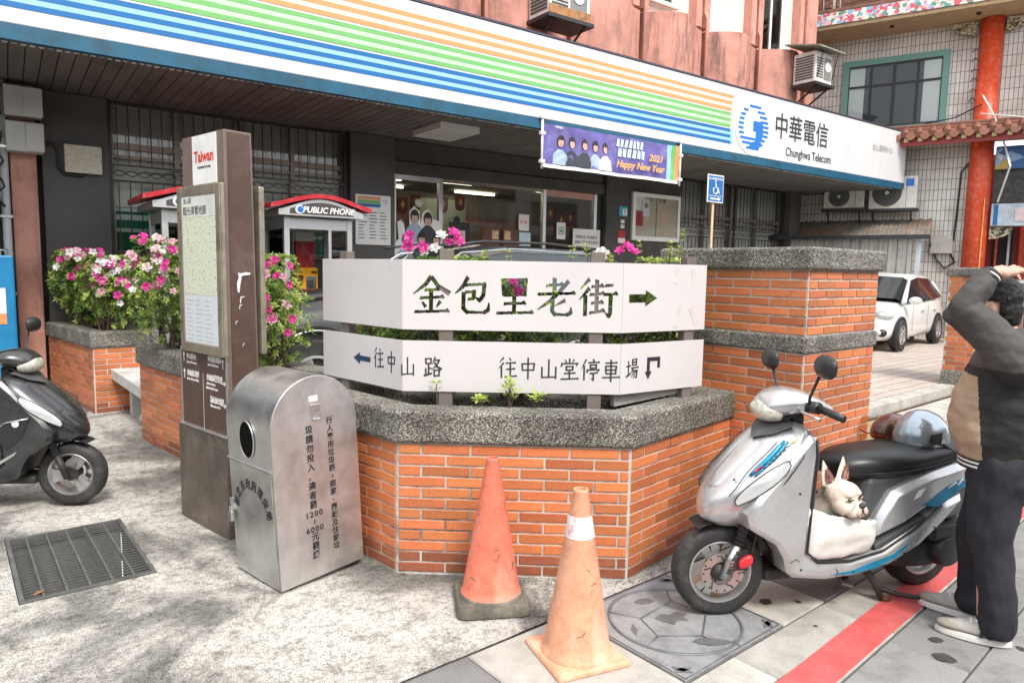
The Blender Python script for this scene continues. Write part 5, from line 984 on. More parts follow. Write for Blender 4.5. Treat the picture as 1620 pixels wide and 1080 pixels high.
# ------------------------------------------------------------------ traffic cones
def cone_mat(nm, c, l): return mat(nm, c, .6, var=.2, vs=9, bump=.12, bs=30, dirt=(l, .75, 5, (1, 1, .5)), fine=.12)
M_CN1 = cone_mat('faded_red_cone', (.76, .2, .125), (.76, .38, .28)); M_CN2 = cone_mat('sun_bleached_cone', (.78, .38, .23), (.78, .54, .42)); M_CNB = mat('dirty_black_rubber', (.12, .115, .09), .85, var=.35, vs=9, bump=.2, dirt=((.33, .31, .24), .6, 7, None)); M_BAND = mat('scuffed_white_band', (.75, .73, .73), .5, var=.05, dirt=((.55, .12, .13), .85, 14, None))
def cone(label, loc, rz, m, base_m, band, bs):
    t = thing('traffic_cone', label, 'cone', loc, rz, 'cones beside the brick planter')
    H = .71
    base = MB()
    def rr(s, r, z): return [(sx*(s-r)+r*math.cos(R(a+q)), sy*(s-r)+r*math.sin(R(a+q)), z) for sx, sy, q in ((1, 1, 0), (-1, 1, 90), (-1, -1, 180), (1, -1, 270)) for a in (0, 30, 60, 90)]
    r_ = .045 if base_m is M_CNB else .012
    th = .045 if base_m is M_CNB else .022
    base.loft([rr(bs, r_, 0), rr(bs, r_, th*.55), rr(bs*.95, r_, th)]).build('base', base_m, t, auto=50)
    if base_m is M_CNB: MB().lathe([(.165, th-.01), (.15, th+.012), (.13, th+.02)], 32).build('collar', base_m, t, smooth=True)
    pr = [(.15, th), (.148, th+.012), (.138, th+.02), (.134, th+.05), (.031, H-.012), (.033, H-.006), (.03, H), (.022, H), (.02, H-.06)]
    MB().lathe(pr, 40, cap=False).build('cone', m, t, auto=45)
    MB().lathe([(.0215, H-.04), (.001, H-.041)], 20, cap=False).build('inside', mat('cone_inside', (.45, .02, .02), .6), t)
    rq = random.Random(int(loc[0]*1000+loc[1]*77))
    for k in range(7):
        z_ = rq.uniform(.08, .5); a_ = rq.uniform(0, 6.28); q_ = .134+(.031-.134)*(z_-th-.05)/(H-.012-th-.05); l_ = rq.uniform(.015, .06)
        MB().tube([((q_-.0025*0-.03*0)*math.cos(a_+.1*j)*(1-.0), q_*math.sin(a_+.1*j), z_+l_*(j-1)*.4*rq.uniform(-1, 1)) for j in range(4)], .0018, 5).build('scuff', M_CNB, t, smooth=True)
    if band: 
        q = lambda z: .134+(.031-.134)*(z-th-.05)/(H-.012-th-.05)
        MB().lathe([(q(.515)+.0015, .515), (q(.605)+.0015, .605)], 40, cap=False).build('reflective_band', M_BAND, t, smooth=True)
    return t
cone('red traffic cone on a black rubber base, close to the brick planter', (1.985, 2.545, .002), R(-31), M_CN1, M_CNB, False, .175)
cone('bleached orange traffic cone with a white band, nearest to the viewer', (1.985, 1.955, .003), R(-16), M_CN2, M_CN2, True, .165)
# ------------------------------------------------------------------ drain grate
dr = thing('drain_grate', 'square steel drain grating set in the concrete at lower left', 'drain grate', ((GX0+GX1)/2, (GY0+GY1)/2, 0), R(0))
dw, dl = (GX1-GX0)/2-.004, (GY1-GY0)/2-.004
M_GRT = mat('galvanised_grating', (.2, .205, .2), .5, .6, var=.25, vs=8)
for a in ((-dw, dw, -dl, -dl+.02), (-dw, dw, dl-.02, dl), (-dw, -dw+.02, -dl+.02, dl-.02), (dw-.02, dw, -dl+.02, dl-.02)): MB().box(*a, -.05, .001).build('frame', M_GRT, dr)
bmsh = MB().box(-dw+.021, dw-.021, -.0025, .0025, -.009, -.003).mesh('bar'); bmsh.materials.append(M_GRT)
for k in range(24): o = put('bar', bmsh, None, dr); o.matrix_basis = xf((0, -dl+.045+(2*dl-.09)*k/23, 0))
for k in range(1, 6): MB().box(-.005, .005, -dl+.021, dl-.021, -.03, -.001).build('cross_bar', M_GRT, dr, M=xf((-dw+2*dw*k/6, 0, 0)))
for x in (-1, 1): MB().box(x*(dw+.02)-.015, x*(dw+.02)+.015, -dl, dl, -.6, -.03).build('pit_wall', M_SLABD, dr)
for y in (-1, 1): MB().box(-dw, dw, y*(dl+.02)-.015, y*(dl+.02)+.015, -.6, -.03).build('pit_wall', M_SLABD, dr)
MB().box(-dw, dw, -dl, dl, -.62, -.6).build('pit_floor', M_HOLE, dr)  # floor coloured black to stand in for the shade down in the pit
lf_ = tag(MB().add([(-.03, 0, 0), (0, -.014, .004), (.035, 0, .002), (0, .014, .005)], [(0, 1, 2, 3)]).build('dry_leaf', mat('dry_leaf', (.3, .13, .06), .8), M=xf((.29, 3.93, .004), .6)), 'dry brown leaf lying on the near corner of the drain grating', 'leaf')
# ------------------------------------------------------------------ cast relief cover
CX0, CX1, CY0, CY1 = 2.19, 2.91, 1.55, 2.22; cc = ((CX0+CX1)/2, (CY0+CY1)/2)
M_CAST = mat('cast_relief_iron', (.33, .335, .34), .6, .25, var=.25, vs=7, bump=.25, bs=120, fine=.25, dirt=((.36, .36, .35), .5, 5, None)); M_CASTD = mat('cast_relief_raised', (.16, .165, .17), .5, .3, var=.25, vs=9)
cv = thing('relief_cover', 'grey cast ground cover with raised circle, fish and map relief under the scooter wheel', 'ground cover', (cc[0], cc[1], 0))
MB().box(-.357, .357, -.332, .332, -.05, .0015).build('plate', M_CAST, cv, bevel=.003)
def rib(nm, pts, r=.007, closed=False): return MB().tube([(x, y, .001) for x, y in pts], r, 6, closed).build(nm, M_CASTD, cv, smooth=True)
rib('rim', [(-.35, -.325), (.35, -.325), (.35, .325), (-.35, .325)], .006, True)
rib('ring', [(.30*math.cos(a*math.pi/24), .30*math.sin(a*math.pi/24)) for a in range(48)], .008, True)
pent = [(-.12, .1), (.13, .12), (.16, -.06), (-.02, -.17), (-.18, -.05)]
rib('inner_rib', pent, .006, True)
for p, a in zip(pent, (130, 45, -18, -95, 195)): rib('spoke', [p, (.295*math.cos(R(a)), .295*math.sin(R(a)))], .005)
def plate(nm, poly, c, s, rot=0): return MB().prism([((x*math.cos(rot)-y*math.sin(rot))*s+c[0], (x*math.sin(rot)+y*math.cos(rot))*s+c[1]) for x, y in poly], .0012, .005).build(nm, M_CASTD, cv)
fish = [(-1, 0), (-.7, .22), (-.2, .32), (.4, .22), (.75, .08), (1, .3), (.95, 0), (1, -.28), (.72, -.06), (.3, -.24), (-.3, -.3), (-.75, -.2)]
plate('fish', fish, (-.02, -.235), .1, R(-40)); plate('map_shape', [(-.9, .2), (-.4, .5), (0, .35), (.5, .6), (1, .3), (.6, 0), (.7, -.4), (.1, -.3), (-.2, -.6), (-.6, -.3)], (0, .01), .09, R(-25)); plate('crab', [(-.8, 0), (-.5, .5), (0, .35), (.6, .5), (.8, .1), (.5, -.1), (.7, -.5), (.1, -.3), (-.5, -.5)], (.21, .02), .06); plate('shell', [(-.8, 0), (-.2, .5), (.6, .4), (.9, 0), (.3, -.4), (-.4, -.4)], (.02, .2), .06, R(-30)); plate('leaf', [(-1, 0), (0, .3), (1, 0), (0, -.3)], (-.22, .05), .05, R(50))
for x, y, a in ((.31, -.29, 40), (.3, .28, -40), (-.31, .28, 40), (-.31, -.28, -40)):
    for k in (-25, 25): plate('knot', [(-1, 0), (-.4, .28), (.4, .28), (1, 0), (.4, -.28), (-.4, -.28)], (x, y), .045, R(a+k))
# ------------------------------------------------------------------ things on the office wall
nb1 = thing('notice_board', 'white framed notice board with sparse papers on the dark wall right of the entrance', 'notice board', M=BM @ xf((11.12, -.145, 2.25)))
MB().box(0, 1.45, -.03, 0, 0, .98).build('back', mat('board_cork', (.58, .49, .38), .8, var=.08), nb1)
for a in ((0, 1.45, 0, .09), (0, 1.45, .9, .98)): MB().box(a[0], a[1], -.07, -.031, a[2], a[3]).build('frame', M_WHITE, nb1, bevel=.004)
for a in ((0, .08), (1.37, 1.45)): MB().box(a[0], a[1], -.069, -.0305, .091, .899).build('frame', M_WHITE, nb1)
MB().box(.72, .73, -.06, -.0305, .091, .899).build('door_gap', M_TRIM, nb1); MB().add([(.08, -.066, .091), (1.37, -.066, .091), (1.37, -.066, .899), (.08, -.066, .899)], [(0, 1, 2, 3)]).build('glass', M_GLASS, nb1, recalc=False)
for x, z, w_, h_, m in ((.1, .62, .16, .2, M_WHITE), (.31, .5, .2, .35, M_WHITE), (.11, .3, .22, .3, mat('red_notice', (.45, .03, .03), .6)), (.36, .68, .12, .1, M_INK)): MB().box(x, x+w_, -.04, -.0305-.003*(m is M_INK), z, z+h_).build('paper', m, nb1)
text('lettering', '公', .09, M_INK, nb1, basis((.55, -.034, .84), (1, 0, 0), (0, 0, 1))); text('lettering', '布 欄', .09, M_INK, nb1, basis((.9, -.034, .84), (1, 0, 0), (0, 0, 1)))
pb = thing('price_board', 'white price list board with a rainbow header on the dark column beside the entrance', 'notice board', M=BM @ xf((5.07, -.165, 1.95)))
MB().box(0, .6, -.03, 0, 0, .78).build('panel', M_WHITE, pb, bevel=.006)
for i, m in enumerate((M_SORG, M_SGRN, M_SBLUE)): MB().box(.03, .42, -.033, -.031, .70-.055*i, .75-.055*i).build('header_stripe', m, pb)
text('lettering', 'つ', .1, M_EMB, pb, basis((.5, -.032, .68), (1, 0, 0), (0, 0, 1)))
for j in range(9):
    for i in range(3): MB().box(.05+.18*i, .05+.18*i+rg.uniform(.07, .14), -.033, -.031, .5-.05*j, .512-.05*j).build('text_line', M_INK, pb)
ad = thing('address_plate', 'small blue house number plate on the dark wall left of the notice board', 'plate', M=BM @ xf((10.78, -.145, 2.72)))
MB().box(0, .24, -.012, 0, 0, .2).build('plate', mat('address_blue', (.02, .35, .42), .4), ad); MB().box(.1, .22, -.014, -.0125, .02, .15).build('number_field', M_WHITE, ad); text('lettering', '7', .11, M_INK, ad, basis((.16, -.0145, .085), (1, 0, 0), (0, 0, 1)), bold=.002)
for z in (-.14, -.24): MB().box(.06, .16, -.01, 0, z, z+.07).build('sub_plate', M_WHITE, ad); text('lettering', '7', .05, M_INK, ad, basis((.11, -.0105, z+.035), (1, 0, 0), (0, 0, 1)))
rl_ = thing('warning_sticker', 'small red and white sticker low on the dark wall beside the entrance', 'sticker', M=BM @ xf((10.78, -.145, 2.18)))
MB().box(0, .2, -.006, 0, .1, .25).build('red_field', MATS['red_notice'], rl_); MB().box(0, .2, -.006, 0, 0, .099).build('white_field', M_WHITE, rl_)
def glass_poster(nm, label, x, z, w_, h_, m=M_WHITE, y=-.03): t = thing(nm, label, 'poster', M=BM @ xf((x, y, z))); MB().box(0, w_, -.004, 0, 0, h_).build('sheet', m, t); return t
t = glass_poster('door_poster', 'white sheet with a green code square on the right glass pane', 9.25, 2.2, .22, .32); 
MB().tube([(.05, -.006, .1), (.17, -.006, .1), (.17, -.006, .22), (.05, -.006, .22)], .012, 4, True).build('green_mark', M_SGRN, t); MB().box(.08, .14, -.008, -.005, .13, .19).build('green_mark', M_SGRN, t)
t = glass_poster('door_poster', 'wide white notice card low on the right glass pane', 9.66, 2.06, .72, .36, y=-.035)
text('lettering', '因應防疫 敬請配合', .07, M_INK, t, basis((.36, -.0055, .2), (1, 0, 0), (0, 0, 1))); text('lettering', '請戴口罩並實名登記', .07, M_INK, t, basis((.36, -.0055, .1), (1, 0, 0), (0, 0, 1)))
t = glass_poster('door_poster', 'white poster with two pink dots on the middle glass pane', 8.34, 2.32, .24, .3)
for x in (.07, .16): MB().lathe([(.035, 0), (.035, .001)], 16, basis((x, -.005, .16), (1, 0, 0), (0, 0, 1))).build('pink_dot', mat('pink_dot', (.8, .35, .4), .5), t)
glass_poster('door_poster', 'pale blue sheet under the dotted poster on the middle pane', 8.3, 2.04, .32, .25, mat('pale_blue_sheet', (.55, .68, .72), .6))
for x, lb, s in ((7.55, 'left', 1), (8.0, 'right', -1)):
    t = glass_poster('gift_poster', f'brown gift box poster, {lb} of the pair on the middle pane', x, 1.98, .36, .36, mat('brown_poster', (.14, .05, .03), .6)); MB().box(.2 if s > 0 else .02, .34 if s > 0 else .16, -.006, -.0045, .16, .32).build('picture', mat('gift_picture', (.6, .42, .25), .6, var=.5, vs=14), t)
t = glass_poster('easel_sign', 'black framed sign with pink paper leaning inside the entrance', 6.83, 1.9, .42, .5, M_BLACK, -.06); MB().box(.1, .33, -.008, -.005, .03, .36).build('pink_paper', mat('pink_paper', (.75, .45, .48), .6), t); MB().ell((.16, .0, .53), (.07, .01, .07)).build('clip', M_BLACK, t)
st = thing('cardboard_standee', 'white edged group cut-out of waving people on the left glass pane', 'standee', M=BM @ xf((5.8, -.06, 1.72)))
def disc(c, rx, rz, n=20): return [(c[0]+rx*math.cos(2*math.pi*k/n), c[1]+rz*math.sin(2*math.pi*k/n)) for k in range(n)]
def fl(nm, poly, m, y0, parent=st): return MB().prism(poly, y0, y0+.002, XZ).build(nm, m, parent)
fl('backing', [(-.06, .1), (.02, .3), (.08, .35), (.05, .62), (.12, .66), (.17, .6), (.2, .45), (.28, .5), (.27, .8), (.36, .9), (.46, .82), (.48, .62), (.53, .82), (.62, .86), (.7, .78), (.72, .7), (.84, .68), (.86, .55), (.8, .45), (.9, .28), (1.0, .08), (1.0, -.1), (-.06, -.1)], M_WHITE, 0)
M_SKIN = mat('printed_skin', (.62, .4, .3), .7); M_HAIRP = mat('printed_hair', (.04, .03, .028), .7); M_SHIRT = mat('printed_shirt', (.35, .45, .55), .7); M_SUIT = mat('printed_suit', (.05, .055, .07), .7)
for i, (x, z, sm) in enumerate(((.37, .72, M_SHIRT), (.62, .69, M_SUIT), (.22, .33, M_SHIRT), (.5, .36, M_SUIT), (.78, .36, M_SHIRT))):
    y = .003+.006*(i > 1); w_ = .17
    fl('torso', [(x-w_, z-.42), (x-w_*.9, z-.2), (x-.05, z-.1), (x+.05, z-.1), (x+w_*.9, z-.2), (x+w_, z-.42)], sm, y); fl('hair', disc((x, z+.01), .085, .115), M_HAIRP, y+.001); fl('face', disc((x, z-.02), .06, .08), M_SKIN, y+.0035); fl('fringe', disc((x, z+.055), .065, .035), M_HAIRP, y+.0055); fl('mouth', disc((x, z-.06), .018, .006, 8), M_LANT, y+.006)
    for q in (-.024, .024): fl('eye', disc((x+q, z-.012), .009, .006, 8), M_HAIRP, y+.006)
fl('speech_bubble', disc((.45, .95), .07, .07), M_TRIM, .004)
# new-year banner hanging from the canopy edge
bn2 = thing('banner', 'purple new year banner with five printed figures hanging from the blue fascia edge', 'banner', M=BM @ xf((7.04, FV-.10, 3.10)))
M_PURP = mat('purple_banner_print', (.13, .11, .34), .6, var=.25, vs=3, dirt=((.3, .27, .55), .6, 2.5, None))
def wav(x, z): return .02*math.sin(x*5+z*3)+.008*math.sin(x*17+z*11)
def cloth(x0, x1, z0, z1, dy, m, nm, n=48, k=8):
    mb = MB(); mb.v = [(x0+(x1-x0)*i/n, wav(x0+(x1-x0)*i/n, z0+(z1-z0)*j/k)-dy, z0+(z1-z0)*j/k) for j in range(k+1) for i in range(n+1)]; mb.f = [(j*(n+1)+i, j*(n+1)+i+1, (j+1)*(n+1)+i+1, (j+1)*(n+1)+i) for j in range(k) for i in range(n)]
    return mb.build(nm, m, bn2, smooth=True, recalc=False)
cloth(0, 2.66, 0.05, .62, 0, M_PURP, 'cloth'); cloth(0, 2.95, -.0, .05, .0, M_WHITE, 'lower_hem')
for i, m in enumerate((M_SLB, M_SGRN, M_SORG)): cloth(2.66+.097*i, 2.757+.097*i, .05, .62, 0, m, 'edge_stripe', 4)
for x in (-.02, 2.97):
    MB().tube([(x, -.0, -.03), (x, -.0, .7)], .018, 8).build('pole', M_WHITE, bn2, smooth=True)
    for z in (.05, .45, .68): MB().box(x-.04, x+.04, -.03, .03, z, z+.05).build('clamp', M_WHITE, bn2, bevel=.006)
def flb(nm, poly, m, dy):
    mb = MB().prism(poly, .0, .002, XZ); mb.v = [(x, y+wav(x, z)-dy, z) for x, y, z in mb.v]; return mb.build(nm, m, bn2)
for i, (x, sm) in enumerate(((.33, M_SHIRT), (.54, M_SUIT), (.78, M_SUIT), (1.02, M_SHIRT), (1.24, M_WHITE))):
    z = .40; flb('torso', [(x-.14, .06), (x-.13, .2), (x-.04, .28), (x+.04, .28), (x+.13, .2), (x+.14, .06)], sm, .004+.001*i); flb('hair', disc((x, z), .062, .085), M_HAIRP, .010); flb('face', disc((x, z-.025), .045, .06), M_SKIN, .012); flb('mouth', disc((x, z-.055), .012, .004, 8), M_LANT, .0145); flb('fringe', disc((x, z+.035), .048, .022), M_HAIRP, .0145)
    for q in (-.018, .018): flb('eye', disc((x+q, z-.02), .006, .004, 8), M_HAIRP, .0145)
M_BOR = mat('banner_orange', (.8, .42, .1), .5); text('lettering', '2021', .15, M_BOR, bn2, basis((2.3, -.07, .34), (1, 0, 0), (0, 0, 1)), bold=.003, shear=.25, sx=1.1); text('lettering', 'Happy New Year', .155, M_BOR, bn2, basis((1.95, -.075, .18), (1, 0, 0), (0, 0, 1)), bold=.003, shear=.3)
for k in range(7): flb('banner_word_block', [(1.46+.085*k, .46), (1.52+.085*k, .45), (1.53+.085*k, .57), (1.48+.085*k, .58)], mat('banner_pale_word', (.55, .68, .75), .5), .012)
for k in range(6): flb('banner_word_block', [(1.5+.1*k, .31), (1.57+.1*k, .30), (1.58+.1*k, .43), (1.51+.1*k, .44)], MATS['banner_pale_word'], .012)
text('lettering', '中華電信', .04, M_WHITE, bn2, basis((.26, -.045, .58), (1, 0, 0), (0, 0, 1)))
# disabled parking sign on its pole
ds = thing('parking_sign', 'blue wheelchair sign on a slim pole in front of the far barred window', 'sign', M=BM @ xf((10.13, -3.0, FLOOR_Z)))
MB().tube([(0, 0, -.02), (0, 0, 2.62)], .022, 10).build('pole', mat('rusty_orange_pole', (.5, .33, .2), .6, var=.2), ds, smooth=True)
MB().box(-.205, .205, -.045, -.03, 2.55, 3.0).build('sign_plate', M_WHITE, ds, bevel=.01); MB().box(-.185, .185, -.0475, -.0455, 2.57, 2.98).build('blue_field', mat('sign_blue', (.01, .12, .38), .4), ds)
text('lettering', '身心障礙專用停車位', .042, M_WHITE, ds, basis((0, -.049, 2.93), (1, 0, 0), (0, 0, 1)), sx=.95)
MB().tube([(.055*math.cos(R(a))-.01, -.05, 2.745+.055*math.sin(R(a))) for a in range(130, 400, 15)], .009, 6).build('wheelchair_symbol', M_WHITE, ds); MB().tube([(-.01, -.05, 2.87), (0, -.05, 2.79), (.05, -.05, 2.785), (.085, -.05, 2.70)], .011, 6).build('wheelchair_symbol', M_WHITE, ds); MB().ell((-.012, -.05, 2.893), (.016, .006, .016)).build('wheelchair_symbol', M_WHITE, ds)
MB().prism([(-.13, 2.60), (.07, 2.60), (.07, 2.585), (.14, 2.612), (.07, 2.64), (.07, 2.625), (-.13, 2.625)], .048, .0495, XZ).build('arrow', M_WHITE, ds); MB().box(-.17, .17, -.0495, -.048, 2.655, 2.662).build('rule', M_WHITE, ds)
# blue cabinet at the left edge
bc = thing('blue_cabinet', 'blue steel cabinet with an orange and white stripe at the left edge', 'cabinet', M=BM @ xf((.08, -1.0, 0)))
MB().box(0, .62, 0, .5, -.02, 1.66).build('case', mat('blue_cabinet', (.01, .2, .42), .45, var=.1), bc, bevel=.02); MB().box(0, .53, -.004, -.001, .95, 1.3).build('white_stripe', M_WHITE, bc); MB().box(0, .53, -.006, -.0045, .9, 1.02).build('orange_stripe', M_SORG, bc); MB().tube([(.5, .2, 1.66), (.5, .2, 1.72), (.57, .2, 1.72), (.57, .2, 1.66)], .012, 6).build('handle', M_STEEL, bc)
# ------------------------------------------------------------------ scooters (local: x forward, y left, z up, origin on the ground under the rear axle)
M_SILV = mat('silver_scooter_paint', (.58, .59, .6), .28, .6, var=.08, vs=3, coat=.8, dirt=((.4, .34, .28), .45, 5, None)); M_SGREY = mat('grey_plastic', (.075, .076, .078), .5, var=.12, bump=.1, bs=200)
M_GUN = mat('gunmetal_paint', (.055, .058, .062), .3, .6, var=.08, coat=.7, dirt=((.22, .2, .18), .3, 6, None)); M_SEAT = mat('black_vinyl_seat', (.018, .018, .019), .36, var=.12, bump=.12, bs=160); M_CLEAR = glass('clear_plastic', (.9, .9, .84), .08, .4)
M_REDC = mat('red_caliper', (.65, .03, .04), .35, var=.1); M_BLUES = mat('blue_splash', (.02, .24, .42), .3, .3, var=.3, vs=14); M_DISC = mat('brake_disc', (.5, .48, .46), .3, .9, var=.1); M_DULL = mat('dusty_black_metal', (.045, .044, .042), .55, .3, var=.3, vs=9); M_RUST = mat('rusty_iron', (.16, .07, .04), .8, .3, var=.4, vs=15)
def ering(x, zc, hh, hw, n=14, p=2.4, flat=0.):
    r = []
    for k in range(n):
        a = 2*math.pi*k/n; c, s = math.cos(a), math.sin(a); y = hw*abs(c)**(2/p)*(1 if c > 0 else -1); z = hh*abs(s)**(2/p)*(1 if s > 0 else -1)
        r.append((x, y, zc+z))
    return r
def scooter(label, M, paint, style, steer):
    t = thing('scooter', label, 'scooter', M=M); dark = style == 'dark'
    # front wheel group, turned with the bars
    WX = 1.2; MS = xf((WX-.04, 0, 0), steer) @ xf((-(WX-.04), 0, 0)); r = .215
    def tyre(x, Mx, side_y=.055, rr=r):
        B_ = Mx @ basis((x, 0, rr), (-1, 0, 0), (0, 0, 1))
        w = MB().lathe([(rr*.66, -.045), (rr*.82, -.056), (rr*.95, -.048), (rr, -.02), (rr, .02), (rr*.95, .048), (rr*.82, .056), (rr*.66, .045)], 48, B_, cap=False).build('wheel', M_RUB, t, smooth=True)
        tm = MB()
        for k in range(26):
            for s in (-1, 1): tm.box(-.004, .004, .006 if s > 0 else -.04, .04 if s > 0 else -.006, rr*.985, rr*1.008, B_ @ Matrix.Rotation(2*math.pi*(k+.5*(s > 0))/26, 4, 'Z') @ Matrix.Rotation(R(90), 4, 'Y') @ Matrix.Rotation(R(25)*s, 4, 'X') @ Matrix.Rotation(R(90), 4, 'X') if False else B_ @ Matrix.Rotation(2*math.pi*(k+.5*(s > 0))/26, 4, 'Z') @ basis((0, 0, 0), (0, 1, 0), (0, 0, 1)))
        MB().lathe([(rr*.68, -.045), (rr*.66, -.05), (rr*.60, -.03), (rr*.59, 0), (rr*.60, .03), (rr*.66, .052), (rr*.69, .05)], 48, B_, cap=False).build('rim', M_ALLOY, w, auto=40)
        for k in range(3):
            for s in (-.2, .2): MB().loft([[(-.016, .03, -.02), (.016, .03, -.02), (.016, .03, .03), (-.016, .03, .03)], [(-.024, rr*.635, -.02), (.024, rr*.635, -.02), (.02, rr*.635, .022), (-.02, rr*.635, .022)]], True, B_ @ Matrix.Rotation(2*math.pi*k/3+s+.4, 4, 'Z')).build('spoke', M_ALLOY, w)
        MB().lathe([(.045, -.04), (.045, .045), (.03, .06), (.012, .075)], 18, B_).build('hub', M_DULL, w, auto=40); return w, B_
    w, B_ = tyre(WX, MS)
    MB().lathe([(.055, .058), (.096, .058), (.096, .063), (.055, .063)], 40, B_, cap=False).build('brake_disc', M_DISC, w, auto=40)
    for k in range(14): MB().lathe([(.005, 0), (.005, .001)], 8, B_ @ xf((.086*math.cos(k*.449), .086*math.sin(k*.449), .0632))).build('disc_hole', M_BLACK, w)
    for k in range(5): MB().box(-.018, .018, -.003, .003, 0, .001, B_ @ xf((.072*math.cos(k*1.257+.3), .072*math.sin(k*1.257+.3), .0632), k*1.257+.9)).build('disc_slot', M_BLACK, w)
    FS = MS
    for s in (-1, 1):
        MB().tube([(WX-.0, s*.085, r-.015), (WX-.06, s*.085, .36)], .022, 12, M=FS).build('fork_leg', M_STEEL if not dark else M_DULL, t, smooth=True)
        MB().tube([(WX-.06, s*.085, .36), (WX-.105, s*.085, .50)], .024, 12, M=FS).build('fork_boot', M_BLKPL, t, smooth=True)
        for k in range(7): MB().lathe([(.027, -.004), (.027, .004)], 12, FS @ basis((WX-.065-.006*k, s*.085, .375+.02*k), (.9, 0, .25), (0, 1, 0))).build('boot_fold', M_BLKPL, t)
    if not dark: text('lettering', 'PRO BUS', .03, M_INK, t, FS @ basis((WX-.033, .1075, .285), (-.36, 0, .93), (-.93, 0, -.36)), bold=.0008)
    cl = MB().loft([ering(WX-.13, .298, .02, .012, 10), ering(WX-.11, .293, .032, .018, 10), ering(WX-.08, .278, .03, .018, 10), ering(WX-.06, .272, .015, .012, 10)], True, FS @ xf((0, .102, 0))).build('brake_caliper', M_REDC, t, sub=1)
    MB().box(WX-.11, WX-.04, .075, .09, .24, .34, FS).build('caliper_bracket', M_DULL, t); MB().tube([(WX-.12, .105, .33), (WX-.14, .1, .42), (WX-.12, .06, .52)], .006, 6, M=FS).build('brake_hose', M_BLKPL, t)
    gd = MB(); 
    for i in range(14):
        a = R(60+110*i/13); gd.v += [(WX+(r+.03)*math.cos(a), y, r+(r+.035)*math.sin(a)) for y in (-.075, -.06, .06, .075)]
    for i in range(13): gd.f += [(4*i+k, 4*i+k+1, 4*i+k+5, 4*i+k+4) for k in range(3)]
    gd.v = [tuple(FS @ Vector(q)) for q in gd.v]; gd.build('mudguard', M_BLKPL, t, smooth=True)
    # front shield
    st = [(.43, 1.20, .07, 1.10), (.455, 1.295, .085, 1.10), (.50, 1.325, .12, 1.10), (.58, 1.30, .175, 1.06), (.68, 1.215, .205, .98), (.78, 1.10, .205, .90), (.86, 1.0, .18, .86), (.90, .94, .13, .84), (.915, .9, .08, .84)]
    rings = [[(xe+(xf_-xe)*max(0, math.cos(R(a)))**.75, hw*math.sin(R(a)), z) for a in range(-90, 91, 15)]+[(xe-.02, hw*.6, z), (xe-.02, -hw*.6, z)] for z, xf_, hw, xe in st]
    MB().loft(rings).build('front_shield', paint, t, sub=1); MH0 = xf((.82, 0, 0), steer*1.15) @ xf((-.82, 0, 0))
    def shield(z, a, off):
        for k in range(len(st)-1):
            if st[k][0] <= z <= st[k+1][0] or k == len(st)-2:
                q = (z-st[k][0])/(st[k+1][0]-st[k][0]); _, xf_, hw, xe = (u_+(v_-u_)*q for u_, v_ in zip(st[k], st[k+1])); break
        return (xe+(xf_-xe)*max(0, math.cos(R(a)))**.75+off*math.cos(R(a)), hw*math.sin(R(a))+off*math.sin(R(a)), z)
    # raised centre panel and dark dash wedge on the shield
    rings = [[(xe+(xf_-xe)*max(0, math.cos(R(a)))**.75+.012, hw*.62*math.sin(R(a)), z) for a in range(-90, 91, 18)]+[(xe, 0, z)] for z, xf_, hw, xe in st[3:7]]
    MB().loft(rings).build('centre_panel', paint, t, sub=1)
    MB().loft([[(.99, -.09, .87), (.99, .09, .87), (1.06, .0, .835)], [(.9, -.15, .925), (.9, .15, .925), (.97, 0, .905)]]).build('cowl_wedge', M_SGREY, t, bevel=.008)
    for s in (-1, 1):
        lens = []
        for k in range(9):
            q = k/8; z = .572+.2*q; ac = 58+12*q; ha = 13*math.sin(math.pi*q)**.55+1.5
            lens.append([shield(z+.035*math.sin(math.pi*q)*(j/5-.5), s*(ac-ha+2*ha*j/5), .007) for j in range(6)])
        mb = MB(); mb.v = [v for r_ in lens for v in r_]; mb.f = [(6*k+j, 6*k+j+1, 6*k+j+7, 6*k+j+6) for k in range(8) for j in range(5)]
        mb.build('turn_signal', M_LAMP, t, smooth=True); MB().tube([r_[0] for r_ in lens]+[r_[5] for r_ in lens[::-1]], .003, 6, True).build('lens_rim', M_BLKPL, t, smooth=True)
        MB().tube([shield(.575+.3*k/9, s*(37+2*math.sin(k)), .0135) for k in range(1, 9)], .0022, 6).build('panel_gap', M_BLACK, t, smooth=True)
        MB().tube([shield(.46+.42*k/9, s*86, .004) for k in range(10)], .003, 6).build('panel_gap', M_BLACK, t, smooth=True)
        MB().tube([(.83, s*.1, .97), (.9, s*.09, .93), (.93, s*.07, .9)], .007, 6, M=MH0).build('control_cable', M_BLKPL, t, smooth=True)
        MB().lathe([(.006, 0), (.006, .003)], 10, basis((1.205, s*.10, .675), (.3, 0, -.4), (0, 1, 0))).build('bolt', M_DULL, t)
        # side fairing sweeping from the shield round the floor to the tail
        out = [(1.17, .47), (1.09, .42), (1.03, .385), (.985, .32), (.965, .25), (.93, .22), (.75, .19), (.55, .19), (.375, .215), (.2, .29), (.05, .40), (-.06, .50), (-.05, .535), (.08, .49), (.24, .385), (.42, .30), (.62, .27), (.80, .285), (.865, .335), (.855, .5), (.845, .65), (.835, .78), (.84, .865), (.88, .88), (.96, .80), (1.05, .70), (1.13, .62), (1.19, .54)]
        mb = MB(); n = len(out); 
        ins = offset_poly(out[::-1], .022)[::-1]
        ya, yb = (.10, .185) if s > 0 else (-.10, -.185); yc = s*.205
        mb.v = [(x, ya, z) for x, z in out]+[(x, yb, z) for x, z in out]+[(x, yc, z) for x, z in ins]
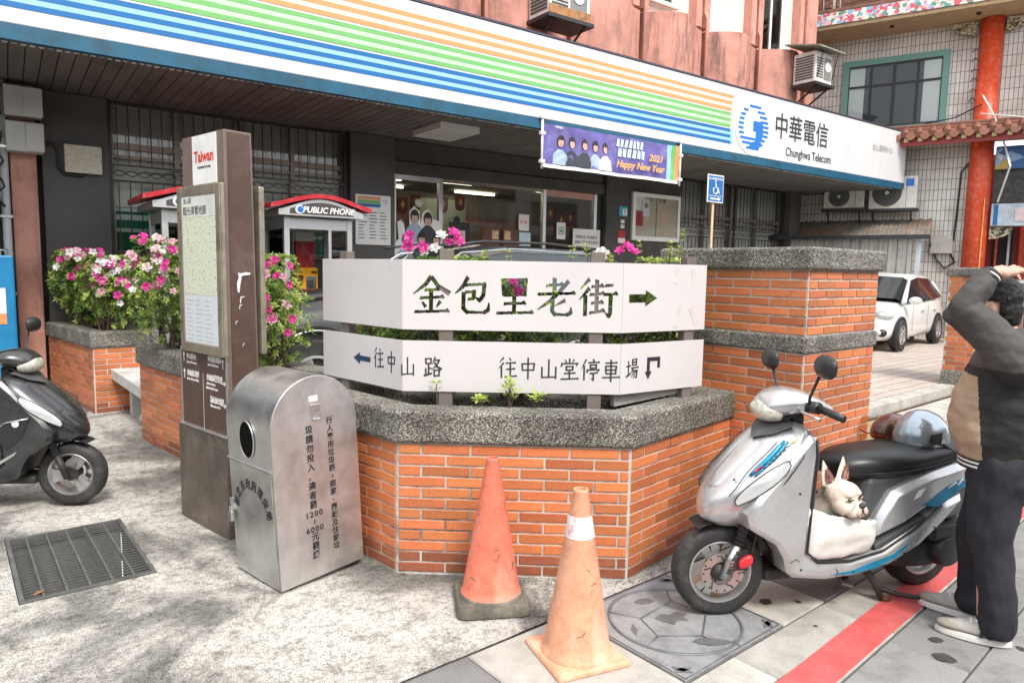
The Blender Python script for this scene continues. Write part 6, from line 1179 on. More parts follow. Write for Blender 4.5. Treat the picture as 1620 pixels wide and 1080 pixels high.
        mb.f = [(i, (i+1) % n, n+(i+1) % n, n+i) for i in range(n)]+[(n+i, n+(i+1) % n, 2*n+(i+1) % n, 2*n+i) for i in range(n)]+[tuple(range(2*n, 3*n)), tuple(range(n-1, -1, -1))]
        mb.build('side_fairing', paint, t, auto=50, bevel=.006)
        MB().tube([(.845, s*.196, .86), (.838, s*.198, .78), (.848, s*.2, .65), (.858, s*.2, .5), (.866, s*.2, .335), (.80, s*.2, .285), (.62, s*.2, .27), (.42, s*.2, .30), (.24, s*.2, .385), (.08, s*.2, .49)], .0065, 6).build('edge_trim', M_BLKPL, t, smooth=True)
        for sx_, sz_ in ((.90, .26), (.6, .215), (.3, .275), (.12, .385), (.93, .62)): MB().lathe([(.006, 0), (.005, .002)], 10, basis((sx_, s*.2055, sz_), (-s, 0, 0), (0, 0, 1))).build('screw', M_BLACK, t)
        mb = MB(); out = [(.50, .335), (.30, .40), (.12, .49), (-.1, .60), (-.32, .66), (-.42, .72), (-.3, .725), (-.05, .69), (.12, .655), (.27, .61), (.37, .575), (.45, .46)]; n = len(out); ins = offset_poly(out[::-1], .028)[::-1]
        ya, yb, yc = s*.10, s*.165, s*.2
        mb.v = [(x, ya, z) for x, z in out]+[(x, yb, z) for x, z in out]+[(x, yc-.00*s, z) for x, z in ins]
        mb.f = [(i, (i+1) % n, n+(i+1) % n, n+i) for i in range(n)]+[(n+i, n+(i+1) % n, 2*n+(i+1) % n, 2*n+i) for i in range(n)]+[tuple(range(2*n, 3*n)), tuple(range(n-1, -1, -1))]
        mb.build('rear_panel', paint, t, auto=50, bevel=.008)
        MB().loft([[(.16, s*.1, .43), (.46, s*.1, .315), (.46, s*.19, .30), (.16, s*.19, .42)], [(.16, s*.1, .455), (.46, s*.1, .34), (.46, s*.185, .325), (.16, s*.185, .445)]]).build('footrest', M_SGREY, t, bevel=.006)
    MB().loft([[(.90, -.185, .30), (.90, .185, .30), (.845, .185, .33), (.845, -.185, .33)], [(.86, -.185, .5), (.86, .185, .5), (.82, .185, .5), (.82, -.185, .5)], [(.85, -.18, .78), (.85, .18, .78), (.80, .18, .78), (.80, -.18, .78)], [(.87, -.13, .885), (.87, .13, .885), (.81, .13, .885), (.81, -.13, .885)]]).build('leg_shield', M_SGREY, t, bevel=.02)
    for k in range(6): MB().box(.34+.05*k, .365+.05*k, -.15, .15, .2685, .273).build('mat_rib', M_BLKPL, t)
    MB().box(.30, .90, -.175, .175, .22, .268).build('floorboard', M_SGREY, t, bevel=.008); MB().box(.3, 1.0, -.09, .09, .16, .219).build('frame_tube', M_DULL, t, bevel=.02)
    MB().loft([[(.50, -.1, .268), (.50, .1, .268), (-.2, .1, .38), (-.2, -.1, .38)], [(.53, -.14, .45), (.53, .14, .45), (-.25, .14, .55), (-.25, -.14, .55)], [(.48, -.145, .64), (.48, .145, .64), (-.32, .14, .68), (-.32, -.14, .68)]]).build('under_seat', M_SGREY, t, bevel=.03)
    ss = [(.61, .66, .03, .06), (.59, .668, .055, .10), (.52, .678, .072, .14), (.40, .683, .078, .168), (.27, .686, .076, .175), (.14, .695, .07, .172), (.02, .71, .066, .165), (-.12, .73, .062, .155), (-.3, .745, .05, .14), (-.42, .75, .033, .10), (-.45, .75, .012, .05)]
    sq = MB().loft([ering(*q, 16, 2.8) for q in ss]).build('seat', M_SEAT, t, sub=1)
    for s in (-1, 1): MB().tube([(x_, s*(hw_*.985+.001), zc_-hh_*.25) for x_, zc_, hh_, hw_ in ss[2:-2]], .003, 6).build('seam', M_BLKPL, sq, smooth=True)
    MB().tube([(-.35, -.13, .72), (-.5, -.12, .78), (-.56, 0, .79), (-.5, .12, .78), (-.35, .13, .72)], .014, 8).build('grab_rail', M_DULL, t, smooth=True); MB().ell((-.48, 0, .72), (.07, .1, .05)).build('tail_lamp', M_REDC, t, smooth=True)
    # bars and cowl, turned with the wheel
    MH = xf((.82, 0, 0), steer*1.15) @ xf((-.82, 0, 0))
    hs = [(1.0, .965, .02, .06), (.985, .975, .055, .10), (.93, .995, .07, .135), (.86, 1.01, .066, .155), (.78, 1.005, .05, .165), (.70, .985, .03, .14), (.655, .975, .012, .08)]
    MB().loft([ering(*q, 16, 2.3) for q in hs], True, MH).build('handlebar_cowl', paint, t, sub=1)
    MB().loft([ering(1.018, .955, .012, .05, 14), ering(1.0, .958, .05, .095, 14), ering(.95, .963, .062, .125, 14), ering(.9, .955, .05, .13, 14)], True, MH).build('headlight_lens', mat('headlight_glass', (.62, .62, .52), .1, .2, var=.25, vs=30, coat=1), t, sub=1)
    MB().loft([ering(.93, .93, .02, .07, 12), ering(.88, .90, .05, .085, 12), ering(.83, .87, .04, .07, 12)], True, MH).build('steering_neck', paint, t, sub=1); MB().box(.79, .85, -.06, .06, .84, .95, MH).build('neck_shroud', M_BLKPL, t, bevel=.015)
    for s in (-1, 1):
        MB().tube([(.82, s*.12, 1.0), (.80, s*.2, 1.005)], .028, 12, M=MH).build('switch_housing', M_BLKPL, t, smooth=True); MB().tube([(.80, s*.2, 1.005), (.755, s*.335, .985)], .017, 14, M=MH).build('grip', M_BLKPL, t, smooth=True)
        MB().tube([(.86, s*.13, .985), (.87, s*.2, .985), (.845, s*.26, .975), (.835, s*.285, .97)], [.007, .007, .006, .011], 8, M=MH).build('brake_lever', M_STEEL, t, smooth=True)
        zt = 1.205 if s > 0 or dark else 1.17
        MB().tube([(.83, s*.17, 1.015), (.83, s*.175, 1.05), (.825, s*.25, zt-.035)], .007, 8, M=MH).build('mirror_stem', M_BLKPL, t, smooth=True)
        MB().loft([ering(.812, zt, .046, .075, 18, 2.6), ering(.822, zt, .055, .085, 18, 2.6), ering(.842, zt, .052, .08, 18, 2.6), ering(.865, zt, .028, .045, 18, 2.4)], True, MH @ xf((0, s*(.30 if s > 0 else .27), 0))).build('mirror', M_BLKPL, t, sub=1)
    MB().loft([ering(.80, 1.03, .01, .09, 12), ering(.72, 1.015, .016, .1, 12), ering(.67, .99, .008, .08, 12)], True, MH).build('dashboard', M_BLKPL, t, sub=1)
    # rear end
    w2, B2 = tyre(0, Matrix(), rr=.21)
    MB().loft([ering(.42, .27, .05, .03, 12), ering(.3, .24, .07, .035, 12), ering(.1, .225, .075, .035, 12), ering(-.02, .22, .07, .03, 12)], True, xf((0, .125, 0))).build('engine_case', M_DULL, t, sub=1)
    MB().lathe([(.085, 0), (.085, .03), (.07, .055), (.03, .06)], 24, basis((.0, .15, .245), (-1, 0, 0), (0, 0, 1))).build('clutch_cover', M_BLKPL, t, auto=40); MB().box(-.1, .12, .12, .2, .3, .38).build('air_box', M_BLKPL, t, bevel=.025)
    MB().tube([(-.15, .07, .3), (-.12, .08, .55)], .03, 12).build('shock_absorber', M_DULL, t); MB().loft([ering(.0, .5, .05, .09, 10), ering(-.2, .47, .04, .08, 10), ering(-.38, .38, .015, .07, 10)]).build('rear_mudguard', M_BLKPL, t, sub=1)
    MB().tube([(.35, -.13, .2), (.15, -.15, .2), (-.05, -.16, .24), (-.3, -.17, .3)], [.02, .03, .05, .05], 12).build('exhaust', M_DULL, t, smooth=True)
    for s in (-1, 1):
        MB().tube([(.43, s*.05, .185), (.38, s*.10, .12), (.34, s*.13, .018)], [.02, .018, .014], 8).build('stand_leg', M_DULL, t, smooth=True); MB().tube([(.34, s*.13, .018), (.30, s*.14, .012)], .016, 8).build('stand_foot', M_RUST, t, smooth=True)
    MB().tube([(.36, .11, .07), (.26, .15, .035), (.12, .23, .028), (.08, .25, .03)], [.014, .012, .011, .014], 8).build('stand_pedal', M_DULL, t, smooth=True); MB().tube([(.62, .12, .19), (.6, .14, .13), (.56, .17, .12)], .012, 6).build('side_stand', M_DULL, t)
    MB().box(.42, .6, -.06, .06, .12, .16).build('engine_guard', M_DULL, t, bevel=.01)
    if not dark:
        YD = basis((0, .2065, 0), (-1, 0, 0), (0, 0, 1)); YR = basis((0, .2012, 0), (-1, 0, 0), (0, 0, 1))
        def dec(nm, poly, m, B): return MB().prism([(-x, z) for x, z in poly], 0, .0008, B).build(nm, m, t)
        dec('blue_splash', [(.74, .215), (.6, .225), (.5, .25), (.38, .272), (.26, .33), (.34, .262), (.46, .222), (.6, .207)], M_BLUES, YD)
        dec('blue_splash', [(.2, .50), (.1, .485), (-.05, .57), (-.2, .64), (-.08, .63), (.05, .585)], M_BLUES, YR)
        dec('mascot_badge', [(-.10+.022*math.cos(a*.5), .655+.02*math.sin(a*.5)) for a in range(12)], M_WHITE, YR)
        MB().tube([(.05, .2035, .575), (.0, .2035, .60), (-.01, .2035, .585), (-.04, .2035, .615), (-.055, .2035, .60), (-.09, .2035, .63), (-.13, .2035, .635)], .004, 6).build('script_mark', M_WHITE, t, smooth=True)
        dec('pale_badge', [(.26, .535), (.22, .545), (.19, .585), (.23, .58)], M_WHITE, YR)
        for a0, w0, m_ in ((41, .012, M_BLUES), (47, .008, M_BLUES)): MB().tube([shield(.70+.15*k/6, a0+k*1.2, .006) for k in range(7)], [w0*(.25+.75*math.sin(math.pi*(k+.5)/7)) for k in range(7)], 8).build('blue_splash', m_, t, smooth=True)
        MB().tube([shield(.735+.009*k, 46+k*1.0+(3 if k % 2 else -2), .014) for k in range(12)], .0032, 6).build('script_mark', M_DULL, t, smooth=True); MB().tube([shield(.845+.004*k, 59+2*k, .012) for k in range(5)], .004, 6).build('script_mark', M_GOLD, t, smooth=True)
        MB().tube([shield(.72, 43, .012), shield(.745, 44, .013)], .005, 6).build('script_mark', M_REDC, t)
        MB().tube([(.96, .207, .30), (.93, .2072, .315), (.91, .2072, .30)], .0015, 4).build('scratch', M_BLACK, t); MB().tube([(.7, .2068, .20), (.69, .2068, .23), (.705, .2068, .245)], .0015, 4).build('scratch', M_BLACK, t)
        for x, z in ((1.12, .55), (1.2, .59), (.32, .3)): pass
    else:
        MB().lathe([(.022, 0), (.022, .006)], 20, basis((.97, -.208, .60), (1, 0, 0), (0, 0, 1))).build('reflector', M_WHITE, t)
        MB().prism([(1.06, .63), (.9, .60), (.85, .50), (.9, .42), (1.0, .50)], .206, .21, XZ).build('black_inset', M_BLKPL, t); MB().tube([(1.05, -.213, .635), (.9, -.213, .605), (.84, -.213, .55)], .005, 6).build('chrome_trim', M_CHROME, t, smooth=True)
        MB().prism([(.97, .42), (.95, .39), (.70, .23), (.72, .27)], .2065, .211, XZ).build('silver_stripe', M_ALU, t)
        MB().lathe([(.018, 0), (.018, .006)], 20, basis((1.03, -.19, .70), (1, 0, 0), (0, 0, 1))).build('badge', M_GOLD, t)
    return t
SCM = basis((3.882, 1.3675, 0), (-.92888, .37039, 0), (-.37039, -.92888, 0))
scooter('silver scooter with blue splashes parked against the brick gate pillar, dog aboard', SCM, M_SILV, 'silver', R(-13))
scooter('dark grey scooter cut off by the left edge of the view', xf((-.325, 6.0, 0), R(-36), s=.97), M_GUN, 'dark', R(4))
# ------------------------------------------------------------------ azaleas
def leaf_material(name, c1, c2):
    m = bpy.data.materials.new(name); m.use_nodes = True; nt = m.node_tree; L = nt.links.new; b = nt.nodes['Principled BSDF']
    at = nt.nodes.new('ShaderNodeTexCoord'); n = nt.nodes.new('ShaderNodeTexNoise'); n.inputs['Scale'].default_value = 30; n.inputs['Detail'].default_value = 2; L(at.outputs['Object'], n.inputs['Vector'])
    r = _ramp(nt, [(.35, c1), (.65, c2)]); L(n.outputs['Fac'], r.inputs[0]); L(r.outputs[0], b.inputs['Base Color']); b.inputs['Roughness'].default_value = .45
    tr = nt.nodes.new('ShaderNodeBsdfTranslucent'); L(r.outputs[0], tr.inputs[0]); mx = nt.nodes.new('ShaderNodeMixShader'); mx.inputs[0].default_value = .35; L(b.outputs[0], mx.inputs[1]); L(tr.outputs[0], mx.inputs[2]); L(mx.outputs[0], nt.nodes['Material Output'].inputs[0]); return m
M_LF1 = leaf_material('azalea_leaf_green', (.06, .13, .02), (.16, .27, .05)); M_LF2 = leaf_material('azalea_leaf_fresh', (.3, .42, .07), (.5, .58, .15)); M_TWIG = mat('azalea_twig', (.12, .08, .055), .9, var=.3)
M_FMAG = leaf_material('magenta_petal', (.62, .03, .3), (.8, .1, .42)); M_FPNK = leaf_material('pale_pink_petal', (.8, .42, .52), (.85, .62, .66)); M_FWHT = leaf_material('white_petal', (.8, .78, .76), (.85, .84, .82))
def petal_mesh(rng):
    mb = MB()
    for layer in range(2):
        for k in range(5):
            a = 2*math.pi*k/5+layer*.63; c, s = math.cos(a), math.sin(a); q = 1-.25*layer
            pts = [(.004, 0, 0), (.018*q, -.012*q, .012+.006*layer), (.034*q, -.010*q, .016+.012*layer+rng.uniform(-.003, .004)), (.038*q, 0, .012+.012*layer), (.034*q, .010*q, .016+.012*layer), (.018*q, .012*q, .012+.006*layer), (.02*q, 0, .006+.005*layer)]
            mb.add([(x*c-y*s, x*s+y*c, z) for x, y, z in pts], [(0, 1, 6), (1, 2, 6), (2, 3, 6), (3, 4, 6), (4, 5, 6), (5, 0, 6)])
    return mb
_rf = random.Random(11); FLM = {}
for nm, m in (('mag', M_FMAG), ('pnk', M_FPNK), ('wht', M_FWHT)):
    FLM[nm] = []
    for k in range(3):
        me = petal_mesh(_rf).mesh('flower'); me.materials.append(m)
        for p in me.polygons: p.use_smooth = True
        FLM[nm].append(me)
def leaf(mb, p, d, up, l, w):
    s = d.cross(up); 
    if s.length < 1e-4: s = Vector((1, 0, 0))
    s.normalize(); n = len(mb.v); mid = p+d*l*.55
    mb.v += [tuple(p), tuple(mid+s*w/2+up*l*.06), tuple(p+d*l-up*l*.08), tuple(mid-s*w/2+up*l*.06), tuple(mid-up*l*.03)]
    mb.f += [(n, n+4, n+1), (n+1, n+4, n+2), (n+2, n+4, n+3), (n+3, n+4, n)]
def rosette(mb, p, ax, rng, n, l):
    a0 = rng.uniform(0, 6.28); q = ax.orthogonal().normalized(); q2 = ax.cross(q)
    for k in range(n):
        a = a0+2*math.pi*k/n+rng.uniform(-.3, .3); el = rng.uniform(.15, .9); d = ((q*math.cos(a)+q2*math.sin(a))*math.cos(el)+ax*math.sin(el)).normalized()
        leaf(mb, p+d*.004, d, (ax-d*ax.dot(d)).normalized(), l*rng.uniform(.7, 1.2), l*rng.uniform(.34, .46))
CAMP = Vector((0, 0, 1.6))
def azalea(label, base, rx, ry, h, n, flowers, seed, rz=0, fresh=.35, lsize=.034, sprigs=0):
    """flowers: list of (kind, count) scattered on the viewer's side or explicit [(kind, (x, y, z))]"""
    rng = random.Random(seed); t = thing('azalea_bush', label, 'shrub', base, rz, 'azaleas in the brick planters'); inv = wm(t).inverted(); tc = inv @ CAMP; tc.z = 0; tc.normalize()
    g1, g2, tw = MB(), MB(), MB(); lob = [(Vector((rng.uniform(-.5, .5)*rx, rng.uniform(-.5, .5)*ry, h*rng.uniform(.45, .8))), rng.uniform(.38, .6)) for _ in range(6)]
    tips = []
    for i in range(n):
        c, q = lob[i % 6]; d = Vector((rng.gauss(0, 1), rng.gauss(0, 1), rng.gauss(.25, 1))).normalized(); f = rng.uniform(.55, 1.0)**.6
        p = c+Vector((d.x*rx*q*1.35*f, d.y*ry*q*1.35*f, d.z*h*.42*f)); p.z = max(.03, min(h*1.03, p.z)); ax = (d+Vector((0, 0, .8))).normalized()
        if abs(p.x) > rx*1.05 or abs(p.y) > ry*1.05: continue
        rosette(g2 if rng.random() < fresh else g1, p, ax, rng, rng.randint(5, 7), lsize*rng.uniform(.8, 1.25)); tips.append((p, ax))
    for k in range(sprigs):
        x, y = rng.uniform(-.8, .8)*rx, rng.uniform(-.8, .8)*ry; zz_ = h*.8; top = h*rng.uniform(1.1, 1.25); tw.tube([(x*.8, y*.8, zz_), (x, y, top)], .003, 4)
        for z_ in (0, .03, .06): rosette(g2, Vector((x, y, top-z_)), Vector((0, 0, 1)), rng, 6, lsize)
    for k in range(12):
        p, ax = rng.choice(tips); b0 = Vector((rng.uniform(-.3, .3)*rx, rng.uniform(-.3, .3)*ry, 0)); tw.tube([b0, b0.lerp(p, .5)+Vector((rng.uniform(-.04, .04), rng.uniform(-.04, .04), .06)), p], [.011, .007, .003], 5)
    for k in range(90):
        p, ax = rng.choice(tips); b0 = p-ax*rng.uniform(.08, .2)-Vector((p.x, p.y, 0))*.25; tw.tube([b0, p], [.004, .002], 4)
    tw.build('branches', M_TWIG, t, recalc=False); stuff(g1.build('foliage', M_LF1, t, recalc=False)); stuff(g2.build('fresh_foliage', M_LF2, t, recalc=False))
    for kind, spec in flowers:
        if isinstance(spec, int):
            cand = sorted([q for q in tips if (q[0].normalized().dot(tc) > -.05 or q[0].z > h*.8)], key=lambda q: -(q[0].dot(tc)/max(rx, ry)+.7*q[0].z/h)+rng.uniform(0, 1.2))[:spec]
        else: cand = [(inv @ Vector(spec), Vector((0, 0, 1)))]
        for p, ax in cand:
            d = (ax*.5+tc*.9+Vector((rng.gauss(0, .35), rng.gauss(0, .35), rng.gauss(.1, .3)))).normalized(); q = d.to_track_quat('Z', 'Y').to_matrix().to_4x4()
            o = put('flower', rng.choice(FLM[kind]), None, t); o.matrix_basis = Matrix.Translation(p+d*.025) @ q @ Matrix.Rotation(rng.uniform(0, 6), 4, 'Z') @ Matrix.Diagonal((*[rng.uniform(.75, 1.1)*(1.25 if lsize > .04 else 1)]*3, 1))
    return t
SZ = .78
azalea('azalea bush with magenta blossoms at the outer end of the farthest left planter', (1.32, 9.65, SZ), .36, .5, .9, 1100, [('mag', 30), ('wht', 10), ('pnk', 6)], 21, lsize=.045)
azalea('azalea bush with mixed white and magenta blossoms above the near end of the left planter', (1.45, 8.8, SZ), .38, .5, .84, 1000, [('wht', 24), ('mag', 18), ('pnk', 8)], 22, lsize=.045)
azalea('leafy azalea bush with scattered pink blossoms left of the information pillar', (1.60, 6.5, SZ), .45, .5, .98, 1500, [('mag', 13), ('pnk', 16), ('wht', 9)], 23, fresh=.4)
azalea('pale leaved azalea bush hidden mostly behind the information pillar', (1.72, 5.6, SZ), .3, .42, .92, 800, [('mag', 5), ('wht', 3)], 24, fresh=.45)
azalea('tall azalea bush with magenta crown right of the information pillar', (1.84, 5.0, SZ), .28, .38, .85, 1150, [('mag', 16), ('pnk', 7), ('mag', (1.78, 4.72, 1.62)), ('mag', (1.84, 4.7, 1.58)), ('mag', (1.74, 4.78, 1.6)), ('pnk', (1.72, 4.8, 1.55))], 25, fresh=.55)
azalea('low azalea growing behind the left fold of the signboards', (2.1, 3.85, SZ), .15, .36, .6, 420, [], 26, fresh=.3)
azalea('azalea with a magenta and white cluster peeping over the signboard', (2.26, 3.35, SZ), .18, .24, .84, 480, [('mag', (2.02, 3.32, 1.76)), ('mag', (2.05, 3.28, 1.71)), ('mag', (2.0, 3.36, 1.70)), ('wht', (2.11, 3.24, 1.70)), ('wht', (2.13, 3.22, 1.75)), ('mag', (2.17, 3.18, 1.77)), ('mag', (2.19, 3.17, 1.73)), ('mag', (2.16, 3.2, 1.72)), ('wht', (2.08, 3.25, 1.68))], 27, fresh=.35)
azalea('dense green azalea filling the planter behind the cut-out characters', (2.575, 3.02, SZ), .36, .15, .8, 640, [('mag', (2.46, 3.0, 1.52)), ('mag', (2.49, 2.98, 1.49))], 28, rz=R(-39), fresh=.3, sprigs=4)
azalea('green azalea with white and magenta tips behind the right half of the signboard', (3.02, 2.76, SZ), .32, .15, .8, 560, [('wht', (2.78, 2.66, 1.69)), ('wht', (2.81, 2.65, 1.68)), ('mag', (2.9, 2.6, 1.69)), ('mag', (2.93, 2.6, 1.71)), ('mag', (2.96, 2.58, 1.68))], 29, rz=R(-25), fresh=.35, sprigs=3)
azalea('yellow green azalea shoots at the gate pillar end of the planter', (3.42, 2.74, SZ), .3, .15, .86, 420, [], 30, fresh=.6, sprigs=5)
def sprig(label, base, h, n, seed):
    rng = random.Random(seed); t = thing('seedling', label, 'seedling', base, 0, 'seedlings on the planter rim'); g, s = MB(), MB()
    for k in range(n):
        d = Vector((rng.uniform(-.5, .5), rng.uniform(-.5, .5), 1)).normalized(); p = d*h*rng.uniform(.6, 1); s.tube([(0, 0, 0), tuple(p)], .0025, 4); rosette(g, p, d, rng, 6, .045); rosette(g, p*.7, d, rng, 4, .03)
    s.build('stem', M_TWIG, t, recalc=False); g.build('leaves', M_LF2, t, recalc=False)
for lb, b_, h, n, sd in (('small leafy seedling under the middle of the lower board', (2.31, 2.82, .86), .15, 5, 3), ('seedling right of the middle one on the planter rim', (2.42, 2.74, .86), .11, 3, 4), ('lone thin seedling under the left half of the lower board', (2.02, 3.08, .86), .14, 1, 5), ('low creeping seedling between the lone one and the middle one', (2.2, 2.94, .86), .06, 4, 6)): sprig(lb, b_, h, n, sd)
del azalea('small shrub between the white car and the far gate pillar', (17.6, 5.2, .15), .4, .4, 1.2, 160, [], 41, lsize=.1)['group']
# ------------------------------------------------------------------ man at the right edge (local: x forward, y left, z up)
M_SKIN2 = mat('skin', (.58, .33, .24), .5, var=.12, vs=12, bump=.08, bs=120); M_HAIR = mat('black_hair', (.008, .0075, .0075), .6, var=.4, vs=60, bump=.8, bs=130, stretch=(1, 1, .3))
M_JKT = mat('charcoal_jacket', (.062, .059, .055), .75, var=.2, vs=7, bump=.3, bs=14); M_JBLK = mat('black_jacket_panel', (.016, .0155, .0155), .75, var=.2, vs=5, bump=.35, bs=11); M_BEIGE = mat('beige_jacket_panel', (.42, .3, .2), .75, var=.12, vs=6, bump=.5, bs=12); M_TROU = mat('navy_trousers', (.015, .0155, .022), .8, var=.2, vs=6, bump=.35, bs=11)
M_SHOE = mat('grey_mesh_trainer', (.42, .4, .37), .75, var=.15, vs=20, bump=.3, bs=260); M_SUEDE = mat('grey_suede', (.27, .25, .21), .9, var=.2, bump=.2, bs=200); M_SOLE = mat('white_sole', (.66, .64, .6), .6, var=.1); M_MASK = mat('white_mask', (.8, .8, .8), .7)
def cap(mb, a, b, ra, rb, n=14, k=5):
    """capsule from a to b"""
    a, b = Vector(a), Vector(b); M_, l = frame_between(a, b); pr = []
    for i in range(k+1): q = -math.pi/2+math.pi/2*i/k; pr.append((max(.001, ra*math.cos(q)), ra*math.sin(q)))
    for i in range(k+1): q = math.pi/2*i/k; pr.append((max(.001, rb*math.cos(q)), l+rb*math.sin(q)))
    mb.lathe(pr, n, M_)
def crease(me, amp, scale, seed, zs=1.):
    nr = [v.normal.copy() for v in me.vertices]; cs = [v.co.copy() for v in me.vertices]
    for v, nv, p in zip(me.vertices, nr, cs):
        d = noise.noise(Vector((p.x*scale, p.y*scale, p.z*scale*zs+seed)))+.5*noise.noise(Vector((p.x*scale*2.3+seed, p.y*scale*2.3, p.z*scale*2.3*zs))); v.co = p+nv*d*amp
MANM = xf((3.60, .955, 0), R(104))
pm = thing('person', 'person in charcoal and beige jacket with a hand on the head, beside the silver scooter', 'person', M=MANM)
HC = Vector((.085, .0, 1.485)); SHL = Vector((-.01, .19, 1.30)); ELB = Vector((.165, .25, 1.475)); WRI = Vector((.085, .17, 1.615))
SHR = Vector((0, -.19, 1.29)); ELR = Vector((.22, -.24, 1.42)); WRR = Vector((.1, -.12, 1.6))
b = MB()
b.ell(tuple(HC), (.095, .076, .118)); b.ell((HC.x+.03, 0, HC.z-.055), (.065, .058, .065)); b.ell((HC.x-.03, 0, HC.z+.02), (.08, .075, .1)); b.ell((HC.x+.098, 0, HC.z-.02), (.018, .014, .026))
for s in (-1, 1): b.ell((HC.x-.005, s*.078, HC.z-.015), (.022, .012, .034)); b.ell((HC.x+.0, s*.085, HC.z-.038), (.012, .009, .014))
cap(b, (-.0, 0, 1.28), (.05, 0, 1.42), .062, .056); cap(b, (0, 0, .92), (0, 0, 1.2), .13, .13); cap(b, SHL, SHR, .07, .07)
for a, e, w_ in ((SHL, ELB, WRI), (SHR, ELR, WRR)): cap(b, a, e, .052, .042); cap(b, e, w_, .042, .028)
for s in (-1, 1): cap(b, (0, s*.09, .9), (.01, s*.1, .5), .085, .06); cap(b, (.01, s*.1, .5), (-.01, s*.105, .1), .055, .04)
# left hand laid over the crown: palm and five separate fingers
def hand(mb, w_, d, nrm, side):
    d = d.normalized(); nrm = nrm.normalized(); s = d.cross(nrm)*side; p = w_+d*.045
    cap(mb, w_, p, .027, .03); cap(mb, p-s*.025, p+s*.025+d*.0, .018, .018); cap(mb, p+d*.025-s*.024, p+d*.028+s*.024, .017, .017)
    for k, (o, l) in enumerate(((-.029, .062), (-.010, .072), (.010, .07), (.028, .055))):
        q0 = p+d*.035+s*o; q1 = q0+d*l*.45+nrm*.006+s*o*.25; q2 = q1+d*l*.32-nrm*.014; q3 = q2+d*l*.25-nrm*.02; cap(mb, q0, q1, .0095, .0088, 8, 3); cap(mb, q1, q2, .0088, .008, 8, 3); cap(mb, q2, q3, .008, .007, 8, 3)
    t0 = p-d*.015-s*.03; t1 = t0-s*.028+d*.02; t2 = t1+d*.032-s*.006; cap(mb, t0, t1, .012, .0105, 8, 3); cap(mb, t1, t2, .0105, .008, 8, 3)
hand(b, WRI, Vector((-.14, -.08, .03)), Vector((-.1, .3, .95)), 1); hand(b, WRR, Vector((-.1, .1, .035)), Vector((-.2, -.3, .9)), -1)
me = blob_mesh(b, .0055, 3); put('body', me, M_SKIN2, pm)
# hair
h = MB(); h.ell((HC.x-.018, 0, HC.z+.03), (.104, .089, .108)); h.ell((HC.x-.065, 0, HC.z-.03), (.058, .074, .085)); h.ell((HC.x+.05, 0, HC.z+.075), (.05, .07, .042))
me = blob_mesh(h, .007, 2)
nr = [v.normal.copy() for v in me.vertices]
for v, nv in zip(me.vertices, nr): v.co += nv*.006*noise.noise(v.co*60)
bm = bmesh.new(); bm.from_mesh(me)
bmesh.ops.delete(bm, geom=[v for v in bm.verts if v.co.z < HC.z-.10 or (v.co.x > HC.x+.015 and v.co.z < HC.z+.045) or (abs(v.co.y) > .05 and -.035 < v.co.x-HC.x < .03 and v.co.z < HC.z+.012)], context='VERTS'); bm.to_mesh(me); bm.free(); put('hair', me, M_HAIR, pm)
mk = MB(); mk.ell((HC.x+.062, 0, HC.z-.06), (.056, .064, .056)); mo = mk.build('face_mask', M_MASK, pm, smooth=True)
for s in (-1, 1): MB().tube([(HC.x+.06, s*.064, HC.z-.04), (HC.x+.03, s*.078, HC.z-.015), (HC.x-.012, s*.09, HC.z+.01)], .0022, 6).build('mask_strap', M_MASK, pm); MB().ell((HC.x+.088, s*.032, HC.z+.012), (.009, .014, .007)).build('eye', M_BLACK, pm, smooth=True)
# jacket: loose torso and sleeves in one skin
j = MB(); rings = []
for z, fx, bx_, hw in ((.80, .155, -.135, .17), (.84, .165, -.145, .18), (.90, .205, -.165, .2), (.98, .215, -.165, .205), (1.08, .195, -.155, .205), (1.18, .165, -.15, .21), (1.26, .13, -.14, .21), (1.33, .09, -.12, .17), (1.385, .06, -.085, .085)):
    c, r_ = (fx+bx_)/2, (fx-bx_)/2; rings.append([(c+r_*math.cos(a*math.pi/12), hw*math.sin(a*math.pi/12), z) for a in range(24)])
j.loft(rings)
for a, e, w_ in ((SHL, ELB, WRI), (SHR, ELR, WRR)):
    cap(j, a-Vector((.02, 0, .06)), a.lerp(e, .5)-Vector((0, 0, .01)), .09, .076); cap(j, a.lerp(e, .45), e, .075, .06); cap(j, e, e.lerp(w_, .55), .06, .056); cap(j, e.lerp(w_, .5), e.lerp(w_, .88), .056, .042)
me = blob_mesh(j, .0065, 7); crease(me, .009, 8, 1.3, 1.6); crease(me, .003, 22, 4.1, 1.3)
me.materials.append(M_JKT); me.materials.append(M_JBLK); me.materials.append(M_BEIGE)
for p in me.polygons:
    c = p.center
    dl_ = min((c-SHL.lerp(ELB, q/8)).length for q in range(2, 9)); dl2 = min((c-ELB.lerp(WRI, q/8)).length for q in range(9))
    if c.z > 1.33 or min(dl_, dl2) < .115 or (c.y < -.2 and c.z > 1.2): p.material_index = 0 if c.z > 1.2 else 1
    elif c.x > .055+.12*(c.z-.8) and c.z < 1.17+.1*(c.x): p.material_index = 2
    else: p.material_index = 1 if c.z < 1.22 else 0
put('jacket', me, None, pm)
for k, (z, m) in enumerate(((.765, M_JBLK), (.777, M_WHITE), (.786, M_JBLK), (.795, M_WHITE), (.804, M_JBLK))):
    MB().loft([[(.01+.15*math.cos(a*math.pi/14), .172*math.sin(a*math.pi/14), zz2) for a in range(28)] for zz2 in (z, z+.0088)]).build('hem_band', m, pm, smooth=True)
